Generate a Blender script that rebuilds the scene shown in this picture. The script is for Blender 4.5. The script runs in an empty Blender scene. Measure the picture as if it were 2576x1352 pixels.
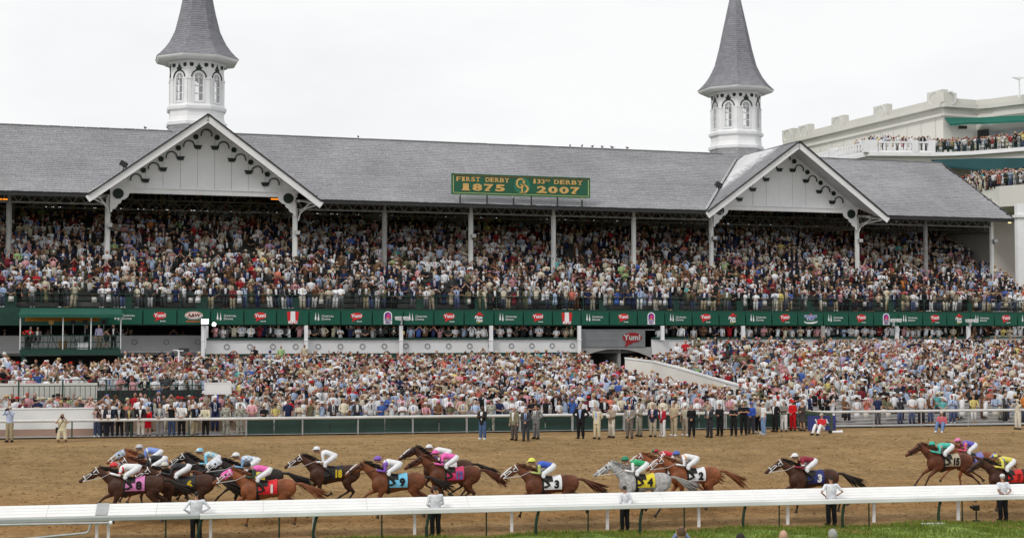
import bpy, bmesh, math, random
import numpy as np
from mathutils import Vector, Matrix
R = math.radians
rnd = random.Random(7)
sc = bpy.context.scene
COL = sc.collection

# ------------------------------------------------------------------ camera
FPX = 3500.0; CZ = 5.75; PITCH = math.atan(154/FPX)
cam_d = bpy.data.cameras.new('camera'); cam = bpy.data.objects.new('camera', cam_d); COL.objects.link(cam)
cam_d.sensor_width = 36; cam_d.lens = 36*FPX/2576; cam_d.clip_start = .5; cam_d.clip_end = 3000
cam.location = (0, 0, CZ); cam.rotation_euler = (R(90)+PITCH, 0, 0)
sc.camera = cam

# ------------------------------------------------------------------ overcast daylight
SUN_EL, SUN_AZ = R(44), R(-140)      # azimuth measured from +Y towards +X: the sun stands behind the camera, to the left
w = bpy.data.worlds.new('World'); sc.world = w; w.use_nodes = True
nt = w.node_tree; nt.nodes.clear()
out = nt.nodes.new('ShaderNodeOutputWorld'); bg = nt.nodes.new('ShaderNodeBackground')
sky = nt.nodes.new('ShaderNodeTexSky'); sky.sky_type = 'NISHITA'; sky.sun_disc = False
sky.sun_elevation = SUN_EL; sky.sun_rotation = SUN_AZ % (2*math.pi)
tc = nt.nodes.new('ShaderNodeTexCoord'); mp = nt.nodes.new('ShaderNodeMapping'); mp.inputs['Scale'].default_value = (2.2, 2.2, 6)
nz = nt.nodes.new('ShaderNodeTexNoise'); nz.inputs['Scale'].default_value = 2.0; nz.inputs['Detail'].default_value = 6; nz.inputs['Roughness'].default_value = .55
cr = nt.nodes.new('ShaderNodeValToRGB')
cr.color_ramp.elements[0].position = .28; cr.color_ramp.elements[0].color = (8.9, 9.0, 9.1, 1)
cr.color_ramp.elements[1].position = .62; cr.color_ramp.elements[1].color = (10.0, 10.0, 10.0, 1)
mx = nt.nodes.new('ShaderNodeMix'); mx.data_type = 'RGBA'; mx.inputs[0].default_value = .96
L = nt.links.new
L(tc.outputs['Generated'], mp.inputs['Vector']); L(mp.outputs['Vector'], nz.inputs['Vector']); L(nz.outputs['Fac'], cr.inputs['Fac'])
L(sky.outputs['Color'], mx.inputs[6]); L(cr.outputs['Color'], mx.inputs[7]); L(mx.outputs[2], bg.inputs['Color'])
bg.inputs['Strength'].default_value = .1; L(bg.outputs['Background'], out.inputs['Surface'])
sd = bpy.data.lights.new('sun', 'SUN'); sd.energy = 1.5; sd.angle = R(14); sd.color = (1, .96, .9)
so = bpy.data.objects.new('sun', sd); COL.objects.link(so)
sdir = Vector((math.sin(SUN_AZ)*math.cos(SUN_EL), math.cos(SUN_AZ)*math.cos(SUN_EL), math.sin(SUN_EL)))
so.rotation_euler = sdir.to_track_quat('Z', 'Y').to_euler(); so.location = sdir*60
vs = sc.view_settings; vs.view_transform = 'Standard'; vs.look = 'None'; vs.gamma = 1; vs.exposure = 0; vs.use_curve_mapping = False

# ------------------------------------------------------------------ frames of reference
TH = math.atan(FPX/11300)                       # the grandstand's direction
S2 = Vector((math.cos(TH), math.sin(TH))); N2 = Vector((-math.sin(TH), math.cos(TH))); P5 = Vector((-3.47, 116.7))
def ST(s, n, z=0):
    p = P5 + S2*s + N2*n
    return Vector((p.x, p.y, z))
TR = R(10.45)                                   # the direction of the track and its rails
T2 = Vector((math.cos(TR), math.sin(TR))); W2 = Vector((-math.sin(TR), math.cos(TR))); Q0 = Vector((0, 51.35))
WR = 27.2                                       # width of the track, rail to rail
def TK(t, wd, z=0):
    p = Q0 + T2*t + W2*wd
    return Vector((p.x, p.y, z))
def zg(wd):                                     # banked track, level beside the outer rail
    return -1.6 + 1.6*min(max(wd, 0)/21.5, 1)
def ray(x, y):
    a = (x-1288)/FPX; b = (676-y)/FPX
    return Vector((a, math.cos(PITCH)-b*math.sin(PITCH), math.sin(PITCH)+b*math.cos(PITCH)))
def atY(x, y, D):
    r = ray(x, y); return Vector((0, 0, CZ)) + r*(D/r.y)
def project(p):
    q = Vector(p)-Vector((0, 0, CZ)); f = q.y*math.cos(PITCH)+q.z*math.sin(PITCH); u = -q.y*math.sin(PITCH)+q.z*math.cos(PITCH)
    return 1288+FPX*q.x/f, 676-FPX*u/f
def onN(x, y, n):                               # pixel -> (s, z) on the stand plane n
    r = ray(x, y); t = (n+P5.dot(N2))/(r.xy.dot(N2)); p = r*t
    return (p.xy-P5).dot(S2), p.z+CZ
def onW(x, wd):                                 # pixel column -> t along the track line wd
    r = ray(x, 676).xy; k = (Q0.dot(W2)+wd)/r.dot(W2); return (r*k-Q0).dot(T2)

# ------------------------------------------------------------------ materials
MATS = {}
def mat(name, col, rough=.7, var=.12, scale=6.0, bump=0.0, metal=0.0, spec=.3, coord='Object', col2=None, emit=None, alpha=None, detail=4):
    key = (name,)
    if key in MATS: return MATS[key]
    m = bpy.data.materials.new(name); m.use_nodes = True; t = m.node_tree; b = t.nodes['Principled BSDF']
    b.inputs['Roughness'].default_value = rough; b.inputs['Metallic'].default_value = metal
    b.inputs['Specular IOR Level'].default_value = spec
    c = (*col, 1)
    if var > 0:
        tcn = t.nodes.new('ShaderNodeTexCoord'); n = t.nodes.new('ShaderNodeTexNoise')
        n.inputs['Scale'].default_value = scale; n.inputs['Detail'].default_value = detail
        r = t.nodes.new('ShaderNodeValToRGB')
        lo = tuple(max(0, v*(1-var)) for v in col); hi = tuple(min(1, v*(1+var)) for v in (col2 or col))
        r.color_ramp.elements[0].position = .3; r.color_ramp.elements[1].position = .7
        r.color_ramp.elements[0].color = (*lo, 1); r.color_ramp.elements[1].color = (*hi, 1)
        t.links.new(tcn.outputs[coord], n.inputs['Vector']); t.links.new(n.outputs['Fac'], r.inputs['Fac'])
        t.links.new(r.outputs['Color'], b.inputs['Base Color'])
        if bump > 0:
            bp = t.nodes.new('ShaderNodeBump'); bp.inputs['Strength'].default_value = bump
            t.links.new(n.outputs['Fac'], bp.inputs['Height']); t.links.new(bp.outputs['Normal'], b.inputs['Normal'])
    else:
        b.inputs['Base Color'].default_value = c
    if emit:
        b.inputs['Emission Color'].default_value = c; b.inputs['Emission Strength'].default_value = emit
    MATS[key] = m
    return m
def cloth(col, name=None):
    k = 'cloth_%03d_%03d_%03d' % tuple(int(v*255) for v in col)
    return mat(name or k, col, rough=.85, var=.16, scale=9, spec=.15)
def attr_mat(name, rough=.8, var=.0, scale=2.0, spec=.2):   # colour read from the mesh (per face)
    if (name,) in MATS: return MATS[(name,)]
    m = bpy.data.materials.new(name); m.use_nodes = True; t = m.node_tree; b = t.nodes['Principled BSDF']
    a = t.nodes.new('ShaderNodeAttribute'); a.attribute_name = 'col'
    b.inputs['Roughness'].default_value = rough; b.inputs['Specular IOR Level'].default_value = spec
    if var > 0:
        tcn = t.nodes.new('ShaderNodeTexCoord'); n = t.nodes.new('ShaderNodeTexNoise'); n.inputs['Scale'].default_value = scale; n.inputs['Detail'].default_value = 5
        mr = t.nodes.new('ShaderNodeMapRange'); mr.inputs['From Min'].default_value = .3; mr.inputs['From Max'].default_value = .7
        mr.inputs['To Min'].default_value = 1-var; mr.inputs['To Max'].default_value = 1+var
        mm = t.nodes.new('ShaderNodeVectorMath'); mm.operation = 'SCALE'
        t.links.new(tcn.outputs['Object'], n.inputs['Vector']); t.links.new(n.outputs['Fac'], mr.inputs['Value'])
        t.links.new(a.outputs['Color'], mm.inputs[0]); t.links.new(mr.outputs['Result'], mm.inputs['Scale']); t.links.new(mm.outputs['Vector'], b.inputs['Base Color'])
    else:
        t.links.new(a.outputs['Color'], b.inputs['Base Color'])
    MATS[(name,)] = m
    return m

# ------------------------------------------------------------------ mesh builder
class MB:
    def __init__(s): s.v = []; s.f = []; s.c = []
    def add(s, vs, fs, col=None):
        k = len(s.v); s.v += [tuple(p) for p in vs]; s.f += [tuple(i+k for i in f) for f in fs]; s.c += [col]*len(fs); return s
    def box(s, x0, x1, y0, y1, z0, z1, col=None, M=None):
        vs = [Vector(p) for p in ((x0,y0,z0),(x1,y0,z0),(x1,y1,z0),(x0,y1,z0),(x0,y0,z1),(x1,y0,z1),(x1,y1,z1),(x0,y1,z1))]
        if M: vs = [M @ p for p in vs]
        return s.add(vs, [(3,2,1,0),(4,5,6,7),(0,1,5,4),(1,2,6,5),(2,3,7,6),(3,0,4,7)], col)
    def beam(s, a, b, wx, wy, up=(0,0,1), col=None):
        a = Vector(a); b = Vector(b); d = (b-a); ln = d.length; d.normalize(); u = Vector(up)
        if abs(d.dot(u)) > .98: u = Vector((0,1,0))
        x = d.cross(u).normalized(); y = x.cross(d).normalized()
        M = Matrix(((x.x,d.x,y.x,a.x),(x.y,d.y,y.y,a.y),(x.z,d.z,y.z,a.z),(0,0,0,1)))
        return s.box(-wx/2, wx/2, 0, ln, -wy/2, wy/2, col, M)
    def tube(s, pts, rs, n=8, cap=True, col=None, flat=1.0, fdir=None):
        pts = [Vector(p) for p in pts]
        if not hasattr(rs, '__len__'): rs = [rs]*len(pts)
        k = len(pts); rings = []
        prev = None
        for i, p in enumerate(pts):
            d = (pts[min(i+1,k-1)]-pts[max(i-1,0)]); d = d.normalized() if d.length > 1e-9 else Vector((0,0,1))
            ref = Vector(fdir) if fdir else (Vector((0,1,0)) if abs(d.y) < .9 else Vector((1,0,0)))
            x = d.cross(ref); x = x.normalized() if x.length > 1e-6 else Vector((1,0,0)); y = d.cross(x).normalized()
            r = rs[i]; ra, rb = (r if hasattr(r, '__len__') else (r, r*flat))
            rings.append([p + x*(math.cos(2*math.pi*j/n)*ra) + y*(math.sin(2*math.pi*j/n)*rb) for j in range(n)])
        return s.loft(rings, cap, col)
    def loft(s, rings, cap=True, col=None):
        n = len(rings[0]); vs = [p for r in rings for p in r]; fs = []
        for i in range(len(rings)-1):
            for j in range(n):
                a = i*n+j; b = i*n+(j+1)%n; fs.append((a, b, b+n, a+n))
        if cap: fs.append(tuple(range(n-1,-1,-1))); fs.append(tuple((len(rings)-1)*n+j for j in range(n)))
        return s.add(vs, fs, col)
    def ell(s, c, r, n=10, m=7, col=None, zmin=-1, M=None):
        c = Vector(c); vs = []; fs = []
        for i in range(m+1):
            a = math.pi*i/m; z = max(math.cos(a), zmin)
            for j in range(n):
                b = 2*math.pi*j/n; p = Vector((math.sin(a)*math.cos(b)*r[0], math.sin(a)*math.sin(b)*r[1], z*r[2]))
                vs.append(c + (M @ p if M else p))
        for i in range(m):
            for j in range(n):
                q = (i*n+j, (i+1)*n+j, (i+1)*n+(j+1)%n, i*n+(j+1)%n); fs.append(q)
        return s.add(vs, fs, col)
    def prism(s, poly, y0, y1, col=None, M=None):      # poly in x,z, extruded along y
        n = len(poly); vs = [Vector((p[0], y0, p[1])) for p in poly] + [Vector((p[0], y1, p[1])) for p in poly]
        if M: vs = [M @ p for p in vs]
        fs = [tuple(range(n)), tuple(range(2*n-1, n-1, -1))] + [(j, j+n, (j+1)%n+n, (j+1)%n) for j in range(n)]
        return s.add(vs, fs, col)
    def slab(s, poly, z0, z1, col=None):               # poly in x,y, extruded along z
        n = len(poly); vs = [(p[0], p[1], z0) for p in poly] + [(p[0], p[1], z1) for p in poly]
        fs = [tuple(range(n-1,-1,-1)), tuple(range(n, 2*n))] + [(j, (j+1)%n, (j+1)%n+n, j+n) for j in range(n)]
        return s.add(vs, fs, col)
    def mesh(s, name, m, smooth=False, fix=True):
        me = bpy.data.meshes.new(name); me.from_pydata([tuple(p) for p in s.v], [], s.f)
        if any(c is not None for c in s.c):
            at = me.color_attributes.new('col', 'FLOAT_COLOR', 'CORNER'); arr = []
            for f, c in zip(s.f, s.c): arr += [*(c or (.5,.5,.5)), 1.0]*len(f)
            at.data.foreach_set('color', arr)
        if fix and len(s.f) < 20000:
            bm = bmesh.new(); bm.from_mesh(me); bmesh.ops.recalc_face_normals(bm, faces=bm.faces); bm.to_mesh(me); bm.free()
        if m: me.materials.append(m)
        if smooth: me.polygons.foreach_set('use_smooth', [True]*len(me.polygons))
        return me
def clean(n): return n
def put(name, me, parent=None, loc=None, rz=0, label=None, cat=None, group=None, kind=None):
    o = bpy.data.objects.new(name, me); COL.objects.link(o)
    if parent: o.parent = parent
    if loc is not None: o.location = loc
    if rz: o.rotation_euler = (0, 0, rz)
    if label: o['label'] = label
    if cat: o['category'] = cat
    if group: o['group'] = group
    if kind: o['kind'] = kind
    return o
def obj(name, mb, m, parent=None, smooth=False, **k): return put(name, mb.mesh(name, m, smooth), parent, **k)
def thing(name, label, cat, loc=(0,0,0), rz=0, group=None): return put(name, None, None, loc, rz, label, cat, group)
def copy_tree(o, parent=None):
    c = o.copy(); COL.objects.link(c)
    if parent: c.parent = parent
    for ch in list(o.children): copy_tree(ch, c)
    return c
def evaluated(o, name, m, smooth=True):
    dg = bpy.context.evaluated_depsgraph_get(); dg.update()
    me = bpy.data.meshes.new_from_object(o.evaluated_get(dg)); me.name = name
    me.materials.clear(); me.materials.append(m)
    me.polygons.foreach_set('use_smooth', [smooth]*len(me.polygons))
    return me
def fused(mb, name, m, voxel=.025, smooth=2, ratio=None):      # one continuous skin from overlapping closed shapes
    me = mb.mesh('tmp', None); o = bpy.data.objects.new('tmp', me); COL.objects.link(o)
    r = o.modifiers.new('r', 'REMESH'); r.mode = 'VOXEL'; r.voxel_size = voxel
    if smooth:
        q = o.modifiers.new('s', 'SMOOTH'); q.iterations = smooth; q.factor = .5
    if ratio:
        d = o.modifiers.new('d', 'DECIMATE'); d.ratio = ratio
    res = evaluated(o, name, m)
    bpy.data.objects.remove(o); bpy.data.meshes.remove(me)
    return res
def text_mesh(txt, size, m, bold=0.0, sx=1.0, ext=.008, align='CENTER', space=1.0):   # lettering in the x-z plane, read from -y
    cu = bpy.data.curves.new('t', 'FONT'); cu.body = txt; cu.size = size; cu.extrude = ext; cu.offset = bold; cu.align_x = align; cu.align_y = 'CENTER'; cu.space_character = space
    cu.resolution_u = 3
    o = bpy.data.objects.new('t', cu); COL.objects.link(o)
    me = evaluated(o, 'lettering', m, False); bpy.data.objects.remove(o); bpy.data.curves.remove(cu)
    me.transform(Matrix.Rotation(R(90), 4, 'X') @ Matrix.Diagonal((sx, 1, 1, 1)))
    return me

# shared materials (real-world base colours)
WHITE = mat('white_paint', (.8,.8,.82), .55, .05, 1.2)
WHITE2 = mat('weathered_shaded_white_paint', (.68,.69,.69), .6, .13, .5)  # weathered white; on the turf rail its duller tone is painted shade
CREAM = mat('cream_stucco', (.66,.64,.6), .8, .05, .5)
GREEN = mat('dark_green_paint', (.012,.05,.036), .5, .15, 3)
TRIM = mat('green_black_trim', (.012,.024,.02), .5, .1, 3)
BAN = mat('green_banner_vinyl', (.006,.085,.052), .5, .12, .8)
DARK = mat('dark_steel', (.03,.03,.032), .5, .2, 3)
CONC = mat('grey_concrete', (.33,.32,.31), .9, .15, 1.5, .05)
GREY = mat('grey_galvanised_steel', (.42,.43,.43), .45, .1, 4, 0, .4)
RED = mat('red_print', (.62,.02,.025), .5, .05, 3)
PWHITE = mat('white_print', (.8,.8,.8), .5, .03, 3)
PBLACK = mat('black_print', (.012,.012,.014), .5, .05, 3)
YEL = mat('yellow_print', (.75,.55,.03), .5, .05, 3)
GOLD = mat('gold_lettering', (.62,.38,.13), .5, .12, 4)
# ================================================================== SETTING: ground, track, turf
def ground_material():
    m = bpy.data.materials.new('harrowed_track_dirt'); m.use_nodes = True; t = m.node_tree; b = t.nodes['Principled BSDF']; n = t.nodes.new; k = t.links.new
    b.inputs['Roughness'].default_value = .95; b.inputs['Specular IOR Level'].default_value = .1
    tc = n('ShaderNodeTexCoord'); mp = n('ShaderNodeMapping'); mp.inputs['Rotation'].default_value = (0, 0, -TR); mp.inputs['Scale'].default_value = (.8, 1, 1)
    k(tc.outputs['Object'], mp.inputs['Vector'])
    a = n('ShaderNodeTexNoise'); a.inputs['Scale'].default_value = 1.1; a.inputs['Detail'].default_value = 9; a.inputs['Roughness'].default_value = .72
    c = n('ShaderNodeTexNoise'); c.inputs['Scale'].default_value = 5.5; c.inputs['Detail'].default_value = 5; c.inputs['Roughness'].default_value = .7
    mp2 = n('ShaderNodeMapping'); mp2.inputs['Rotation'].default_value = (0, 0, -TR); mp2.inputs['Scale'].default_value = (.12, .5, 1); k(tc.outputs['Object'], mp2.inputs['Vector'])
    e = n('ShaderNodeTexNoise'); e.inputs['Scale'].default_value = .8; e.inputs['Detail'].default_value = 4
    k(mp.outputs['Vector'], a.inputs['Vector']); k(mp.outputs['Vector'], c.inputs['Vector']); k(mp2.outputs['Vector'], e.inputs['Vector'])
    r1 = n('ShaderNodeValToRGB'); r1.color_ramp.elements[0].position = .33; r1.color_ramp.elements[1].position = .66
    r1.color_ramp.elements[0].color = (.22,.145,.068,1); r1.color_ramp.elements[1].color = (.355,.245,.128,1)
    k(a.outputs['Fac'], r1.inputs['Fac'])
    r2 = n('ShaderNodeMapRange'); r2.inputs['From Min'].default_value = .34; r2.inputs['From Max'].default_value = .6; r2.inputs['To Min'].default_value = .7; r2.inputs['To Max'].default_value = 1.12
    k(c.outputs['Fac'], r2.inputs['Value'])
    r3 = n('ShaderNodeMapRange'); r3.inputs['From Min'].default_value = .35; r3.inputs['From Max'].default_value = .65; r3.inputs['To Min'].default_value = .92; r3.inputs['To Max'].default_value = 1.08
    k(e.outputs['Fac'], r3.inputs['Value'])
    mu = n('ShaderNodeMath'); mu.operation = 'MULTIPLY'; k(r2.outputs[0], mu.inputs[0]); k(r3.outputs[0], mu.inputs[1])
    s = n('ShaderNodeVectorMath'); s.operation = 'SCALE'; k(r1.outputs['Color'], s.inputs[0]); 
    dp = n('ShaderNodeVectorMath'); dp.operation = 'DOT_PRODUCT'; dp.inputs[1].default_value = (W2.x, W2.y, 0); k(tc.outputs['Object'], dp.inputs[0])
    q0 = Q0.dot(W2); cw = n('ShaderNodeValToRGB'); mw = n('ShaderNodeMapRange'); mw.inputs['From Min'].default_value = q0-3; mw.inputs['From Max'].default_value = q0+27; k(dp.outputs['Value'], mw.inputs['Value']); k(mw.outputs[0], cw.inputs['Fac'])
    el = cw.color_ramp.elements; el[0].position = 0; el[0].color = (.98,.93,.88,1); el[1].position = 1; el[1].color = (.84,.8,.74,1)
    for pos, v in ((.14,(.98,.93,.88)),(.183,(.84,.71,.56)),(.3,(.84,.745,.64)),(.43,(.86,.82,.75)),(.7,(.82,.785,.72)),(.815,(.8,.78,.72)),(.838,(1.02,.99,.93)),(.89,(.96,.92,.86)),(.94,(.84,.8,.74))): e_ = el.new(pos); e_.color = (*v,1)
    mu3 = n('ShaderNodeMath'); mu3.operation = 'MULTIPLY'; mu3.inputs[1].default_value = 1.11; k(mu.outputs[0], mu3.inputs[0]); k(mu3.outputs[0], s.inputs['Scale'])
    vm = n('ShaderNodeVectorMath'); vm.operation = 'MULTIPLY'; k(s.outputs['Vector'], vm.inputs[0]); k(cw.outputs['Color'], vm.inputs[1]); k(vm.outputs['Vector'], b.inputs['Base Color'])
    ad = n('ShaderNodeMath'); ad.operation = 'ADD'; k(a.outputs['Fac'], ad.inputs[0]); k(c.outputs['Fac'], ad.inputs[1])
    bp = n('ShaderNodeBump'); bp.inputs['Strength'].default_value = .5; bp.inputs['Distance'].default_value = .12; k(ad.outputs[0], bp.inputs['Height']); k(bp.outputs['Normal'], b.inputs['Normal'])
    return m
DIRT = ground_material()
# dirt track: a real rough surface, hoof-cut and ridged
def dirt_track():
    T0, T1, dt, dw = -75, 95, .25, .2
    nt_, nw = int((T1-T0)/dt)+1, int((WR+3.4)/dw)+1
    tt, ww = np.meshgrid(np.linspace(T0, T1, nt_), np.linspace(-2.6, WR+.8, nw), indexing='ij')
    rs = np.random.RandomState(4)
    h = np.zeros_like(tt)
    for sc_, am in ((1.5, .012), (.5, .022), (.26, .02)):
        g = rs.rand(int((T1-T0)/sc_)+3, int((WR+4)/(sc_*.8))+3)
        fx = (tt-T0)/sc_; fy = (ww+2.6)/(sc_*.8); ix = fx.astype(int); iy = fy.astype(int); fx -= ix; fy -= iy
        h += am*((g[ix,iy]*(1-fx)+g[ix+1,iy]*fx)*(1-fy)+(g[ix,iy+1]*(1-fx)+g[ix+1,iy+1]*fx)*fy)
    h *= np.where((ww > .3) & (ww < 22.3), 1.0, .25)
    z = -1.6+1.6*np.clip(ww/21.5, 0, 1)+h-.03
    X = Q0.x+T2.x*tt+W2.x*ww; Y = Q0.y+T2.y*tt+W2.y*ww
    vs = np.stack([X, Y, z], -1).reshape(-1, 3)
    i, j = np.meshgrid(np.arange(nt_-1), np.arange(nw-1), indexing='ij'); a = (i*nw+j).ravel()
    fs = np.stack([a, a+nw, a+nw+1, a+1], -1)
    me = bpy.data.meshes.new('dirt_track'); me.vertices.add(len(vs)); me.vertices.foreach_set('co', vs.ravel())
    me.loops.add(fs.size); me.loops.foreach_set('vertex_index', fs.ravel().astype(np.int32))
    me.polygons.add(len(fs)); me.polygons.foreach_set('loop_start', np.arange(0, fs.size, 4, dtype=np.int32)); me.polygons.foreach_set('loop_total', np.full(len(fs), 4, np.int32))
    me.update(calc_edges=True); me.materials.append(DIRT)
    put('dirt_track', me, kind='structure')
dirt_track()
def strip(name, w0, w1, z0, z1, m, t0=-75, t1=95):
    mb = MB(); a, b, c, d = TK(t0,w0,z0), TK(t1,w0,z0), TK(t1,w1,z1), TK(t0,w1,z1)
    mb.add([a,b,c,d], [(0,1,2,3)]); return obj(name, mb, m, kind='structure')
SOIL = mat('soil', (.2,.15,.1), .95, .25, .6, .1)
mb = MB(); mb.add([(-1500,-1500,-1.9),(1500,-1500,-1.9),(1500,1500,-1.9),(-1500,1500,-1.9)], [(0,1,2,3)]); obj('ground', mb, mat('ground_grass', (.07,.1,.035), .95, .3, .2), kind='structure')
# turf course between the inner rails and the infield bank
TURF = mat('turf', (.09,.15,.02), .95, .4, 1.3, .3, col2=(.17,.24,.05), detail=8)
def turf():
    rs = np.random.RandomState(2); mb = MB(); nt_, nw = 140, 26; g = {}
    for i in range(nt_+1):
        for j in range(nw+1):
            t = -75+170*i/nt_; wd = -1.05-.9*j
            z = -1.57 + (.07*math.sin(t*.9)+.05*math.sin(t*2.3+j) if 0 < j < nw else 0) - (.0 if j else .06)
            g[i,j] = len(mb.v); mb.v.append(tuple(TK(t, wd + (.12*math.sin(t*1.7)+.08*math.sin(t*5.1) if j == 0 else 0), z)))
    for i in range(nt_):
        for j in range(nw): mb.f.append((g[i,j], g[i+1,j], g[i+1,j+1], g[i,j+1])); mb.c.append(None)
    obj('turf_course', mb, TURF, kind='structure')
turf()
def grass():
    rs = np.random.RandomState(5); n = 60000
    t = rs.uniform(-20, 30, n); wd = -1.0-rs.rand(n)**1.3*7.5+.12*np.sin(t*1.7); h = rs.uniform(.07, .17, n); a = rs.uniform(0, 6.28, n); wv = rs.uniform(.012,.024,n)
    X = Q0.x+T2.x*t+W2.x*wd; Y = Q0.y+T2.y*t+W2.y*wd; Z = -1.58+.05*np.sin(t*.9)
    lx = rs.normal(0, .04, n); ly = rs.normal(0, .04, n)
    p0 = np.stack([X-np.cos(a)*wv, Y-np.sin(a)*wv, Z], -1); p1 = np.stack([X+np.cos(a)*wv, Y+np.sin(a)*wv, Z], -1); p2 = np.stack([X+lx, Y+ly, Z+h], -1)
    vs = np.stack([p0,p1,p2], 1).reshape(-1,3)
    me = bpy.data.meshes.new('grass'); me.vertices.add(3*n); me.vertices.foreach_set('co', vs.ravel()); me.loops.add(3*n); me.loops.foreach_set('vertex_index', np.arange(3*n, dtype=np.int32))
    me.polygons.add(n); me.polygons.foreach_set('loop_start', np.arange(0,3*n,3,dtype=np.int32)); me.polygons.foreach_set('loop_total', np.full(n,3,np.int32)); me.update(calc_edges=True)
    at = me.color_attributes.new('col','FLOAT_COLOR','CORNER'); k = rs.rand(n)*(.7+.3*np.sin(t*1.1+wd*2)); c = np.stack([.095+.13*k,.135+.14*k,.016+.03*k,np.ones(n)],-1); at.data.foreach_set('color', np.repeat(c,3,0).ravel())
    me.materials.append(attr_mat('grass_blades', .8)); put('grass', me, label='short bright green turf grass along the inner rail', cat='grass', kind='stuff')
grass()
# infield bank on which the photographers in the foreground stand
mb = MB(); mb.box(-30, 40, 4, 27.5, -1.9, .43); obj('infield_bank', mb, TURF, kind='structure')

def clods():
    rs = np.random.RandomState(8); n = 9000; t = rs.uniform(-26, 40, n); wd = rs.uniform(.2, 22.3, n); r = rs.uniform(.015, .042, n)*(1+.8*(rs.rand(n) < .06))
    zc = -1.6+1.6*np.clip(wd/21.5,0,1)+.012; X = Q0.x+T2.x*t+W2.x*wd; Y = Q0.y+T2.y*t+W2.y*wd
    # loose dirt in the air just behind the hooves of the leading group
    base = np.array([(1,0,0),(-1,0,0),(0,1,0),(0,-1,0),(0,0,.7),(0,0,-.6)]); F = np.array([(0,2,4),(2,1,4),(1,3,4),(3,0,4),(2,0,5),(1,2,5),(3,1,5),(0,3,5)])
    V = np.stack([X,Y,zc],-1)[:,None,:]+base[None]*r[:,None,None]*rs.uniform(.6,1.3,(n,6,1)); idx = (F[None]+6*np.arange(n)[:,None,None]).reshape(-1)
    me = bpy.data.meshes.new('dirt_clods'); me.vertices.add(6*n); me.vertices.foreach_set('co', V.ravel()); me.loops.add(len(idx)); me.loops.foreach_set('vertex_index', idx.astype(np.int32)); m = len(idx)//3
    me.polygons.add(m); me.polygons.foreach_set('loop_start', np.arange(0,3*m,3,dtype=np.int32)); me.polygons.foreach_set('loop_total', np.full(m,3,np.int32)); me.update(calc_edges=True); me.materials.append(DIRT)
    put('dirt_clods', me, label='loose brown clods of dirt scattered over the track', cat='dirt clods', kind='stuff')
clods()
# terraces ------------------------------------------------------------
def zt(s, n):                                   # height of the public terrace (rail side 0)
    wv = terr(s, n); return .05+ (2.35 + 1.1*min(max((s-14)/2.5, 0), 1))*max(wv, 0)
def wcoord(s, n):
    p = ST(s, n).xy; return (p-Q0).dot(W2)
def terr(s, n):                                 # 0 at the outer rail, 1 at the foot of the stand
    wv = wcoord(s, n)-WR; wb = wcoord(s, -7.2)-WR
    return wv/wb
mb = MB(); prev = None
SS = [-62+4*i for i in range(34)] + [14, 16.5]; SS = sorted(SS)
rows = 26
for i, s_ in enumerate(SS[:-1]):
    s1 = SS[i+1]
    for k in range(rows):
        def pt(s, u):                            # point at parameter u between the rail and the stand
            lo = -60.0; hi = -7.2
            wb = wcoord(s, -7.2)-WR; n = -7.2-(1-u)*wb/ N2.dot(W2)
            return n
        u0, u1 = k/rows, (k+1)/rows
        z0 = zt(s_, pt(s_,u0)); z1 = zt(s1, pt(s1,u0)); 
        a, b, c, d = ST(s_,pt(s_,u0),z0), ST(s1,pt(s1,u0),z1), ST(s1,pt(s1,u1),z1), ST(s_,pt(s_,u1),z0)
        zz0 = zt(s_, pt(s_,u1)); zz1 = zt(s1, pt(s1,u1))
        mb.add([a,b,c,d,(d.x,d.y,zz0),(c.x,c.y,zz1)], [(0,1,2,3),(3,2,5,4)])
obj('terrace', mb, CONC, kind='structure')
def tpos(s, u): 
    wb = wcoord(s, -7.2)-WR; return -7.2-(1-u)*wb/N2.dot(W2)
mb = MB(); a, b, c, d = TK(-75, WR+.5, .02), TK(95, WR+.5, .02), TK(95, WR+.82, .02), TK(-75, WR+.82, .02)
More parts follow.
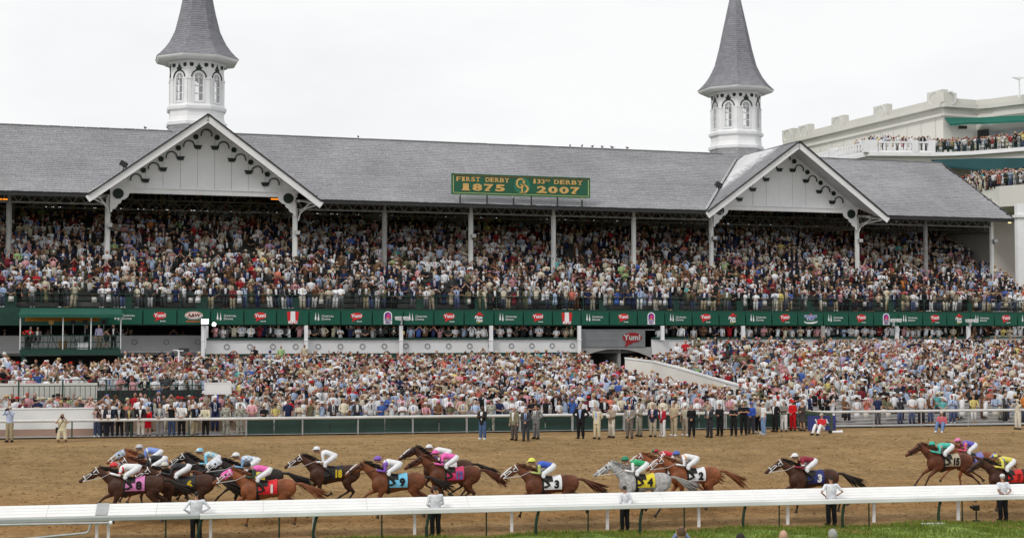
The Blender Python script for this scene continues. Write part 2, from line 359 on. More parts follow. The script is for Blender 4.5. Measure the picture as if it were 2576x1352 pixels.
# ================================================================== GRANDSTAND (local axes: s along the front, n into the building, z up)
GS = thing('grandstand', 'long white and green racecourse grandstand under a grey shingled roof with two front gables', 'grandstand', (P5.x, P5.y, 0), TH)
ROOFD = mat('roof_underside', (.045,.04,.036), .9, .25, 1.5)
SHING = attr_mat('slate_shingles', .8, .13, .22, .25)
S_END, S_BEG = 52.0, -62.0
EN, EZ, RN, RZ = -2.3, 16.16, 9.0, 22.7
GC = [(-21.95, 22.5, 8.9), (29.45, 22.45, 8.95)]          # gable centre, apex height, half width
rs = np.random.RandomState(11)
def inpoly(x, y, poly):
    c = False; n = len(poly)
    for i in range(n):
        x1, y1 = poly[i]; x2, y2 = poly[(i+1) % n]
        if (y1 > y) != (y2 > y) and x < (x2-x1)*(y-y1)/(y2-y1)+x1: c = not c
    return c
def shingles(mb, O, U, V, poly, course=.36, width=.4, base=(.275,.275,.29), lift=.022, var=.065):
    O, U, V = Vector(O), Vector(U).normalized(), Vector(V).normalized(); Nn = U.cross(V).normalized()
    if Nn.z < 0: Nn = -Nn
    us = [p[0] for p in poly]; vs_ = [p[1] for p in poly]
    v = min(vs_); r = 0
    while v < max(vs_):
        u = min(us)-rs.rand()*width; rowk = 1+rs.uniform(-.05,.05)
        while u < max(us):
            wd = width*rs.uniform(.6, 1.5); v1 = v+course
            if inpoly(u+wd/2, v+course*.5, poly):
                k = rowk*(1+rs.uniform(-var, var)); c = (base[0]*k, base[1]*k, base[2]*k*rs.uniform(.98,1.03))
                lf = lift*rs.uniform(.6, 1.35); jag = rs.uniform(-.03,.03)
                a = O+U*u+V*(v+jag)+Nn*lf; b = O+U*(u+wd-.012)+V*(v+jag)+Nn*lf; d = O+U*u+V*v1+Nn*.004; e = O+U*(u+wd-.012)+V*v1+Nn*.004
                a2 = O+U*u+V*(v+jag)-Nn*.01; b2 = O+U*(u+wd-.012)+V*(v+jag)-Nn*.01
                mb.add([a,b,e,d,a2,b2], [(0,1,2,3),(4,5,1,0)], c)
            u += wd
        v += course; r += 1
# --- main roof
RP = []; xs = [S_BEG]
for c, az, hw in GC: xs += [c-hw, c, c+hw]
xs.append(S_END)
RP = [[(xs[0],0),(xs[1],0),(xs[2],1),(xs[0],1)], [(xs[3],0),(xs[4],0),(xs[5],1),(xs[2],1)], [(xs[6],0),(xs[7],0),(xs[7],1),(xs[5],1)]]
q = MB()
for poly in RP:
    pts = [(x, EN+(RN-EN)*v, EZ+(RZ-EZ)*v) for x, v in poly]; q.add([(x,y,z-.12) for x,y,z in pts]+pts, [(0,1,2,3),(4,5,6,7),(0,1,5,4),(1,2,6,5),(2,3,7,6),(3,0,4,7)])
q.add([(S_BEG,RN,RZ-.12),(S_END,RN,RZ-.12),(S_END,16,18.6),(S_BEG,16,18.6),(S_BEG,RN,RZ),(S_END,RN,RZ),(S_END,16,18.75),(S_BEG,16,18.75)], [(0,1,2,3),(4,5,6,7),(0,1,5,4),(1,2,6,5),(2,3,7,6),(3,0,4,7)])
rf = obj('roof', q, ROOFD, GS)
SL = math.hypot(RN-EN, RZ-EZ); VV = ((0, (RN-EN)/SL, (RZ-EZ)/SL))
mb = MB()
for poly in RP: shingles(mb, (0,EN,EZ+.01), (1,0,0), VV, [(x, v*SL) for x, v in poly])
# the 300 shingles nearest to the camera in view are single pieces, the rest one mesh
tiles = [(mb.v[k:k+6], mb.c[(k//6)*2]) for k in range(0, len(mb.v), 6)]
near_t = sorted([t for t in tiles if t[0][0].x if False] if False else [t for t in tiles if t[0][0][0] > -37.5 and t[0][0][0] < -31.3], key=lambda t: (t[0][0][2]))[:300]
nid = set(id(t) for t in near_t); q = MB()
for t in tiles:
    if id(t) not in nid: q.add(t[0], [(0,1,2,3),(4,5,1,0)], t[1])
put('shingle', q.mesh('shingle', SHING, fix=False), rf, kind='stuff')
for t in near_t: put('shingle', MB().add(t[0], [(0,1,2,3),(4,5,1,0)], t[1]).mesh('shingle', SHING, fix=False), rf)
mb = MB()
for i in range(int((S_END-S_BEG)/1.0)):
    a = S_BEG+i; k = .24*rs.uniform(.85,1.15); mb.box(a, a+.97, RN-.16, RN+.16, RZ-.02, RZ+.06+.02*rs.rand(), (k,k,k*1.04))
put('ridge_tile', mb.mesh('ridge_tile', SHING), rf, kind='stuff')
for a, b in ((xs[0],xs[1]),(xs[3],xs[4]),(xs[6],xs[7])):
    mb = MB(); mb.box(a, b, EN-.16, EN-.01, EZ-.34, EZ-.04); mb.box(a, b, EN-.2, EN+.1, EZ-.06, EZ-.045); obj('gutter', mb, DARK, rf)
mb = MB(); mb.box(S_BEG, S_END, 15.95, 16.1, 16.6, 18.7); obj('rear_fascia', mb, ROOFD, rf)
mb = MB(); mb.beam((S_END+.08, EN, EZ-.1), (S_END+.08, RN, RZ-.1), .12, .3); obj('rake_board', mb, DARK, rf)
# soffit purlins and rafters under the roof
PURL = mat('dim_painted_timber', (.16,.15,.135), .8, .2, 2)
mb = MB()
for k in range(1, 9):
    f = k/9; cuts = [S_BEG]
    for c, az, hw in GC: cuts += [c-hw*(1-f), c+hw*(1-f)]
    cuts.append(S_END-.2)
    for a, b in zip(cuts[::2], cuts[1::2]): mb.box(a, b, EN+(RN-EN)*f-.06, EN+(RN-EN)*f+.06, EZ+(RZ-EZ)*f-.42, EZ+(RZ-EZ)*f-.14)
for k in range(0, 6):
    f = k/6; mb.box(S_BEG, S_END-.2, RN+7*f-.05, RN+7*f+.05, RZ-4.1*f-.4, RZ-4.1*f-.14)
put('purlin', mb.mesh('purlin', PURL), rf, kind='stuff')
# --- steel: columns, eave truss, cross trusses
CS = [-58.6,-51.2,-43.9,-36.54,-29.32,-14.75,-7.38,0,7.34,14.73,22.14,36.82,44.07,51.3]
TRW = mat('truss_paint', (.3,.3,.3), .6, .2, 3)
mbs = MB()
for s_ in CS:
    c = MB(); cz = 10.2
    c.box(s_-.13, s_+.13, -.13, .13, cz, 16.3); c.box(s_-.18, s_+.18, -.18, .18, 15.5, 15.58); c.box(s_-.19, s_+.19, -.19, .19, cz, cz+.3)
    c.box(s_-.2, s_-.135, -.06, .06, cz+.3, 15.5); c.box(s_+.135, s_+.2, -.06, .06, cz+.3, 15.5)
    obj('column', c, WHITE2 if s_ not in (-7.38, -36.54, 44.07) else TRW, GS)
def truss(name, a, b, h, nseg, wd=.09, m=TRW, parent=GS):
    a = Vector(a); b = Vector(b); q = MB(); up = Vector((0,0,h))
    q.beam(a, b, wd*1.4, wd*1.4); q.beam(a-up, b-up, wd*1.4, wd*1.4)
    for i in range(nseg):
        p0 = a.lerp(b, i/nseg); p1 = a.lerp(b, (i+.5)/nseg); p2 = a.lerp(b, (i+1)/nseg)
        q.beam(p0, p1-up, wd*.7, wd*.7); q.beam(p1-up, p2, wd*.7, wd*.7)
    return obj(name, q, m, parent)
for i in range(len(CS)-1):
    a, b = CS[i], CS[i+1]
    if b-a > 12: continue
    truss('eave_truss', (a+.14,-.02,16.25), (b-.14,-.02,16.25), .72, 7, .085)
for s_ in CS:
    truss('roof_truss', (s_,.15,15.75), (s_,15.6,16.5), .75, 12, .1, PURL)
    q = MB(); q.beam((s_,.15,15.8),(s_,8.9,22.2),.12,.2); q.beam((s_,8.9,22.2),(s_,15.6,18.4),.12,.2); q.beam((s_,8.9,16.3),(s_,8.9,22.2),.1,.1); q.beam((s_,5,16.1),(s_,8.9,22.2),.08,.08); q.beam((s_,12.6,16.3),(s_,8.9,22.2),.08,.08); obj('rafter', q, PURL, GS)
    q = MB(); q.beam((s_,-.1,16.2),(s_,EN+.1,16.0),.12,.2); obj('eave_bracket', q, TRW, GS)
for n_ in (4.5, 8.9, 12.6): truss('long_truss', (S_BEG,n_,16.2+.03*n_), (S_END-.3,n_,16.2+.03*n_), .8, 78, .07, PURL)
# --- upper deck: stepped floor, fascia, front rail, back wall
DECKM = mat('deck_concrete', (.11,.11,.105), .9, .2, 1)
RAKE = .467
mb = MB(); nrow = 21; DP, DZ = .95, .443
for k in range(nrow):
    n0 = -6.1+k*DP; z = 7.4+k*DZ; mb.box(S_BEG, S_END, n0, n0+DP, z-.35, z)
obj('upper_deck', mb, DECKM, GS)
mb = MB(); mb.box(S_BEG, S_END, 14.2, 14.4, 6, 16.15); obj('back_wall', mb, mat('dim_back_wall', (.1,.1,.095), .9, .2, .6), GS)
mb = MB(); mb.box(S_END+.02, S_END+.3, 1.2, 16, 6, 18.4); obj('end_wall', MB().box(S_BEG-.3, S_BEG-.02, -2.2, 16, 6, 20), DARK, GS); obj('end_wall', mb, mat('grey_end_wall', (.4,.39,.37), .9, .1, .6), GS)  # the left end wall is added out of view to keep sky light out
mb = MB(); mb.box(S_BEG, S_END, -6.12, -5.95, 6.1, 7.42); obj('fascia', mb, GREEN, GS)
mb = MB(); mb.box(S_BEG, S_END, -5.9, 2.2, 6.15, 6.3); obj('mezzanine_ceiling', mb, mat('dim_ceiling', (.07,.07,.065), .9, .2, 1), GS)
mb = MB()
for z in (8.42, 7.95): mb.tube([(S_BEG,-6.12,z),(S_END,-6.12,z)], .028 if z > 8.2 else .018, 6)
obj('handrail', mb, GREEN, GS)
k = 0; s_ = -61
while s_ < S_END:
    if s_ > -46: obj('rail_post', MB().box(s_-.025, s_+.025, -6.15, -6.09, 7.42, 8.42), GREEN, GS)
    s_ += 2.457
# back to back box-seat rails seen among the legs
for i in range(15):
    s_ = -58+i*7.3+rs.uniform(-2,2); obj('box_seat_panel', MB().box(s_, s_+rs.uniform(.5,.9), -5.9, -5.86, 7.42, 8.25), GREEN, GS)
# --- mezzanine
MW = mat('white_masonry', (.7,.7,.71), .85, .08, .5)
sA = onN(519, 870, -6.25)[0]; sB = 7.42; sC = onN(1640, 870, -6.25)[0]
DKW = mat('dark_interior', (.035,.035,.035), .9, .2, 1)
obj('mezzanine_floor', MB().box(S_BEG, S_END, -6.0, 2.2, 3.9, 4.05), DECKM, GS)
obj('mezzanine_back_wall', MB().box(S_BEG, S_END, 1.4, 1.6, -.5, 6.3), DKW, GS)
def star_wall(a, b, n, z0, z1):
    wl = obj('balcony_wall', MB().box(a, b, n, n+.16, z0, z1), MW, GS)
    return wl
w1 = star_wall(sA, sB-.02, -6.25, 3.98, 5.02)
w2 = star_wall(sC, S_END, -6.25, 3.75, 5.0)
w3 = star_wall(-62, sA-.02, -3.1, 4.25, 5.35)
obj('wall_ledge', MB().box(-62, sA-.02, -3.3, -3.0, 4.05, 4.24), WHITE, w3)
def ring(mb, s_, n, z, r=.19, k=8):
    for j in range(k):
        a = 2*math.pi*j/k; b = 2*math.pi*(j+.72)/k
        mb.beam((s_+r*math.cos(a), n, z+r*math.sin(a)), (s_+r*math.cos(b), n, z+r*math.sin(b)), .05, .05, up=(0,1,0))
STARM = mat('star_ornament', (.16,.17,.17), .6, .1, 3)
for i in range(17):
    s_ = sA+1.5+i*1.72
    if s_ < sB-.4: q = MB(); ring(q, s_, -6.28, 4.52); obj('star_ring', q, STARM, w1)
for s_ in (-27.3,-24.95,-22.6,-31.5,-34.3,-37.1): q = MB(); ring(q, s_, -3.13, 4.85); obj('star_ring', q, STARM, w3)
for a, b in ((sA, sB-.02), (sC, S_END)): obj('green_ledge', MB().box(a, b, -6.4, -6.0, 5.03, 5.17), GREEN, GS)
obj('base_wall', MB().box(sA, sB, -6.3, -6.1, 1.6, 3.96), GREEN, GS)
obj('base_wall', MB().box(sC+2.6, S_END, -6.3, -6.1, 1.6, 3.74), GREEN, GS)
obj('side_wall', MB().box(sA-.02, sA+.14, -6.24, -2.9, 1.6, 6.1), WHITE, GS)
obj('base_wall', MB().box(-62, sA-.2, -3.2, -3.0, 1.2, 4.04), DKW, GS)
for s_ in (-51.7,-44.3,-36.9,-22.5,-14.82,-7.43,-.14,7.28,14.57,21.9,29.45,36.67,43.94,51.2):
    q = MB(); q.box(s_-.125, s_+.125, -6.71, -6.45, 1.4 if s_ not in (14.57,) else 4.9, 6.12); q.box(s_-.17, s_+.17, -6.75, -6.41, 4.95, 5.0); obj('front_column', q, WHITE if s_ != 29.45 else CONC, GS)
# vomitory walls among the upper seats
for (x0, x1, yt, n_) in ((563, 655, 672, 1.6), (1388, 1525, 679, 1.6), (2440, 2500, 694, 1.6), (1100, 1130, 640, 4.5)):
    a = onN(x0, yt, n_); b = onN(x1, yt, n_); obj('vomitory_wall', MB().box(a[0], b[0], n_, n_+.2, a[1]-1.4, a[1]), WHITE2, GS)

# --- the two front gables
BOARD = mat('gable_board_paint', (.8,.81,.84), .55, .04, .8)
SOFF = mat('gable_soffit', (.62,.62,.64), .7, .1, 1)
for gi, (c, az, hw) in enumerate(GC):
    g = put('front_gable', None, GS)
    tz = 15.95; BN = -2.65
    def slope(sgn, th=.2, off=0):
        return Vector((c, BN, az-off)), Vector((c+sgn*hw, BN, tz-off))
    for sgn in (-1, 1):
        A = Vector((c, BN, az)); B = Vector((c+sgn*hw, BN, tz)); Cc = Vector((c, RN, az+.1)); 
        q = MB(); dn = Vector((0,0,-.18))
        B2 = Vector((c+sgn*hw, EN+.3, tz))
        q.add([A,B,B2,Cc,A+dn,B+dn,B2+dn,Cc+dn], [(0,1,2,3),(4,5,6,7),(0,1,5,4),(1,2,6,5),(2,3,7,6),(3,0,4,7)])
        gr = obj('gable_roof', q, SOFF, GS)
        # shingles on the slope
        V = (A-B).normalized(); U = Vector((0,1,0)); Ls = (A-B).length
        tri = [(0,0),(.35,0),(RN-BN, Ls),(0,Ls)]
        q = MB(); shingles(q, B+Vector((sgn*.0,0,.02)), U, V, tri, base=(.26,.26,.275))
        put('shingle', q.mesh('shingle', SHING, fix=False), gr, kind='stuff')
        # barge board with dark drip edge
        q = MB(); q.beam(A+Vector((0,-.06,-.3)), B+Vector((0,-.06,-.3)), .1, .52, up=(0,0,1)); obj('barge_board', q, WHITE, g)
        q = MB(); q.beam(A+Vector((0,-.14,.03)), B+Vector((0,-.14,.03)), .2, .1, up=(0,0,1)); obj('drip_edge', q, DARK, g)
        
        # valley flashing
        q = MB(); q.beam(Vector((c+sgn*(hw-.1), EN+.1, EZ+.1)), Vector((c+sgn*.2, RN-.2, RZ-.0)), .22, .06, up=(0,0,1)); obj('valley_flashing', q, GREY, g)
    k = (az-tz)/hw
    # boards of the gable wall, one piece each
    c = c+.1; zb = 16.94; zt0 = az-.22; hwW = (zt0-zb)/k; bw = 1.33; nb = int(hwW/bw)+1
    for i in range(-nb, nb+1):
        a0, a1 = max((i-.5)*bw, -hwW), min((i+.5)*bw, hwW)
        if a1 <= a0+.02: continue
        top = lambda a: zt0-abs(a)*k
        pts = [(c+a0+.012, zb), (c+a1-.012, zb), (c+a1-.012, max(top(a1), zb+.01))]+([(c, zt0)] if a0 < 0 < a1 else [])+[(c+a0+.012, max(top(a0), zb+.01))]
        off = .012*((i*7) % 3)
        obj('board', MB().prism(pts, -.06-off, .04), BOARD, g)
    obj('backing', MB().prism([(c-hwW,zb),(c+hwW,zb),(c,zt0)], .05, .1), SOFF, g)
    obj('tie_beam', MB().box(c-7.25, c+7.25, -.2, .16, 16.45, 16.93).box(c-7.9, c+7.9, -.28, -.2, 16.82, 16.95), WHITE, g)
    # green ornaments climbing the rake
    def arch(a, z, r=.46, t=.085, lo=-.12):
        pts = [(c+a+r*math.cos(R(q_)), z+r*math.sin(R(q_))) for q_ in range(0, 181, 15)]
        pts = [(c+a+r, z+lo)]+pts+[(c+a-r, z+lo)]; inn = [(c+a+(p[0]-c-a)*(1-t/r), z+(p[1]-z)*(1-t/r) if p[1] > z else p[1]) for p in pts]
        q = MB()
        for j in range(len(pts)-1):
            q.add([(pts[j][0],-.16,pts[j][1]),(pts[j+1][0],-.16,pts[j+1][1]),(inn[j+1][0],-.16,inn[j+1][1]),(inn[j][0],-.16,inn[j][1]),
                   (pts[j][0],-.08,pts[j][1]),(pts[j+1][0],-.08,pts[j+1][1]),(inn[j+1][0],-.08,inn[j+1][1]),(inn[j][0],-.08,inn[j][1])], [(0,1,2,3),(7,6,5,4),(0,4,5,1),(3,2,6,7)])
        return q
    def disc(a, z, r, y0=-.17): return MB().prism([(c+a+r*math.cos(2*math.pi*j/18), z+r*math.sin(2*math.pi*j/18)) for j in range(18)], y0, y0+.07)
    zo = 21.27-(22.5-az)
    obj('arch_ornament', arch(0, zo), TRIM, g)
    for sgn in (-1, 1):
        for i in range(4):
            dz = .93*(i+1)
            obj('arch_ornament', arch(sgn*1.34*(i+1), zo-dz), TRIM, g)
            obj('disc_ornament', disc(sgn*(.83+1.33*i), zo-.2-.93*i, .21), TRIM, g)
            a = sgn*(.66+1.33*i); zz = zo-.93-.93*i
            obj('bracket_ornament', MB().prism([(c+a-.29,zz),(c+a+.29,zz),(c+a+.22,zz-.24),(c+a-.22,zz-.24)], -.17, -.09).box(c+a-.33, c+a+.33, -.19, -.09, zz, zz+.06), TRIM, g)
        # corner bracket with a green roundel
        cs = sgn*7.35; 
        e = -sgn
        prof = [(0,0),(1.35,0),(1.5,-.18),(1.4,-.34),(1.45,-.5),(1.35,-.78),(1.12,-.98),(.88,-1.05),(.8,-1.28),(.6,-1.38),(.5,-1.62),(.2,-1.78),(.14,-2.0),(0,-2.0)]
        obj('corner_bracket', MB().prism([(c-.1+cs+e*(p[0]+.14), 16.92+p[1]) for p in prof], -.31, -.22), WHITE, g)
        obj('roundel', disc(-.1+cs+e*.75, 16.37, .41, -.37), TRIM, g)
        # outer knee brace and struts carrying the overhang
        q = MB(); P = [Vector((c+cs, -.1, 14.6)), Vector((c+cs-e*.12, -.3, 15.2)), Vector((c+cs-e*.5, -.9, 15.55)), Vector((c+cs-e*1.3, -2.4, 15.75))]
        q.tube(P, .06, 6); q.beam((c+cs-e*.1,-.1,16.2), (c+cs-e*1.35,-2.4,15.75), .09, .09); q.beam((c+cs-e*.4,-.7,15.5), (c+cs-e*.75,-1.2,16.05), .07, .07)
        q.beam((c+cs-e*.05,-.1,15.35), (c+cs-e*.9,-1.5,15.95), .06, .06)
        obj('knee_brace', q, WHITE, g)
    c = c-.1

# ================================================================== TWIN SPIRES
GLASS = bpy.data.materials.new('window_glass'); GLASS.use_nodes = True; _t = GLASS.node_tree; _t.nodes.clear()
_o = _t.nodes.new('ShaderNodeOutputMaterial'); _m = _t.nodes.new('ShaderNodeMixShader'); _a = _t.nodes.new('ShaderNodeBsdfTransparent'); _g = _t.nodes.new('ShaderNodeBsdfGlossy'); _g.inputs['Roughness'].default_value = .05
_m.inputs[0].default_value = .1; _t.links.new(_a.outputs[0], _m.inputs[1]); _t.links.new(_g.outputs[0], _m.inputs[2]); _t.links.new(_m.outputs[0], _o.inputs['Surface'])
DOME_IN = mat('tower_inside', (.6,.6,.6), .8, .05, 1)
def tower(s0, n0, label, stz, er):
    t = thing('spire_tower', label, 'tower', ST(s0, n0, 0), TH); t.scale = (.92,.92,1)
    Ri, Rc = 2.42, 2.62; fw = 2*Ri*math.tan(R(22.5))
    def octo(r, z): return [(r*math.cos(R(22.5+45*j)), r*math.sin(R(22.5+45*j)), z) for j in range(8)]
    # shingled base
    base = MB(); sg = MB()
    prof = [(20.2, 3.3), (22.6, 3.0), (23.25, 2.72)]
    base.loft([octo(r-.06, z) for z, r in prof]); bs = obj('base', base, SOFF, t)
    def shell(prof, course, width, basec, parent):
        q = MB()
        L_ = [0]
        for a, b in zip(prof, prof[1:]): L_.append(L_[-1]+math.hypot(b[0]-a[0], b[1]-a[1]))
        n = max(2, int(L_[-1]/course))
        def at(u):
            d = u*L_[-1]
            for i in range(len(L_)-1):
                if d <= L_[i+1]+1e-9: f = (d-L_[i])/(L_[i+1]-L_[i]); return prof[i][0]+(prof[i+1][0]-prof[i][0])*f, prof[i][1]+(prof[i+1][1]-prof[i][1])*f
            return prof[-1]
        for i in range(n):
            z0, r0 = at(i/n); z1, r1 = at((i+1)/n)
            for j in range(8):
                A0 = Vector(octo(r0+.035, z0)[j]); B0 = Vector(octo(r0+.035, z0)[(j+1)%8]); A1 = Vector(octo(r1, z1)[j]); B1 = Vector(octo(r1, z1)[(j+1)%8])
                A2 = Vector(octo(r0-.02, z0)[j]); B2 = Vector(octo(r0-.02, z0)[(j+1)%8])
                m = max(1, int((B0-A0).length/width)); off = (i % 2)*.5
                cuts = [0]+[min(1, max(0, (x+off+rs.uniform(-.2,.2))/m)) for x in range(0 if off else 1, m)]+[1]; cuts = sorted(set(cuts))
                for u0, u1 in zip(cuts, cuts[1:]):
                    k = rs.uniform(.88, 1.12); c = tuple(v*k for v in basec)
                    q.add([A0.lerp(B0,u0), A0.lerp(B0,u1), A1.lerp(B1,u1), A1.lerp(B1,u0), A2.lerp(B2,u0), A2.lerp(B2,u1)], [(0,1,2,3),(4,5,1,0)], c)
        put('shingle', q.mesh('shingle', SHING, fix=False), parent, kind='stuff')
    shell(prof, .3, .4, (.26,.26,.275), bs)
    # plinth with mouldings
    q = MB(); q.loft([octo(r, z) for z, r in ((23.2,2.75),(23.3,2.92),(23.55,2.95),(23.62,2.78),(23.95,2.68),(24.0,2.66),(24.5,2.66),(24.55,2.74),(24.62,2.88),(24.86,2.92),(24.92,2.76),(25.1,2.7))]); obj('plinth', q, WHITE, t)
    # eight faces, each a wall with an arched window
    for j in range(8):
        ang = R(45*j); nv = Vector((math.cos(ang), math.sin(ang), 0)); xv = Vector((-math.sin(ang), math.cos(ang), 0))
        M = Matrix(((xv.x, nv.x, 0, nv.x*Ri), (xv.y, nv.y, 0, nv.y*Ri), (0,0,1,0), (0,0,0,1)))
        front = nv.dot(Vector((0,-1,0))) > -.3
        h = fw/2; ow = .39; z0, zs, z1 = 25.1, 27.32, 28.62
        q = MB(); q.box(-h, -ow, -.1, 0, z0, z1, M=M); q.box(ow, h, -.1, 0, z0, z1, M=M); q.box(-ow, ow, -.1, 0, z0, 25.28, M=M)
        for i in range(12):
            a0, a1 = math.pi*i/12, math.pi*(i+1)/12
            x0, x1 = ow*math.cos(a0), ow*math.cos(a1); y0, y1 = zs+ow*math.sin(a0), zs+ow*math.sin(a1)
            q.prism([(x0,y0),(x0,z1),(x1,z1),(x1,y1)], -.1, 0, M=M)
        fc = obj('wall_face', q, WHITE, t)
        q = MB(); 
        for sx in (-1, 1): q.box(sx*h-.3*(sx>0), sx*h+.3*(sx<0), .002, .07, z0, 27.15, M=M); q.box(sx*h-.34*(sx>0), sx*h+.34*(sx<0), .002, .12, 27.15, 27.3, M=M); q.box(sx*(h-.5)-.03, sx*(h-.5)+.03, .002, .05, z0, 27.2, M=M)
        obj('pilaster', q, WHITE, fc)
        q = MB(); r0 = ow
        q.box(-ow-.06, -ow+.03, -.06, .04, 25.2, zs, M=M); q.box(ow-.03, ow+.06, -.06, .04, 25.2, zs, M=M); q.box(-ow-.1, ow+.1, -.08, .09, 25.15, 25.27, M=M)
        for zz in (25.28, 25.95, 26.6, 27.28): q.box(-ow, ow, -.07, -.02, zz, zz+.05, M=M)
        q.box(-.025, .025, -.07, -.02, 25.28, zs+.36, M=M)
        for a in (45, 135): q.beam(M @ Vector((0,-.045,zs)), M @ Vector((.36*math.cos(R(a)),-.045,zs+.36*math.sin(R(a)))), .03, .03)
        obj('window_frame', q, WHITE, fc)
        q = MB(); q.prism([(-ow,25.28),(ow,25.28)]+[(ow*math.cos(R(a)), zs+ow*math.sin(R(a))) for a in range(0,181,20)], -.05, -.045, M=M); obj('pane', q, GLASS, fc)
        if front:
            r = .72; tk = .11; q = MB(); pts = [(r*math.cos(R(a)), zs-.05+r*math.sin(R(a))) for a in range(0,181,12)]; inn = [((r-tk)*math.cos(R(a)), zs-.05+(r-tk)*math.sin(R(a))) for a in range(0,181,12)]
            for i in range(len(pts)-1): q.prism([pts[i],pts[i+1],inn[i+1],inn[i]], .004, .06, M=M)
            obj('window_arch', q, TRIM, fc)
            for sx in (-1, 1):
                q = MB(); q.prism([(sx*.66+.19*math.cos(2*math.pi*a/16), 28.4+.19*math.sin(2*math.pi*a/16)) for a in range(16)], .004, .05, M=M); obj('disc_ornament', q, TRIM, fc)
            q = MB(); fl = [(-.24,27.98),(-.3,28.2),(-.14,28.18),(-.14,28.38),(-.05,28.34),(0,28.58),(.05,28.34),(.14,28.38),(.14,28.18),(.3,28.2),(.24,27.98)]
            q.prism(fl, .004, .06, M=M); obj('leaf_finial', q, TRIM, fc)
    # cornice, soffit, fascia
    q = MB(); q.loft([octo(r, z) for z, r in ((28.55,2.75),(28.62,2.85),(28.78,2.9),(28.9,er-.1),(29.02,er+.02),(29.16,er+.05))]); cn = obj('cornice', q, WHITE, t)
    q = MB()
    for j in range(8):
        A = Vector(octo(2.94, 28.72)[j]); B = Vector(octo(2.94, 28.72)[(j+1)%8])
        for i in range(14): p = A.lerp(B, (i+.5)/14); d = (B-A).normalized(); q.beam(p, p+p.xy.to_3d().normalized()*.16, .07, .12)
    obj('dentil', q, WHITE2, cn, kind='stuff')
    p2 = [(29.17, er+.08), (29.5, er*.92), (29.9, 3.24), (30.4, 2.84), (30.9, 2.55), (31.57, 2.2), (33.2, 1.74), (34.86, 1.36), (36.5, .97), (38.15, .58), (40.4, .05)]
    q = MB(); q.loft([octo(max(r-.08,.02), z) for z, r in p2]); sp = obj('spire', q, SOFF, t)
    shell(p2, .22, .3, (.235,.235,.262), sp)
    q = MB(); q.tube([(0,0,40.3),(0,0,41.7)], [.06,.02], 6); q.ell((0,0,40.6),(.16,.16,.16)); obj('finial', q, GREY, t)
    return t
tower(-21.85, 10.3, 'left white octagonal tower with arched windows and grey slate spire', 0, 3.96)
tower(29.75, 10.3, 'right white octagonal tower with arched windows and grey slate spire', 0, 3.96)
# ================================================================== SIGN ON THE EAVE
sg = thing('anniversary_sign', 'long green roof sign with gold dates and initials standing on the eave', 'sign', ST(-2.32, -2.45, 0), TH)
SGW, SZ0, SZ1 = 12.1, 16.88, 18.6
SG = mat('sign_green', (.018,.105,.06), .5, .12, .7)
obj('panel', MB().box(0, SGW, 0, .12, SZ0, SZ1), SG, sg)
q = MB(); q.box(0, SGW, -.05, 0, SZ0, SZ0+.05); q.box(0, SGW, -.05, 0, SZ1-.05, SZ1); q.box(0, .05, -.05, 0, SZ0+.05, SZ1-.05); q.box(SGW-.05, SGW, -.05, 0, SZ0+.05, SZ1-.05); obj('frame', q, mat('sign_edge', (.05,.2,.09), .5, .1), sg)
q = MB(); i0 = .12; q.box(i0, SGW-i0, -.03, -.002, SZ0+i0, SZ0+i0+.05); q.box(i0, i0+.06, -.03, -.002, SZ0+.18, SZ1-.12); q.box(SGW-i0-.06, SGW-i0, -.03, -.002, SZ0+.18, SZ1-.12); obj('border', q, mat('sign_border', (.45,.5,.2), .5, .1), sg)
q = MB(); q.box(i0, SGW-i0, -.03, -.002, SZ1-.17, SZ1-.12); obj('border', q, mat('sign_border_brown', (.22,.12,.05), .5, .1), sg)
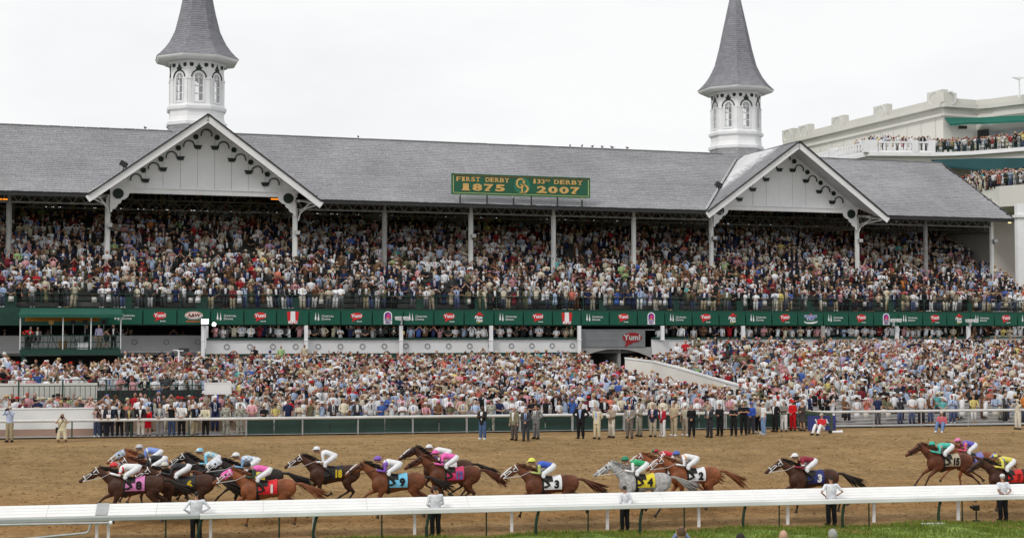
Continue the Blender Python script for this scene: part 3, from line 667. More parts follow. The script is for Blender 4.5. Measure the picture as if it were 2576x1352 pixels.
def slab_text(txt, x0, x1, z, h, parent, m=GOLD, bold=.03, y=-.02, serif=True):
    # slab-serif capitals: every character fitted in its own cell
    n = len(txt); cell = (x1-x0)/n; pieces = MB(); mes = []
    for i, ch in enumerate(txt):
        if ch == ' ': continue
        me = text_mesh(ch, h*1.38, m, bold*h, 1.0, .02)
        co = np.zeros(len(me.vertices)*3); me.vertices.foreach_get('co', co); co = co.reshape(-1,3)
        mn, mxx = co.min(0), co.max(0); cw = cell*(.84 if ch not in 'I1' else .5); sx = cw/(mxx[0]-mn[0]); sz = h/(mxx[2]-mn[2])
        co[:,0] = (co[:,0]-(mn[0]+mxx[0])/2)*sx + x0+cell*(i+.5); co[:,2] = (co[:,2]-mn[2])*sz + z; co[:,1] += y
        mes.append((co, [tuple(p.vertices) for p in me.polygons])); bpy.data.meshes.remove(me)
        if serif:
            xl, xr = x0+cell*(i+.5)-cw/2, x0+cell*(i+.5)+cw/2; sh = h*.13; e = cell*.045
            feet = {'F': [(xl-e, xl+cw*.55)], 'I': [(xl-e*3, xr+e*3)], '1': [(xl-e*2.4, xr+e*2.4)], 'R': [(xl-e, xl+cw*.42), (xr-cw*.3, xr+e)], 'T': [(xl+cw*.22, xr-cw*.22)], 'D': [(xl-e, xl+cw*.4)], 'E': [(xl-e, xl+cw*.3)], 'B': [(xl-e, xl+cw*.3)], 'Y': [(xl+cw*.2, xr-cw*.2)], '7': [(xl+cw*.12, xl+cw*.62)], '2': [(xl-e, xr+e)]}.get(ch, [])
            tops = {'F': [(xl-e, xl+cw*.3)], 'I': [(xl-e*3, xr+e*3)], 'R': [(xl-e, xl+cw*.3)], 'D': [(xl-e, xl+cw*.3)], 'E': [(xl-e, xl+cw*.3)], 'B': [(xl-e, xl+cw*.3)], 'Y': [(xl-e, xl+cw*.36), (xr-cw*.36, xr+e)]}.get(ch, [])
            for a, b in feet: pieces.box(a, b, y-.015, y+.015, z, z+sh)
            for a, b in tops: pieces.box(a, b, y-.015, y+.015, z+h-sh, z+h)
    for co, fs in mes: pieces.add([tuple(c) for c in co], fs)
    return put('lettering', pieces.mesh('lettering', m, fix=False), parent)
slab_text('FIRST DERBY', .38, 4.95, 18.0-.02, .36, sg)
slab_text('1875', .72, 4.65, 17.22, .58, sg, bold=.06)
slab_text('133', 6.98, 8.08, 17.97, .38, sg)
slab_text('RD', 8.12, 8.55, 18.17, .17, sg, serif=False)
slab_text('DERBY', 8.85, 11.45, 17.98, .36, sg)
slab_text('2007', 7.3, 11.25, 17.2, .58, sg, bold=.06)
q = MB(); q.prism([(6.08+.72*math.cos(2*math.pi*j/30), 17.73+.72*math.sin(2*math.pi*j/30)) for j in range(30)], -.02, -.002); obj('medallion', q, mat('sign_medallion', (.03,.17,.1), .5, .05), sg)
q = MB()
def thick_arc(q, cx, cz, rx, rz, a0, a1, t0, t1, n=22, y0=-.07, y1=-.02):
    for i in range(n):
        u0, u1 = i/n, (i+1)/n; A, B = R(a0+(a1-a0)*u0), R(a0+(a1-a0)*u1); ta = t0+(t1-t0)*math.sin(math.pi*u0); tb = t0+(t1-t0)*math.sin(math.pi*u1)
        q.prism([(cx+rx*math.cos(A), cz+rz*math.sin(A)), (cx+rx*math.cos(B), cz+rz*math.sin(B)), (cx+(rx-tb)*math.cos(B), cz+(rz-tb)*math.sin(B)), (cx+(rx-ta)*math.cos(A), cz+(rz-ta)*math.sin(A))], y0, y1)
thick_arc(q, 5.9, 17.95, .38, .42, 25, 330, .06, .16); q.box(6.12, 6.3, -.07, -.02, 17.93, 18.2)
obj('letter_c', q, GOLD, sg)
q = MB(); q.box(5.98, 6.12, -.075, -.025, 17.13, 17.85); q.box(5.86, 6.25, -.075, -.025, 17.13, 17.2); q.box(5.9, 6.3, -.075, -.025, 17.8, 17.87)
thick_arc(q, 6.12, 17.5, .52, .37, -90, 90, .06, .18, 18, -.075, -.025); obj('letter_d', q, GOLD, sg)
for x in (.75, 3.05, 5.35, 6.9, 9.2, 11.4):
    obj('post', MB().box(x-.05, x+.05, .0, .1, 16.05, SZ0), DARK, sg)
    if x in (.75, 5.35, 11.4):
        q = MB(); q.beam((x,0,16.75),(x-.3,-.5,16.72),.03,.03); q.box(x-.38,x-.2,-.62,-.42,16.68,16.82); q.beam((x,0,16.75),(x+.35,-.3,16.7),.03,.03); obj('sign_lamp', q, GREY, sg)

# ================================================================== BANNERS ALONG THE DECK FRONT
BW = 2.457; BY = -6.3
def ellipse(cx, cz, rx, rz, n=28): return [(cx+rx*math.cos(2*math.pi*j/n), cz+rz*math.sin(2*math.pi*j/n)) for j in range(n)]
def lt(txt, size, m, x, z, y=-.03, sx=1, bold=.0, align='CENTER', skew=0):
    me = text_mesh(txt, size, m, bold, sx, .006, align)
    if skew: me.transform(Matrix.Shear('XY', 4, (0, 0)) if False else Matrix(((1,0,skew,0),(0,1,0,0),(0,0,1,0),(0,0,0,1))))
    me.transform(Matrix.Translation((x, y, z))); return me
PURP = mat('purple_print', (.12,.03,.25), .5, .03); BLUEP = mat('blue_print', (.06,.1,.4), .5, .03); ORNG = mat('orange_print', (.7,.13,.02), .5, .03); BRWN = mat('brown_print', (.2,.06,.03), .5, .03); PINK = mat('pink_print', (.65,.05,.2), .5, .03)
def logo(kind, b):
    if kind == 'spires':
        for dx, dz in ((-.72,0),(-.5,-.04)):
            q = MB(); z = .2+dz; q.prism([(dx-.005,z+.18),(dx+.005,z+.18),(dx+.035,z-.1),(dx+.05,z-.22),(dx+.085,z-.28),(dx+.05,z-.3),(dx+.045,z-.4),(dx-.045,z-.4),(dx-.05,z-.3),(dx-.085,z-.28),(dx-.05,z-.22),(dx-.035,z-.1)], -.025, -.012); obj('spire_emblem', q, PWHITE, b)
        put('lettering', lt('C', .235, PWHITE, -.27, .105, align='LEFT', bold=.002), b); put('lettering', lt('HURCHILL', .17, PWHITE, -.115, .09, align='LEFT', bold=.002), b)
        put('lettering', lt('D', .235, PWHITE, -.27, -.125, align='LEFT', bold=.002), b); put('lettering', lt('OWNS', .17, PWHITE, -.1, -.14, align='LEFT', bold=.002), b)
    elif kind == 'bubble':
        q = MB(); q.prism(ellipse(0,.12,.47,.26), -.02, -.012); q.prism([(-.28,-.05),(.05,-.12),(-.36,-.34),(-.3,-.22)], -.0205, -.0125); obj('speech_bubble', q, RED, b)
        put('lettering', lt('Yum!', .37, PWHITE, 0, .12, -.035, 1.05, .012), b); put('lettering', lt('Brands', .12, PWHITE, .22, -.3, -.03, 1.2, .004), b)
    elif kind == 'bell':
        q = MB(); q.prism([(-.33,-.5),(.33,-.5),(.33,.2)]+[(.33*math.cos(R(a)), .2+.3*math.sin(R(a))) for a in range(15,180,15)]+[(-.33,.2)], -.02, -.012); obj('arched_badge', q, PWHITE, b)
        q = MB(); q.prism([(-.25,-.12),(.25,-.12),(.25,.18)]+[(.25*math.cos(R(a)), .18+.24*math.sin(R(a))) for a in range(15,180,15)]+[(-.25,.18)], -.026, -.0205); obj('purple_field', q, PURP, b)
        q = MB(); q.prism([(-.19,-.02),(-.1,.12),(-.04,.3),(.08,.33),(.15,.2),(.24,.0),(.1,-.05)], -.033, -.0265); obj('bell', q, PINK, b)
        q = MB(); q.prism(ellipse(-.02,-.05,.1,.035,12), -.036, -.0335); obj('clapper', q, YEL, b)
        put('lettering', lt('TACO', .17, PURP, 0, -.22, -.03, 1.15, .008), b); put('lettering', lt('BELL', .17, PURP, 0, -.38, -.03, 1.15, .008), b)
    elif kind == 'stripes':
        q = MB(); q.prism([(-.45,.42),(-.18,.46),(-.2,-.4),(-.36,-.42)], -.02, -.012); q.prism([(.18,.46),(.45,.42),(.36,-.42),(.2,-.4)], -.02, -.012); q.prism([(-.19,-.28),(.19,-.28),(.19,-.5),(-.19,-.5)], -.02, -.012); obj('red_stripe', q, RED, b)
        q = MB(); q.prism([(-.17,.46),(.17,.46),(.19,-.27),(-.19,-.27)], -.021, -.012); obj('white_stripe', q, PWHITE, b)
        put('lettering', lt('KFC', .25, PWHITE, 0, -.38, -.032, 1.5, .016), b)
    elif kind == 'hut':
        q = MB(); q.prism([(-.36,.16),(-.28,.2),(-.16,.26),(-.1,.42),(.1,.46),(.2,.3),(.34,.24),(.42,.16),(.1,.2)], -.02, -.012); obj('red_roof', q, RED, b)
        put('lettering', lt('Pizza', .3, PWHITE, -.05, .04, -.03, 1.05, .014, skew=.2), b); put('lettering', lt('Hut', .3, PWHITE, .02, -.2, -.03, 1.05, .014, skew=.2), b)
        q = MB(); q.prism([(-.18,-.42),(.3,-.3),(.32,-.26),(-.16,-.36)], -.02, -.012); obj('underline', q, YEL, b)
    elif kind == 'oval':
        q = MB(); q.prism(ellipse(0,.12,.66,.3), -.016, -.01); obj('white_oval', q, PWHITE, b)
        q = MB(); thick_arc(q, 0, .12, .62, .27, 0, 180, .045, .05, 16, -.024, -.018); obj('orange_ring', q, ORNG, b)
        q = MB(); thick_arc(q, 0, .12, .62, .27, 180, 360, .045, .05, 16, -.024, -.018); obj('brown_ring', q, BRWN, b)
        put('lettering', lt('A&W', .36, BRWN, 0, .12, -.03, 1.1, .018, skew=.2), b); put('lettering', lt('All American Food', .14, ORNG, 0, -.32, -.03, 1.05, .006), b)
    elif kind == 'ship':
        q = MB(); q.prism([(-.62,.3),(.62,.3),(.6,.1),(.3,.08),(.34,-.12),(-.36,-.12),(-.34,.08),(-.6,.1)], -.018, -.012); obj('backing_shape', q, PWHITE, b)
        q = MB(); q.prism([(-.68,-.2),(-.3,-.3),(.3,-.26),(.68,-.2),(.56,-.34),(.2,-.42),(-.3,-.42),(-.56,-.34)], -.018, -.012); obj('wave', q, PWHITE, b)
        put('lettering', lt('LONG JOHN', .2, BLUEP, 0, .19, -.03, 1.05, .01), b); put('lettering', lt("SILVER'S", .2, BLUEP, 0, -.01, -.03, .85, .01), b)
        q = MB(); q.prism(ellipse(0,.38,.08,.08,12), -.022, -.014); obj('emblem', q, PINK, b)
seq = 'spires bubble oval spires bubble stripes spires bubble bell spires bubble hut spires bubble stripes spires bubble bell spires bubble hut spires bubble ship spires bubble bell spires bubble hut spires bubble spires'.split()
KIND = {'spires': 'banner with white twin-spire emblem and white lettering', 'bubble': 'banner with red speech-bubble logo', 'bell': 'banner with white arched bell badge', 'stripes': 'banner with red and white striped chicken logo', 'hut': 'banner with red roof pizza logo', 'oval': 'banner with white oval logo over orange lettering', 'ship': 'banner with blue and white restaurant logo over a white wave'}
NAMES = ['first','second','third','fourth','fifth','sixth','seventh','eighth','ninth','tenth','eleventh','twelfth']
tot = {k: seq.count(k) for k in set(seq)}; cnt = {}
proto = {}
def banner_cloth():
    q = MB(); nx, nz = 10, 4; g = {}
    for i in range(nx+1):
        for j in range(nz+1):
            x = -BW/2+.05+(BW-.1)*i/nx; z = -.54+1.08*j/nz; g[i,j] = len(q.v); q.v.append((x, .012*math.sin(i*1.3+j)-.002-(.0), z))
    for i in range(nx):
        for j in range(nz): q.f.append((g[i,j],g[i+1,j],g[i+1,j+1],g[i,j+1])); q.c.append(None)
    q.box(-BW/2+.05, BW/2-.05, .03, .05, -.54, .54)
    return q
CLOTHME = banner_cloth().mesh('cloth', BAN, True, fix=False)
for i, k in enumerate(seq):
    s_ = -29.3+BW*(i+.5); cnt[k] = cnt.get(k, 0)+1
    which = 'only' if tot[k] == 1 else NAMES[cnt[k]-1]
    lab = f'green {KIND[k]}' + ('' if tot[k] == 1 else f', {which} of its kind from the left')
    if k in proto: b = copy_tree(proto[k])
    else:
        b = thing('banner', '', 'banner'); put('cloth', CLOTHME, b); logo(k, b); proto[k] = b
    b.location = ST(s_, BY+.02, 6.73); b.rotation_euler = (0,0,TH); b['label'] = lab; b['category'] = 'banner'; b['group'] = 'green sponsor banners along the upper deck front'

# tunnel sign and portal -------------------------------------------------
a = onN(1459, 850, -6.35)[0]; b_ = onN(1640, 850, -6.35)[0]
ts = thing('tunnel_sign', 'grey sponsor sign with red speech bubble above the tunnel arch', 'sign', ST(a, -6.35, 0), TH)
W_ = b_-a; z0, z1 = onN(1550, 872, -6.35)[1], onN(1550, 831, -6.35)[1]
obj('panel', MB().box(0, W_-.6, 0, .1, z0, z1), mat('sign_grey', (.17,.18,.19), .6, .15, .6), ts)
q = MB(); q.prism(ellipse(W_-1.75,(z0+z1)/2+.1,.85,.42), -.03, -.01); q.prism([(W_-2.3,z0+.45),(W_-1.7,z0+.3),(W_-2.4,z0+.02)], -.031, -.011); obj('speech_bubble', q, mat('shaded_red_print', (.25,.012,.016), .6, .1, 2), ts)  # red darkened to paint in the shade the sign stands in
put('lettering', lt('Yum!', .62, mat('shaded_white_print', (.45,.45,.44), .6, .08, 2), W_-1.75, (z0+z1)/2+.1, -.05, 1.1, .02), ts)  # white lettering dimmed in its colour for the same shade
put('lettering', lt('Kentucky Derby Presented By', .36, mat('faint_grey_lettering', (.3,.31,.32), .6, .05), W_/2-1.25, (z0+z1)/2, -.02, .62), ts)
pt = thing('tunnel_portal', 'concrete tunnel mouth with shallow arched lintel under the stand', 'tunnel', ST(a, -6.3, 0), TH)
q = MB(); 
for i in range(12):
    u0, u1 = i/12*W_, (i+1)/12*W_; f = lambda u: z0-.18-.75*abs(2*u/W_-1)**2.2
    q.prism([(u0,f(u0)),(u1,f(u1)),(u1,z0-.02),(u0,z0-.02)], .02, .3)
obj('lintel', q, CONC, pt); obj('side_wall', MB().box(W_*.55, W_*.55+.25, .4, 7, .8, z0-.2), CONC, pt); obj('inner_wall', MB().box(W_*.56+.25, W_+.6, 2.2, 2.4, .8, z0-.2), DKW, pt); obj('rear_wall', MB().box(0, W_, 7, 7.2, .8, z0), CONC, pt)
obj('shelf', MB().box(-.02, W_+.4, .3, 1.2, z1+.04, z1+.1), GREY, pt)

# ramp wall from the tunnel down into the terrace
def wpt(x, y, D): return atY(x, y, D)
top = [wpt(1572,903,107.5), wpt(1640,911,105.8), wpt(1700,926,102.5), wpt(1760,944,99.0), wpt(1800,956,96.5), wpt(1850,970,93.5), wpt(1905,986,90.3)]
rw = thing('ramp_wall', 'pale concrete parapet wall stepping down beside the tunnel ramp', 'wall', (0,0,0))
for i in range(len(top)-1):
    A, B = top[i], top[i+1]; d = (B-A); nrm = Vector((-d.y, d.x, 0)).normalized()*.2; q = MB()
    q.add([A,B,B+nrm,A+nrm,(A.x,A.y,-.4),(B.x,B.y,-.4),(B.x+nrm.x,B.y+nrm.y,-.4),(A.x+nrm.x,A.y+nrm.y,-.4)], [(0,1,2,3),(7,6,5,4),(0,4,5,1),(1,5,6,2),(2,6,7,3),(3,7,4,0)])
    obj('wall_panel', q, CREAM, rw)
    q = MB(); u = Vector((0,0,.03)); q.add([A-nrm*.3+u,B-nrm*.3+u,B+nrm*1.3+u,A+nrm*1.3+u,A-nrm*.3+u*5,B-nrm*.3+u*5,B+nrm*1.3+u*5,A+nrm*1.3+u*5], [(3,2,1,0),(4,5,6,7),(0,1,5,4),(1,2,6,5),(2,3,7,6),(3,0,4,7)]); obj('coping', q, WHITE2, rw)
RAMP = [(p.x, p.y) for p in top]

# ================================================================== CLUBHOUSE BEHIND, ON THE RIGHT
ch = thing('clubhouse', 'large cream modern clubhouse with rooftop balconies behind the right end of the stand', 'building', (0,0,0))
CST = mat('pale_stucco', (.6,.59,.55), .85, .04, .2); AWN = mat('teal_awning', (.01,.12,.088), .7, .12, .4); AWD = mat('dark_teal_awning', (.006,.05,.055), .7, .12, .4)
def XY(x, D): p = atY(x, 700, D); return Vector((p.x, p.y))
def Zy(y, D): return CZ+(830-y)*D/FPX*1.002
C0 = XY(2378, 180); LE = XY(1978, 217)
def wall_seg(mb, a, b, z0, z1, th=.5):
    d = (b-a).normalized(); n = Vector((-d.y, d.x))
    if n.y < 0: n = -n
    mb.add([(a.x,a.y,z0),(b.x,b.y,z0),(b.x+n.x*th,b.y+n.y*th,z0),(a.x+n.x*th,a.y+n.y*th,z0),(a.x,a.y,z1),(b.x,b.y,z1),(b.x+n.x*th,b.y+n.y*th,z1),(a.x+n.x*th,a.y+n.y*th,z1)], [(3,2,1,0),(4,5,6,7),(0,1,5,4),(1,2,6,5),(2,3,7,6),(3,0,4,7)])
ZT = Zy(243, 180); 
FR = [XY(2378,180), XY(2462,182), XY(2500,181), XY(2540,179.3), XY(2590,177.5), XY(2700,174)]
q = MB(); wall_seg(q, LE, C0, 0, ZT); obj('side_wall', q, CST, ch)
q = MB()
for a, b in zip(FR, FR[1:]): wall_seg(q, a, b, 0, ZT)
obj('front_wall', q, CST, ch)
q = MB()
off = Vector((-.8,-.6))
for zz, o, hh in ((Zy(268,180), .55, .55), (Zy(290,180), .3, .3)):
    wall_seg(q, LE+off*o, C0+off*o*1.4, zz, zz+hh)
    for a, b in zip(FR, FR[1:]): wall_seg(q, a+Vector((0,-1))*o*1.4, b+Vector((0,-1))*o*1.4, zz, zz+hh)
obj('cornice', q, CST, ch)
for i, f in enumerate((.03, .15, .385, .655, .965)):
    P = LE.lerp(C0, f); d = (C0-LE).normalized(); q = MB(); wall_seg(q, P-d*1.6+off*.35, P+d*1.6+off*.35, Zy(268,180)+.6, ZT+1.0, .9); pn = obj('parapet_pier', q, CST, ch)
    Nn = Vector((d.y, -d.x)); Nn = Nn if Nn.dot(off) > 0 else -Nn; q = MB(); cc = P+off*.35+Nn*.03; zc = (Zy(268,180)+ZT+1.3)/2
    for j in range(20):
        A, B = 2*math.pi*j/20, 2*math.pi*(j+1)/20; f3 = lambda a: Vector((cc.x+d.x*math.cos(a)*1.15, cc.y+d.y*math.cos(a)*1.15, zc+math.sin(a)*.85)); q.beam(f3(A), f3(B), .1, .1)
    obj('round_moulding', q, WHITE2, pn)
q = MB(); a = XY(2380,179.3); b = XY(2413,180.3); wall_seg(q, a, b, Zy(268,180)+.6, Zy(231,180), 1.5); pn = obj('parapet_pier', q, CST, ch)
q = MB(); m_ = (a+b)/2; d = (b-a).normalized()
for j in range(20):
    A, B = 2*math.pi*j/20, 2*math.pi*(j+1)/20; f3 = lambda t: Vector((m_.x+d.x*math.cos(t)*.72, m_.y-.1, (Zy(268,180)+Zy(231,180))/2+.2+math.sin(t)*.85)); q.beam(f3(A), f3(B), .14, .14)
obj('round_moulding', q, WHITE2, pn)
for k in range(12):
    P = LE.lerp(C0, .1+k*.078); d = (C0-LE).normalized(); q = MB(); wall_seg(q, P-d*.04-Vector((.05,.05)), P+d*.04-Vector((.05,.05)), 15, Zy(293,180), .02); obj('panel_joint', q, CST, ch)
# top awning
def awn(pts, y0, y1, m, name='awning', out_=2.2):
    q = MB()
    for (xa, Da, ya0, ya1), (xb, Db, yb0, yb1) in zip(pts, pts[1:]):
        A = XY(xa, Da); B = XY(xb, Db); q.add([(A.x,A.y,Zy(ya0,Da)),(B.x,B.y,Zy(yb0,Db)),(B.x,B.y-out_,Zy(yb1,Db-out_)),(A.x,A.y-out_,Zy(ya1,Da-out_)),(A.x,A.y,Zy(ya0,Da)-.1),(B.x,B.y,Zy(yb0,Db)-.1),(B.x,B.y-out_,Zy(yb1,Db-out_)-.25),(A.x,A.y-out_,Zy(ya1,Da-out_)-.25)], [(0,1,2,3),(3,2,6,7),(4,7,6,5),(0,3,7,4),(1,5,6,2)])
    obj(name, q, m, ch)
awn([(2382,179.8,294,310),(2430,180.5,294,306),(2470,181,294,306),(2520,179.5,291,303),(2590,176.8,288,300),(2700,173,284,296)], 0, 0, AWN)
q = MB(); wall_seg(q, XY(2495,180.6), XY(2590,176.9), Zy(350,176), Zy(318,176), .2); obj('window', q, mat('dark_window_glass', (.14,.16,.17), .15, .1, 1, spec=.6), ch)
q = MB(); wall_seg(q, XY(2464,181.5), XY(2492,180.6), Zy(352,180), Zy(322,180), .2); obj('doorway', q, DKW, ch)
obj('wall_lamp', MB().box(*( (lambda p:(p.x-.5,p.x+.5,p.y-.6,p.y-.1))(XY(2425,180.5)) ), Zy(325,181), Zy(318,181)), DARK, ch)
# balcony platform with balustrade
BC = XY(2192, 168); BL = XY(2030, 181.5); BR = XY(2346, 168.3)
zf = Zy(383, 168)
DK = [BC, BR, XY(2400,167.8), XY(2450,167), XY(2510,165.3), XY(2590,163), XY(2700,159.5)]
q = MB(); 
poly = [(BL.x,BL.y)]+[(p.x,p.y) for p in DK]+[(DK[-1].x, 190), (LE.x, 216)]
q.slab(poly, zf-1.3, zf-.45); obj('balcony_slab', q, CST, ch)
q = MB(); ctr = Vector((50, 185))
poly2 = [((p[0]-ctr.x)*1.012+ctr.x-.1, (p[1]-ctr.y)*1.03+ctr.y-.1) for p in poly]; q.slab(poly2, zf-.45, zf); obj('balcony_cornice', q, WHITE, ch)
def balustrade(a, b, zf, h=1.35):
    d = (b-a); n = int(d.length/.62); q = MB(); u = d.normalized()
    bl = put('balustrade', None, ch)
    q = MB(); wall_seg(q, a, b, zf, zf+.22, .25); wall_seg(q, a, b, zf+h-.2, zf+h, .3); obj('balustrade_rail', q, WHITE, bl)
    for i in range(n):
        P = a+u*(i+.5)*(d.length/n); w_ = .14; obj('baluster', MB().tube([(P.x,P.y+.12,zf+.2),(P.x,P.y+.12,zf+.55),(P.x,P.y+.12,zf+h-.2)], [.12,.17,.1], 6), WHITE, bl)
    return bl
balustrade(BL+Vector((.3,-.2)), BC+Vector((-.4,.1)), zf); balustrade(BC+Vector((.8,-.2)), XY(2300,168.2)+Vector((0,-.3)), zf); balustrade(XY(2308,168.2)+Vector((0,-.3)), BR+Vector((0,-.3)), zf)
for P, w_ in ((BC,.8), (XY(2304,168.1),.35), (BR,.4), (BL.lerp(BC,.45),.6)): obj('balustrade_pier', MB().box(P.x-w_,P.x+w_,P.y-.5,P.y+.4,zf,zf+1.5), WHITE, ch)
q = MB(); q2 = DK[1:]
for a, b in zip(q2, q2[1:]):
    for z in (1.15, .7, .3): q.tube([(a.x,a.y-.3,zf+z),(b.x,b.y-.3,zf+z)], .035, 5)
    for i in range(4): P = a.lerp(b, i/4); q.tube([(P.x,P.y-.3,zf),(P.x,P.y-.3,zf+1.15)], .04, 5)
obj('balcony_railing', q, GREEN, ch)
# second level: awning, deck and cantilever
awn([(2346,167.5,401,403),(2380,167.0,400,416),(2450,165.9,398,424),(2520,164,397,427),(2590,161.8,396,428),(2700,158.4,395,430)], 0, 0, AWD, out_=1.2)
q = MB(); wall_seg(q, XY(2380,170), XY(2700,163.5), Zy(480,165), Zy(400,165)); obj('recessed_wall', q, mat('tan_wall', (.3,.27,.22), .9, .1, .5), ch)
cz0, cz1 = Zy(520,150), Zy(468,150)
K1, K2, K3 = XY(2441,158), XY(2517,150), XY(2720,144); 
q = MB(); 
q.add([(K1.x,K1.y,Zy(478,158)),(K2.x,K2.y,cz1),(K3.x,K3.y,cz1),(K3.x,160,cz1),(K1.x,164,cz1),(K2.x-1.2,K2.y+1.2,cz0),(K2.x,K2.y,cz0),(K3.x,K3.y,cz0),(K3.x,160,cz0),(K2.x-1.2,162,cz0)], [(0,1,2,3,4),(9,8,7,6,5),(0,5,6,1),(1,6,7,2),(2,7,8,3),(3,8,9,4),(4,9,5,0)]); obj('cantilever_deck', q, CST, ch)
q = MB()
for a, b in ((K1,K2),(K2,K3)):
    za = Zy(478,158) if a is K1 else cz1
    for z in (1.1,.6): q.tube([(a.x,a.y+.2,za+z),(b.x,b.y+.2,cz1+z)], .035, 5)
    for i in range(8): P = a.lerp(b, i/8); q.tube([(P.x,P.y+.2,cz1-.1),(P.x,P.y+.2,cz1+1.1)], .035, 5)
obj('deck_railing', q, GREEN, ch)
q = MB(); P = XY(2568,146); q.box(P.x-.42,P.x+.42,P.y-.4,P.y+.4,2,cz0); q.box(P.x-.6,P.x+.6,P.y-.6,P.y+.6,cz0-1.5,cz0-1.2); obj('column', q, WHITE, ch)
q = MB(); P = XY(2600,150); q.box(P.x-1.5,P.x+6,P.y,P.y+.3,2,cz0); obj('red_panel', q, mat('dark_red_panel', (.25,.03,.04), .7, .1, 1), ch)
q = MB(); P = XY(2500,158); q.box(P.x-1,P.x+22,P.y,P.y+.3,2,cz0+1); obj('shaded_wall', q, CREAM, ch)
# a slim mast at the picture's right edge
ms = thing('flag_mast', 'thin white mast with a small cross-arm on the clubhouse roof', 'mast', (0,0,0))
P = XY(2572,176); q = MB(); q.tube([(P.x,P.y,Zy(245,176)),(P.x,P.y,Zy(190,176))], .12, 6); obj('pole', q, WHITE, ms); obj('cross_arm', MB().prism([(P.x-.9,Zy(192,176)),(P.x+.9,Zy(192,176)),(P.x+.1,Zy(198,176)),(P.x-.1,Zy(198,176))], P.y-.15, P.y+.15), WHITE, ms)
# ================================================================== PEOPLE
SKINS = [(.44,.25,.17),(.38,.2,.135),(.5,.3,.22),(.33,.17,.11),(.09,.045,.028)]
HAIRS = {'dark': (.025,.018,.014), 'brown': (.09,.05,.028), 'blond': (.38,.25,.11), 'grey': (.32,.31,.3), 'white': (.6,.59,.57), 'red': (.2,.07,.03)}
def skin_mat(i): return mat('skin_tone_%s' % 'abcde'[i], SKINS[i], .6, .06, 8, spec=.3)
def hair_mat(k): return mat('hair_'+k, HAIRS[k], .7, .25, 30)
ARM = {   # elbow, hand for the right side (+x); y negative is to the front
 'down': ((.25,.0,1.13),(.25,-.07,.88)), 'clasp': ((.26,-.02,1.12),(.05,-.2,.98)), 'crossed': ((.24,-.1,1.15),(-.07,-.21,1.2)),
 'hips': ((.37,.06,1.17),(.17,-.04,1.02)), 'bino': ((.27,-.2,1.32),(.07,-.2,1.6)), 'lean': ((.26,-.2,1.1),(.1,-.36,1.05)), 'back': ((.27,.1,1.14),(.05,.17,1.0)), 'notes': ((.25,-.05,1.13),(.12,-.26,1.12)), 'sit': ((.24,-.1,.0),(.1,-.3,0))}
def hand(mb, wr, d, side, grip=.4):
    wr = Vector(wr); d = Vector(d).normalized(); ref = Vector((side,0,.01)); x = d.cross(Vector((0,1,0))); x = x.normalized() if x.length > .2 else Vector((0,0,1)); y = d.cross(x).normalized()
    mb.tube([wr-d*.02, wr+d*.03, wr+d*.085], [(.026,.018),(.04,.016),(.038,.014)], 6)
    for i, (o, ln) in enumerate(((-.03,.062),(-.01,.075),(.011,.07),(.03,.055))):
        b = wr+d*.08+x*o; k = b+d*ln*.5-y*.012*grip*side; e = k+(d-y*grip*side*1.0).normalized()*ln*.5; mb.tube([b-d*.02, k, e], [.0095,.009,.007], 5)
    b = wr+d*.02+x*.032; mb.tube([b-x*.01, b+(d+x*.9).normalized()*.035, b+(d*1.4+x*.6).normalized()*.065], [.011,.0105,.008], 5)
def head_shape(mb, c, tilt=0.0, k=1.0):
    c = Vector(c); M = Matrix.Rotation(tilt, 3, 'X')
    mb.ell(c+M@Vector((0,.008,.02)), (.074*k,.092*k,.098*k), 12, 9, M=M)          # cranium
    mb.ell(c+M@Vector((0,-.03,-.045)), (.056*k,.062*k,.075*k), 10, 8, M=M)        # jaw
    mb.ell(c+M@Vector((0,-.092,-.022)), (.013*k,.022*k,.022*k), 6, 5, M=M)        # nose
    mb.ell(c+M@Vector((0,-.083,-.064)), (.022*k,.01*k,.008*k), 6, 4, M=M)         # lips
    for s in (-1,1): mb.ell(c+M@Vector((s*.075,.01,-.012)), (.012*k,.02*k,.03*k), 6, 5, M=M)
CACHE = {}
def arm_pts(arm, s, sh=(.185,0,1.41)):
    e, h = ARM[arm]; return Vector((s*sh[0],sh[1],sh[2])), Vector((s*e[0],e[1],e[2])), Vector((s*h[0],h[1],h[2]))
LEGP = {'stand': ((.095,0,.9),(.11,-.02,.5),(.12,.02,.09)), 'wide': ((.1,0,.9),(.15,-.02,.5),(.2,.02,.09)), 'kneel': ((.1,0,.5),(.17,-.26,.1),(.17,.12,.07)), 'sit': ((.1,.0,.28),(.16,-.38,.5),(.16,-.62,.07))}
TZ = {'stand': 0, 'wide': 0, 'kneel': -.42, 'sit': -.64}
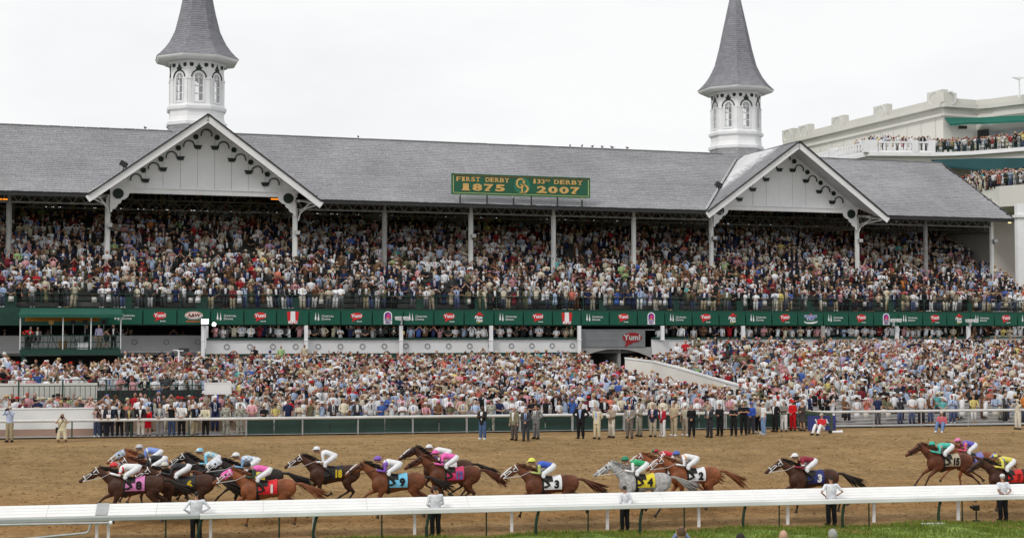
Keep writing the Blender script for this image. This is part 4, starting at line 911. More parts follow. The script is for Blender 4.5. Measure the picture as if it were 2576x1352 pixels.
def human_parts(arm='down', legs='stand', female=False, lean=0.0, head_t=0.05, wide=1.0):
    key = (arm, legs, female, lean, wide)
    if key in CACHE: return CACHE[key]
    dz = TZ[legs]; sw = (.9 if female else 1.0)*wide
    def P(x, y, z):                         # upper body point, leaning forward about the hips
        zz = z-.95; y2 = y*math.cos(lean)-zz*math.sin(lean); z2 = zz*math.cos(lean)+y*math.sin(lean)
        return Vector((x*sw, y2, .95+z2+dz))
    tors = [(.86,.155,.105),(.95,.165,.115),(1.08,.135 if female else .15,.1),(1.25,.165,.118),(1.38,.175,.1),(1.45,.11,.07)]
    res = {}
    def torso(q, inf=0.0, lo=0, z_lo=None, flare=0):
        rings = []; sec = [t for t in tors if z_lo is None or t[0] >= z_lo]
        if z_lo is not None: sec = [(z_lo, sec[0][1]+flare, sec[0][2]+flare)]+sec
        for z, rx, ry in sec:
            c = P(0,0,z); rings.append([c+Vector(((rx+inf)*sw*math.cos(2*math.pi*j/14), (ry+inf)*math.sin(2*math.pi*j/14), 0)) for j in range(14)])
        q.loft(rings)
    def arms(q, r0, r1, full=True):
        for s in (-1,1):
            a, e, h = arm_pts(arm, s); a, e, h = P(*a), P(*e), P(*h)
            hh = e.lerp(h, 1.0 if full else .0)
            if full: q.tube([a-Vector((s*.05,0,-.0)), a+Vector((s*.01,0,0)), a.lerp(e,.5), e, e.lerp(h,.55), hh], [r0*1.02, r0*1.1, r0*.95, r0*.84, r1*1.05, r1], 8)
            else: q.tube([a-Vector((s*.05,0,-.0)), a+Vector((s*.01,0,0)), a.lerp(e,.8)], [r0*1.02,r0*1.1,r0*.98], 8)
    def legs_(q, r0, r1, r2, to=1.0):
        for s in (-1,1):
            h, k, a = LEGP[legs]; h = Vector((s*h[0]*wide,h[1],h[2])); k = Vector((s*k[0],k[1],k[2])); a = Vector((s*a[0],a[1],a[2]))
            pts = [h+Vector((0,0,.06)), h.lerp(k,.3), k]; rr = [r0, r0*.95, r1]
            if to > 0: pts += [k.lerp(a,.4*to), k.lerp(a,to)]; rr += [r1*1.02, r2]
            q.tube(pts, rr, 9, fdir=(0,1,0) if legs in ('stand','wide') else (1,0,0))
    # body: one continuous skin
    q = MB(); torso(q); arms(q, .045, .028); legs_(q, .08, .055, .036)
    n = P(0,-.005,1.44); hd = P(0,-.025,1.62); q.tube([n, n.lerp(hd,.5), hd-Vector((0,0,.03))], [.06,.052,.05], 9); head_shape(q, hd, lean*.5+head_t)
    for s in (-1,1):
        h, k, a = LEGP[legs]; a = Vector((s*a[0],a[1],a[2])); fd = Vector((s*.03,-.19,-.045)) if legs != 'kneel' else Vector((0,.12,.0)); q.tube([a+Vector((0,.04,-.03)), a+Vector((0,0,-.03)), a+fd*.6, a+fd], [.035,.042,.038,.025], 8)
    body = fused(q, 'body', None, .017, 2, .26)
    q = MB(); 
    for s in (-1,1):
        a, e, h = arm_pts(arm, s); e, h = P(*e), P(*h); hand(q, h, (h-e), s)
    hm = q.mesh('hands', None, True)
    bm = bmesh.new(); bm.from_mesh(body); bm.from_mesh(hm); body2 = bpy.data.meshes.new('body'); bm.to_mesh(body2); bm.free(); bpy.data.meshes.remove(body); bpy.data.meshes.remove(hm)
    body2.polygons.foreach_set('use_smooth', [True]*len(body2.polygons)); res['body'] = body2
    q = MB(); torso(q, .018, z_lo=.93); arms(q, .058, .042); res['shirt'] = fused(q, 'shirt', None, .02, 2, .3)
    q = MB(); torso(q, .018, z_lo=.93); arms(q, .058, .055, False); res['polo'] = fused(q, 'shirt', None, .02, 2, .3)
    q = MB(); torso(q, .03, z_lo=.78, flare=.012); arms(q, .068, .048); res['jacket'] = fused(q, 'jacket', None, .022, 2, .3)
    q = MB(); legs_(q, .112, .088, .076); c = P(0,0,.93); q.tube([c-Vector((0,0,.1)), c, c+Vector((0,0,.05))], [(.14*wide,.11),(.17*wide,.125),(.165*wide,.12)], 12, fdir=(0,1,0)); res['trousers'] = fused(q, 'trousers', None, .022, 2, .3)
    q = MB(); legs_(q, .1, .085, .1, 0); c = P(0,0,.93); q.tube([c-Vector((0,0,.1)), c, c+Vector((0,0,.05))], [(.14,.11),(.17,.125),(.165,.12)], 12, fdir=(0,1,0)); res['shorts'] = fused(q, 'shorts', None, .022, 2, .3)
    q = MB(); rings = []
    for z, rx, ry in ((.52,.2,.17),(.75,.185,.15),(.95,.175,.13),(1.08,.14,.11),(1.25,.165,.125),(1.38,.16,.1)):
        c = P(0,0,z) if z > .9 else Vector((0, P(0,0,.95).y, z+dz)); rings.append([c+Vector((rx*math.cos(2*math.pi*j/14), ry*math.sin(2*math.pi*j/14), 0)) for j in range(14)])
    q.loft(rings); arms(q, .056, .04); res['dress'] = fused(q, 'dress', None, .02, 2, .3)
    for s in (-1,1):
        q = MB(); h, k, a = LEGP[legs]; a = Vector((s*a[0],a[1],a[2])); fd = Vector((s*.03,-.2,-.05)) if legs != 'kneel' else Vector((0,.13,.0)); q.tube([a+Vector((0,.05,-.035)), a+Vector((0,0,-.02)), a+fd*.6+Vector((0,0,-.005)), a+fd], [.042,.055,.048,.032], 9); q.box(a.x-.045,a.x+.045,a.y-.1,a.y+.06,max(a.z-.09,0.0),a.z-.06); res['shoe%d' % s] = q.mesh('shoe', None, True)
    M = Matrix.Rotation(lean*.5+head_t, 3, 'X')
    q = MB(); q.ell(hd+M@Vector((0,.018,.03)), (.082,.096,.098), 12, 9, M=M); hm = q.mesh('hair', None, True)
    bm = bmesh.new(); bm.from_mesh(hm); bmesh.ops.delete(bm, geom=[v for v in bm.verts if (M.inverted()@(v.co-hd)).y < -.045 and (M.inverted()@(v.co-hd)).z < .06 or (M.inverted()@(v.co-hd)).z < -.035], context='VERTS'); bm.to_mesh(hm); bm.free(); res['hair'] = hm
    q = MB(); q.ell(hd+M@Vector((0,.03,.0)), (.09,.095,.13), 12, 9, M=M); q.ell(hd+M@Vector((0,.07,-.12)), (.085,.05,.13), 10, 8, M=M); hm = q.mesh('long_hair', None, True)
    bm = bmesh.new(); bm.from_mesh(hm); bmesh.ops.delete(bm, geom=[v for v in bm.verts if (M.inverted()@(v.co-hd)).y < -.045 and (M.inverted()@(v.co-hd)).z < .07], context='VERTS'); bm.to_mesh(hm); bm.free(); res['long_hair'] = hm
    def hat(brim, h, r=.088, brimz=.045, front=False):
        q = MB(); n_ = 16; c = hd+M@Vector((0,.01,brimz))
        ring = lambda rr, z, ry=1.08: [c+M@Vector((rr*math.cos(2*math.pi*j/n_), rr*ry*math.sin(2*math.pi*j/n_), z)) for j in range(n_)]
        if front: q.loft([ring(r,-.005), ring(r*1.02,.03), ring(r*.85,.075), ring(r*.3,.1)]); q.add([c+M@Vector(p) for p in ((-.06,-.08,0),(.06,-.08,0),(.045,-.165,-.012),(-.045,-.165,-.012),(-.06,-.08,.012),(.06,-.08,.012),(.045,-.165,.0),(-.045,-.165,.0))], [(0,1,2,3),(4,5,6,7),(2,3,7,6),(0,3,7,4),(1,2,6,5)])
        else: q.loft([ring(r,-.006), ring(brim,-.012), ring(brim,-.002), ring(r,.006), ring(r*.98,h*.6), ring(r*.86,h), ring(r*.3,h*1.02)])
        return q.mesh('hat', None, True)
    res['cap'] = hat(0,0,front=True); res['brim_hat'] = hat(.2,.09); res['fedora'] = hat(.14,.11)
    for n_, z0, z1, wd0, wd1, yy in (('shirt_front',1.0,1.43,.018,.075,-.005),('tie',1.0,1.41,.022,.014,-.012)):
        q = MB()
        pts = []
        for z in (z0, 1.12, 1.25, 1.36, z1):
            f = (z-z0)/(z1-z0); ww_ = wd0+(wd1-wd0)*f
            sec = np.interp(z, [t[0] for t in tors], [t[2] for t in tors])+.034+(-yy)+ .004
            pts.append((P(-ww_,-sec,z), P(ww_,-sec,z), P(ww_,-sec+.03,z), P(-ww_,-sec+.03,z)))
        q.loft([list(p) for p in pts]); res[n_] = q.mesh(n_, None)
    q = MB(); hh = hd+M@Vector((0,-.088,.012)); 
    for s in (-1,1): q.ell(hh+Vector((s*.032,.0,0)), (.024,.012,.016), 8, 5)
    q.box(hh.x-.075,hh.x+.075,hh.y,hh.y+.012,hh.z+.004,hh.z+.012); res['sunglasses'] = q.mesh('sunglasses', None)
    q = MB()
    for s in (-1,1): q.ell(hh+Vector((s*.03,.006,0)), (.013,.008,.007), 8, 5)
    res['eyes'] = q.mesh('eyes', None)
    cpt = P(0,-.23,1.6); q = MB(); q.box(-.07,.07,cpt.y-.05,cpt.y+.04,cpt.z-.05,cpt.z+.05); q.tube([(0,cpt.y-.05,cpt.z),(0,cpt.y-.17,cpt.z),(0,cpt.y-.19,cpt.z)], [.04,.043,.05], 10); res['camera'] = q.mesh('camera', None)
    cpt = P(0,-.31,1.08); q = MB(); q.box(-.11,.11,cpt.y-.02,cpt.y+.01,cpt.z-.02,cpt.z+.15); res['paper'] = q.mesh('paper', None)
    CACHE[key] = res
    return res
EYE = mat('eye', (.05,.035,.025), .3, 0)
TIES = {'navy': (.02,.03,.12), 'yellow': (.5,.38,.08), 'red': (.4,.02,.03), 'black': (.02,.02,.02)}
def person(label, loc, rz=0, arm='down', legs='stand', female=False, skin=0, hair='brown', top=('shirt',(.7,.7,.7)), bottom=(.04,.045,.06), hat=None, shoes=(.03,.025,.02), shirt=None, tie=None, lean=0.0, scale=1.0, extra=(), long_hair=None, wide=1.0, glasses=False, group=None, bkind='trousers', pattern=None):
    Pm = human_parts(arm, legs, female, lean, wide=wide)
    p = thing('person', label, 'person', loc, rz, group); p.scale = (scale,)*3
    def part(name, key, m):
        o = put(name, Pm[key], p); 
        if not Pm[key].materials: Pm[key].materials.append(m)
        o.material_slots[0].link = 'OBJECT'; o.material_slots[0].material = m
        return o
    part('body', 'body', skin_mat(skin)); part('eyes', 'eyes', EYE) if not glasses else part('sunglasses', 'sunglasses', PBLACK)
    k, c = top; cm = pattern or cloth(c)
    part({'polo':'shirt'}.get(k,k), k, cm)
    if k == 'dress': bottom = None
    if bottom: part(bkind, bkind, pattern or cloth(bottom))
    part('shoe', 'shoe1', cloth(shoes)); part('shoe', 'shoe-1', cloth(shoes))
    if hair: part('hair', 'long_hair' if (long_hair if long_hair is not None else female) else 'hair', hair_mat(hair))
    if hat: part('hat', hat[0], cloth(hat[1]))
    if shirt: part('shirt_front', 'shirt_front', cloth(shirt))
    if tie: part('tie', 'tie', cloth(TIES[tie]))
    for e in extra: part({'camera':'camera','paper':'paper'}[e], e, {'camera': PBLACK, 'paper': PWHITE}[e])
    return p
def ground_hit(x, y, z=0.0):
    r = ray(x, y); k = (z-CZ)/r.z; return Vector((r.x*k, r.y*k, z))
def face(p, off=0): return math.atan2(p.x, -(-p.y)) * -1 + off   # turn towards the camera
W_, CRM, KHK, BLK, NVY, GRY, DGR, TAN, LBL, WHT = (.7,.7,.7), (.62,.55,.4), (.35,.27,.17), (.014,.014,.016), (.02,.025,.06), (.2,.2,.21), (.06,.06,.065), (.3,.25,.18), (.32,.42,.62), (.7,.7,.7)
JEAN = (.07,.12,.24); CAMO = mat('grey_camouflage', (.2,.2,.17), .9, .55, 9, col2=(.3,.3,.26), detail=2)
def tracksider(label, x, y, **k):
    p = ground_hit(x, y, k.pop('z', .0)); off = k.pop('off', rnd.uniform(-.75,.1)); return person(label, p, -math.atan2(p.x, p.y)+off, **k)
tp = tracksider
# --- officials and guests standing on the dirt in front of the outer rail
tp('man in black jacket and blue jeans with arms crossed on the dirt', 1214, 1105, arm='crossed', skin=4, hair=None, top=('jacket',(.02,.018,.02)), shirt=W_, bottom=JEAN, shoes=W_, scale=1.02)
tp('man in olive blazer and dark trousers beside the man in charcoal suit', 1294, 1106, arm='down', top=('jacket',(.2,.18,.12)), shirt=W_, bottom=(.09,.075,.07), hair='grey', scale=1.0)
tp('man in charcoal suit and blue shirt with hands clasped low', 1323, 1107, arm='clasp', top=('jacket',(.045,.047,.055)), shirt=LBL, tie='navy', bottom=(.045,.047,.055), hair='dark', scale=.99)
tp('man in open grey suit with hands on hips and white shirt', 1349, 1103, arm='hips', top=('jacket',(.17,.17,.175)), shirt=W_, tie='black', bottom=(.17,.17,.175), hair='dark', scale=1.03, wide=1.1)
tp('tall man in black suit with elbows out and white lanyard', 1461, 1102, arm='hips', top=('jacket',BLK), shirt=LBL, bottom=BLK, hair='grey', scale=1.08, wide=1.08)
tp('man in cream suit with badge, right of the tall black-suited man', 1502, 1103, arm='back', top=('jacket',CRM), shirt=LBL, bottom=(.55,.47,.32), hair='grey')
tp('man in tan blazer and white trousers reading a paper', 1539, 1100, arm='notes', top=('jacket',(.33,.26,.2)), bottom=(.62,.58,.5), hair='white', extra=('paper',), scale=1.02)
tp('grey-haired man in taupe suit beside a man in khaki cap', 1584, 1101, arm='clasp', top=('jacket',(.24,.22,.19)), shirt=W_, tie='black', bottom=(.15,.13,.11), hair='white', scale=1.03)
tp('man in khaki cap and olive-grey jacket behind the taupe suit', 1608, 1097, arm='crossed', top=('jacket',(.24,.23,.19)), shirt=W_, bottom=(.27,.25,.2), hat=('cap',(.33,.28,.2)), scale=1.03)
tp('man in navy blazer, red tie and khaki trousers', 1643, 1098, arm='notes', top=('jacket',NVY), shirt=W_, tie='red', bottom=(.38,.33,.25), hair='grey', scale=1.03)
tp('white-haired woman in red jacket and white trousers', 1667, 1097, arm='clasp', female=True, top=('jacket',(.38,.02,.04)), shirt=W_, bottom=W_, shoes=W_, hair='white', long_hair=False, scale=.95)
tp('man in khaki polo shirt and khaki trousers with white shoes', 1696, 1096, arm='clasp', top=('polo',(.42,.35,.24)), bottom=(.42,.35,.24), shoes=W_, hair='brown', scale=1.06, wide=1.1)
tp('person in white cap and beige shirt behind the woman in black', 1724, 1095, arm='down', top=('polo',(.42,.38,.3)), bottom=(.35,.3,.24), hat=('cap',W_), shoes=W_, scale=.98)
tp('woman in black shirt and black trousers holding her hands together', 1740, 1098, arm='clasp', female=True, top=('shirt',BLK), bottom=BLK, hair='blond', long_hair=False, scale=.99)
tp('man in dark grey suit with white shirt among the police officers', 1785, 1099, arm='notes', top=('jacket',(.035,.035,.04)), shirt=W_, tie='black', bottom=(.035,.035,.04), hair='grey', scale=.98)
tp('person in black uniform with hands raised to the chest', 1811, 1095, arm='notes', top=('shirt',BLK), bottom=BLK, hair='dark', skin=3)
tp('blond woman in black police uniform with crossed arms', 1846, 1096, arm='crossed', female=True, top=('polo',BLK), bottom=BLK, hair='blond', long_hair=False, scale=.98)
tp('stout male police officer in black with crossed arms', 1871, 1092, arm='crossed', top=('polo',BLK), bottom=BLK, hair='dark', scale=1.04, wide=1.2)
tp('man in royal blue shirt and blue cap beside the stout officer', 1890, 1090, arm='clasp', top=('shirt',(.04,.09,.4)), bottom=(.06,.06,.08), hat=('cap',(.05,.08,.3)))
tp('person in beige cap and beige shirt with white shoes', 1908, 1088, arm='clasp', top=('polo',(.4,.36,.28)), bottom=BLK, shoes=W_, hat=('cap',(.5,.45,.35)))
tp('man in white polo shirt and faded jeans standing side on', 1921, 1093, arm='down', top=('polo',WHT), bottom=(.17,.27,.45), hat=('cap',(.6,.56,.5)), shoes=(.4,.4,.4), wide=1.15, scale=1.03, off=-1.2)
tp('man in black blazer over striped shirt by the wooden barrier', 1950, 1085, arm='back', top=('jacket',BLK), shirt=W_, bottom=BLK, hair='blond')
tp('person in grey patterned shirt and white trousers behind the barrier', 1972, 1084, arm='crossed', top=('shirt',(.2,.2,.19)), bottom=W_, hair='grey')
tp('woman in bright red trouser suit and red hat at the barrier', 1995, 1082, arm='clasp', female=True, top=('jacket',(.55,.015,.02)), bottom=(.55,.015,.02), hat=('brim_hat',(.55,.02,.02)))
tp('woman in dark floral dress at the end of the barrier', 2019, 1083, arm='notes', female=True, top=('dress',(.06,.05,.045)), hair='blond')
tp('person in cream outfit and hat with red vest at the far right', 2561, 1079, arm='bino', top=('shirt',(.6,.55,.45)), bottom=(.6,.56,.48), hat=('brim_hat',(.55,.5,.38)), extra=('camera',))
tp('man in pale blue shirt and khaki trousers, leftmost on the track', 24, 1111, arm='bino', top=('shirt',(.42,.5,.68)), bottom=(.33,.28,.18), hat=('cap',(.55,.5,.4)), extra=('camera',), scale=1.05)
kn = tp('kneeling photographer in cream shirt and khaki shorts with a black camera', 156, 1110, arm='bino', legs='kneel', top=('polo',(.66,.6,.42)), bottom=(.5,.43,.3), bkind='shorts', hair='dark', extra=('camera',), scale=1.08, wide=1.1)
q = MB(); q.box(-.3,-.12,-.05,.2,.42,.68); q.beam((-.18,-.1,.66),(.12,-.13,1.12),.03,.02); o = obj('shoulder_bag', q, PBLACK, kn)
st = tp('seated photographer in red and white shirt against the rail', 2068, 1092, arm='notes', legs='sit', top=('polo',(.55,.03,.04)), bottom=W_, shoes=BLK, hair='brown', hat=('cap',(.5,.45,.4)), scale=1.05)
st2 = tp('seated photographer in pink vest and blue jeans against the rail', 2370, 1085, arm='notes', legs='sit', top=('shirt',(.5,.12,.15)), bottom=(.13,.2,.36), shoes=W_, hat=('cap',(.5,.45,.4)), scale=1.05)
lens = thing('camera_lens', 'long white telephoto lens lying on the dirt beside the seated photographer', 'camera lens', ground_hit(2092, 1091, 0)+Vector((0,0,.12)), TR)
obj('barrel', MB().tube([(0,0,0),(.28,0,0),(.3,0,0),(.55,0,.01),(.62,0,.01)], [.055,.06,.075,.08,.09], 12), WHITE, lens); obj('camera_body', MB().box(-.16,0,-.07,.07,-.07,.09), PBLACK, lens)
# --- guests leaning along the rail at the left: they stand just behind it
LR = 'guests leaning on the white rail at the left'
def rl(label, x, **k):
    t = onW(x, WR+.38); p = TK(t, WR+.38, 0); person(label, p, TR+k.pop('off', -.15), group=LR, arm=k.pop('arm','lean'), lean=k.pop('lean', .12), **k)
rl('woman with camera in pale pink top and jeans, leftmost at the rail', 250, female=True, arm='bino', top=('polo',(.55,.35,.33)), bottom=(.05,.07,.13), hair='brown', shoes=W_, scale=.94, lean=0, extra=('camera',))
rl('white-haired man in dark suit beside the woman with the camera', 264, top=('jacket',(.03,.03,.035)), shirt=W_, bottom=(.03,.03,.04), hair='white', scale=1.04)
rl('man in navy suit, white shirt and pale tie holding a programme', 282, top=('jacket',(.018,.022,.04)), shirt=W_, tie='navy', bottom=(.02,.022,.035), hair='brown', scale=1.03, extra=('paper',))
rl('balding man in black suit with lanyard looking down at the rail', 306, top=('jacket',BLK), shirt=(.5,.52,.55), bottom=BLK, hair=None, scale=1.03)
rl('man in brown-grey suit with yellow tie and folded hands', 331, top=('jacket',(.07,.065,.06)), shirt=(.5,.45,.25), tie='yellow', bottom=(.06,.06,.06), hair='dark', skin=1, scale=1.0)
rl('man in black jacket and white trousers left of the red dress', 359, top=('jacket',BLK), shirt=W_, bottom=(.65,.62,.56), hair='dark', scale=1.03)
rl('blond woman in short red dress and black boots', 377, female=True, top=('dress',(.5,.01,.02)), shoes=BLK, hair='blond', scale=.93)
rl('man in light grey suit and silver tie at the rail', 407, top=('jacket',(.24,.24,.25)), shirt=(.5,.55,.52), bottom=(.24,.24,.25), hair='dark', scale=1.05)
rl('photographer in black shirt and jeans raising a camera', 436, arm='bino', top=('polo',BLK), bottom=(.05,.08,.16), hair='brown', extra=('camera',), scale=1.02, lean=0)
rl('grey-haired man in white shirt and black trousers', 461, top=('polo',WHT), bottom=BLK, hair='grey', scale=1.06, wide=1.12)
rl('man in black jacket and khaki trousers turned to his neighbour', 493, top=('jacket',BLK), shirt=LBL, bottom=(.38,.32,.22), hair='grey', scale=1.03, off=.7)
rl('man in cream shirt and black trousers resting both hands', 521, top=('shirt',(.62,.58,.42)), bottom=BLK, hair='dark', scale=.98)
rl('soldier in grey camouflage with his back to the race', 572, arm='down', top=('shirt',GRY), bottom=GRY, pattern=CAMO, hat=('cap',(.22,.22,.18)), shoes=(.3,.22,.13), off=2.6, lean=0, scale=1.05)
rl('soldier in grey camouflage and cap facing the track, hand on the rail', 607, top=('shirt',GRY), bottom=GRY, pattern=CAMO, hat=('cap',(.22,.22,.18)), shoes=(.3,.22,.13), scale=1.0, arm='down', lean=0)
rl('soldier in grey camouflage with his back turned near mid rail', 1236, arm='crossed', top=('shirt',GRY), bottom=GRY, pattern=CAMO, hat=('cap',(.24,.24,.2)), shoes=(.35,.25,.15), off=2.9, lean=0, scale=1.05)
# --- white-shirted stewards between the two inner rails
WTS = 'stewards between the inner rails'
for x, lab, kw in ((500, 'steward in white shirt with elbows spread behind the near rail, left', dict(arm='hips', hair='dark', scale=1.02, wide=1.2)),
                   (1097, 'steward in crumpled white shirt and black trousers, arms forward, centre left', dict(arm='clasp', hair='dark', scale=1.03, wide=1.18)),
                   (1570, 'short steward with bushy black hair and white shirt, hands behind back', dict(arm='back', hair='dark', scale=.955, female=False, long_hair=False)),
                   (2086, 'broad steward in short-sleeved white shirt with hands in pockets', dict(arm='hips', hair='dark', scale=1.08, wide=1.12)),
                   (2515, 'steward in white peaked cap and white shirt at the right', dict(arm='back', hair='grey', hat=('cap',W_), scale=1.03))):
    t = onW(x, -.8); p = TK(t, -.78, -1.6); person(lab, p, TR+math.pi+(.3 if x < 2000 else .1), top=('polo' if x > 1900 else 'shirt', (.7,.71,.76)), bottom=BLK, group=WTS, skin=1, **kw)
# --- photographers on the infield bank, seen from behind, cut by the frame
for x, y, lab, kw in ((1714, 1325, 'photographer with close-cropped brown hair holding a camera and flash', dict(hair='brown', arm='bino', extra=('camera',))), (1863, 1340, 'person with black hair in the foreground', dict(hair='dark')),
                      (1971, 1331, 'bald man in the foreground', dict(hair=None, skin=2)), (2095, 1329, 'grey-haired man in the foreground', dict(hair='grey'))):
    p = ground_hit(x, 1500, .43); D = 24.6; P0 = atY(x, y, D); person(lab, (P0.x, P0.y, P0.z-1.745), math.pi-.1, top=('shirt',(.2,.25,.4)), bottom=NVY, group='people standing on the infield bank', **kw)
# ================================================================== HORSES AND JOCKEYS
LEGS = {
 'stretch': dict(f1=[(.5,1.02),(.9,.86),(1.2,.6),(1.34,.42)], f2=[(.45,1.0),(.6,.56),(.55,.25),(.6,.07)], h1=[(-.62,.98),(-1.12,.74),(-1.42,.46),(-1.5,.28)], h2=[(-.58,.95),(-.95,.62),(-1.1,.3),(-1.04,.08)]),
 'gather': dict(f1=[(.5,1.0),(.74,.66),(.46,.5),(.34,.58)], f2=[(.45,.98),(.42,.56),(.12,.44),(.02,.52)], h1=[(-.5,.92),(-.72,.58),(-.36,.38),(-.22,.28)], h2=[(-.52,.92),(-.86,.56),(-.62,.24),(-.5,.08)]),
 'stride': dict(f1=[(.5,1.02),(.78,.62),(.9,.3),(1.0,.1)], f2=[(.45,1.0),(.82,.78),(.6,.52),(.46,.52)], h1=[(-.62,.96),(-1.05,.7),(-1.2,.36),(-1.12,.2)], h2=[(-.5,.93),(-.78,.56),(-.5,.3),(-.34,.12)]),
 'fly': dict(f1=[(.5,1.04),(.92,.82),(1.2,.5),(1.3,.34)], f2=[(.45,1.02),(.8,.7),(.98,.36),(1.04,.2)], h1=[(-.62,1.0),(-1.15,.84),(-1.5,.62),(-1.62,.5)], h2=[(-.58,.97),(-1.02,.68),(-1.3,.44),(-1.38,.3)])}
HC = {}
def horse_body(pose, nk):
    key = (pose, nk)
    if key in HC: return HC[key]
    q = MB(); n = 14
    secs = [(-1.1,1.28,.13,.1),(-1.02,1.27,.25,.2),(-.85,1.27,.315,.265),(-.65,1.275,.325,.285),(-.45,1.26,.3,.27),(-.25,1.235,.285,.262),(-.02,1.2,.3,.27),(.2,1.19,.335,.27),(.4,1.22,.36,.25),(.56,1.24,.34,.225),(.7,1.22,.27,.19),(.8,1.2,.16,.12)]
    q.loft([[Vector((x, ry*math.cos(2*math.pi*j/n), z+rz*math.sin(2*math.pi*j/n))) for j in range(n)] for x, z, rz, ry in secs])
    poll = Vector((1.13+(.0), 0, 1.9+nk)); 
    nkp = [Vector((.42,0,1.34)), Vector((.66,0,1.5+nk*.3)), Vector((.9,0,1.7+nk*.65)), poll]
    q.tube(nkp, [(.3,.15),(.23,.125),(.165,.095),(.12,.075)], 12, fdir=(0,1,0))
    hd = Vector((.62,0,-.4)).normalized(); up = Vector((.4,0,.62)).normalized()
    pts = [poll-hd*.05, poll+hd*.1-up*.03, poll+hd*.27-up*.035, poll+hd*.45-up*.0, poll+hd*.6+up*.0, poll+hd*.7, poll+hd*.745]
    q.tube(pts, [(.1,.075),(.14,.09),(.135,.085),(.095,.062),(.072,.052),(.068,.055),(.045,.04)], 12, fdir=(0,1,0))
    for s in (-1,1):
        e = poll+Vector((-.02,s*.055,.08)); q.tube([e, e+Vector((-.03,s*.012,.08)), e+Vector((-.05,s*.015,.16))], [(.03,.02),(.032,.018),(.006,.006)], 7)
    L_ = LEGS[pose]
    for nme, s in (('f1',-1),('f2',1)):
        a, k, f, h = [Vector((x, s*(.15 if i == 0 else .11), z)) for i, (x, z) in enumerate(L_[nme])]
        q.tube([Vector((.42,s*.13,1.28)), a, a.lerp(k,.45), k, k.lerp(f,.35), k.lerp(f,.8), f, f.lerp(h,.5), h], [(.2,.09),(.15,.09),(.085,.07),(.062,.055),(.042,.038),(.038,.034),(.05,.044),(.038,.036),(.045,.045)], 9, fdir=(0,1,0))
        q.tube([h, h+Vector(((h-f).x*.25, 0, -.05))], [(.05,.045),(.065,.055)], 9)
    for nme, s in (('h1',-1),('h2',1)):
        a, k, f, h = [Vector((x, s*(.16 if i == 0 else .12), z)) for i, (x, z) in enumerate(L_[nme])]
        q.tube([Vector((-.78,s*.13,1.27)), Vector((-.74,s*.16,1.12)), a+Vector((-.06,0,0)), a.lerp(k,.5)+Vector((.0,0,-.02)), k, k.lerp(f,.3), k.lerp(f,.8), f, f.lerp(h,.5), h], [(.26,.11),(.27,.13),(.19,.105),(.105,.075),(.068,.055),(.046,.042),(.04,.036),(.052,.046),(.04,.037),(.046,.045)], 9, fdir=(0,1,0))
        q.tube([h, h+Vector(((h-f).x*.25, 0, -.05))], [(.05,.045),(.065,.055)], 9)
    for s in (-1,1): q.ell((.36,s*.17,1.2),(.17,.09,.26),10,8); q.ell((.62,s*.1,1.2),(.14,.1,.16),10,8); q.ell((-.82,s*.17,1.28),(.22,.11,.22),10,8)
    me = fused(q, 'body', None, .026, 3, .4)
    d = dict(body=me, poll=poll, hd=hd, up=up, nkp=nkp)
    # mane: many separate locks lifted by the wind
    r2 = random.Random(hash(key) & 255 if False else len(HC)+3); q = MB()
    for i in range(46):
        u = i/45; p = poll.lerp(Vector((.5,0,1.6)), u)+Vector((-.04,0,.07+.02*math.sin(u*3))); l_ = r2.uniform(.1,.2); y = r2.uniform(-.03,.03); sd_ = r2.choice((-1,-1,1))
        q.tube([p+Vector((0,y,-.05)), p+Vector((-.05,y+sd_*.02,.05+.02*r2.random())), p+Vector((-.05-l_,y+sd_*.05,r2.uniform(-.04,.07)))], [.028,.024,.005], 5)
    d['mane'] = q.mesh('mane', None, True)
    q = MB(); b = Vector((-1.06,0,1.42)); 
    for i in range(44):
        u = r2.random(); y = r2.uniform(-.04,.04); sp = r2.uniform(-1,1); ln = r2.uniform(.75,1.12); dz = r2.uniform(-.12,.1)
        p = [b+Vector((.03,y*.5,0)), b+Vector((-.22,y,-.02+.02*sp)), b+Vector((-.52*ln,y*1.6,-.16+.05*sp)), b+Vector((-.85*ln,y*2.6+.03*sp,-.34+.11*sp+dz*.5)), b+Vector((-1.05*ln,y*3,-.46+.16*sp+dz))]
        q.tube(p, [.035,.034,.03,.018,.004], 5)
    d['tail'] = q.mesh('tail', None, True)
    # bridle, noseband, reins
    q = MB()
    def band(c, rz_, ry_, w_=.018):
        pts = [c+up*(rz_*math.cos(2*math.pi*j/14))+Vector((0,ry_*math.sin(2*math.pi*j/14),0)) for j in range(15)]
        q.tube(pts, [w_]*15, 5, cap=False)
    hp = lambda t, o=0: poll+hd*t-up*o
    band(hp(.02,.01), .13, .092); band(hp(.5,.0), .1, .075, .02)
    for s in (-1,1):
        q.tube([hp(.03,-.05)+Vector((0,s*.085,0)), hp(.25,.0)+Vector((0,s*.098,0)), hp(.5,.04)+Vector((0,s*.074,0))], .016, 5)
        q.tube([hp(.08,.1)+Vector((0,s*.085,0)), hp(.3,-.06)+Vector((0,s*.09,0)), hp(.5,-.04)+Vector((0,s*.072,0))], .014, 5)
        q.tube([hp(.52,.04)+Vector((0,s*.075,0)), hp(.62,.05)+Vector((0,s*.07,0))], .02, 5)
    d['bridle'] = q.mesh('bridle', None, True)
    q = MB()
    for s in (-1,1): q.tube([hp(.6,.05)+Vector((0,s*.075,0)), Vector((.98,s*.14,1.6+nk*.4)), Vector((.66,s*.1,1.72))], .008, 5)
    d['reins'] = q.mesh('reins', None, True)
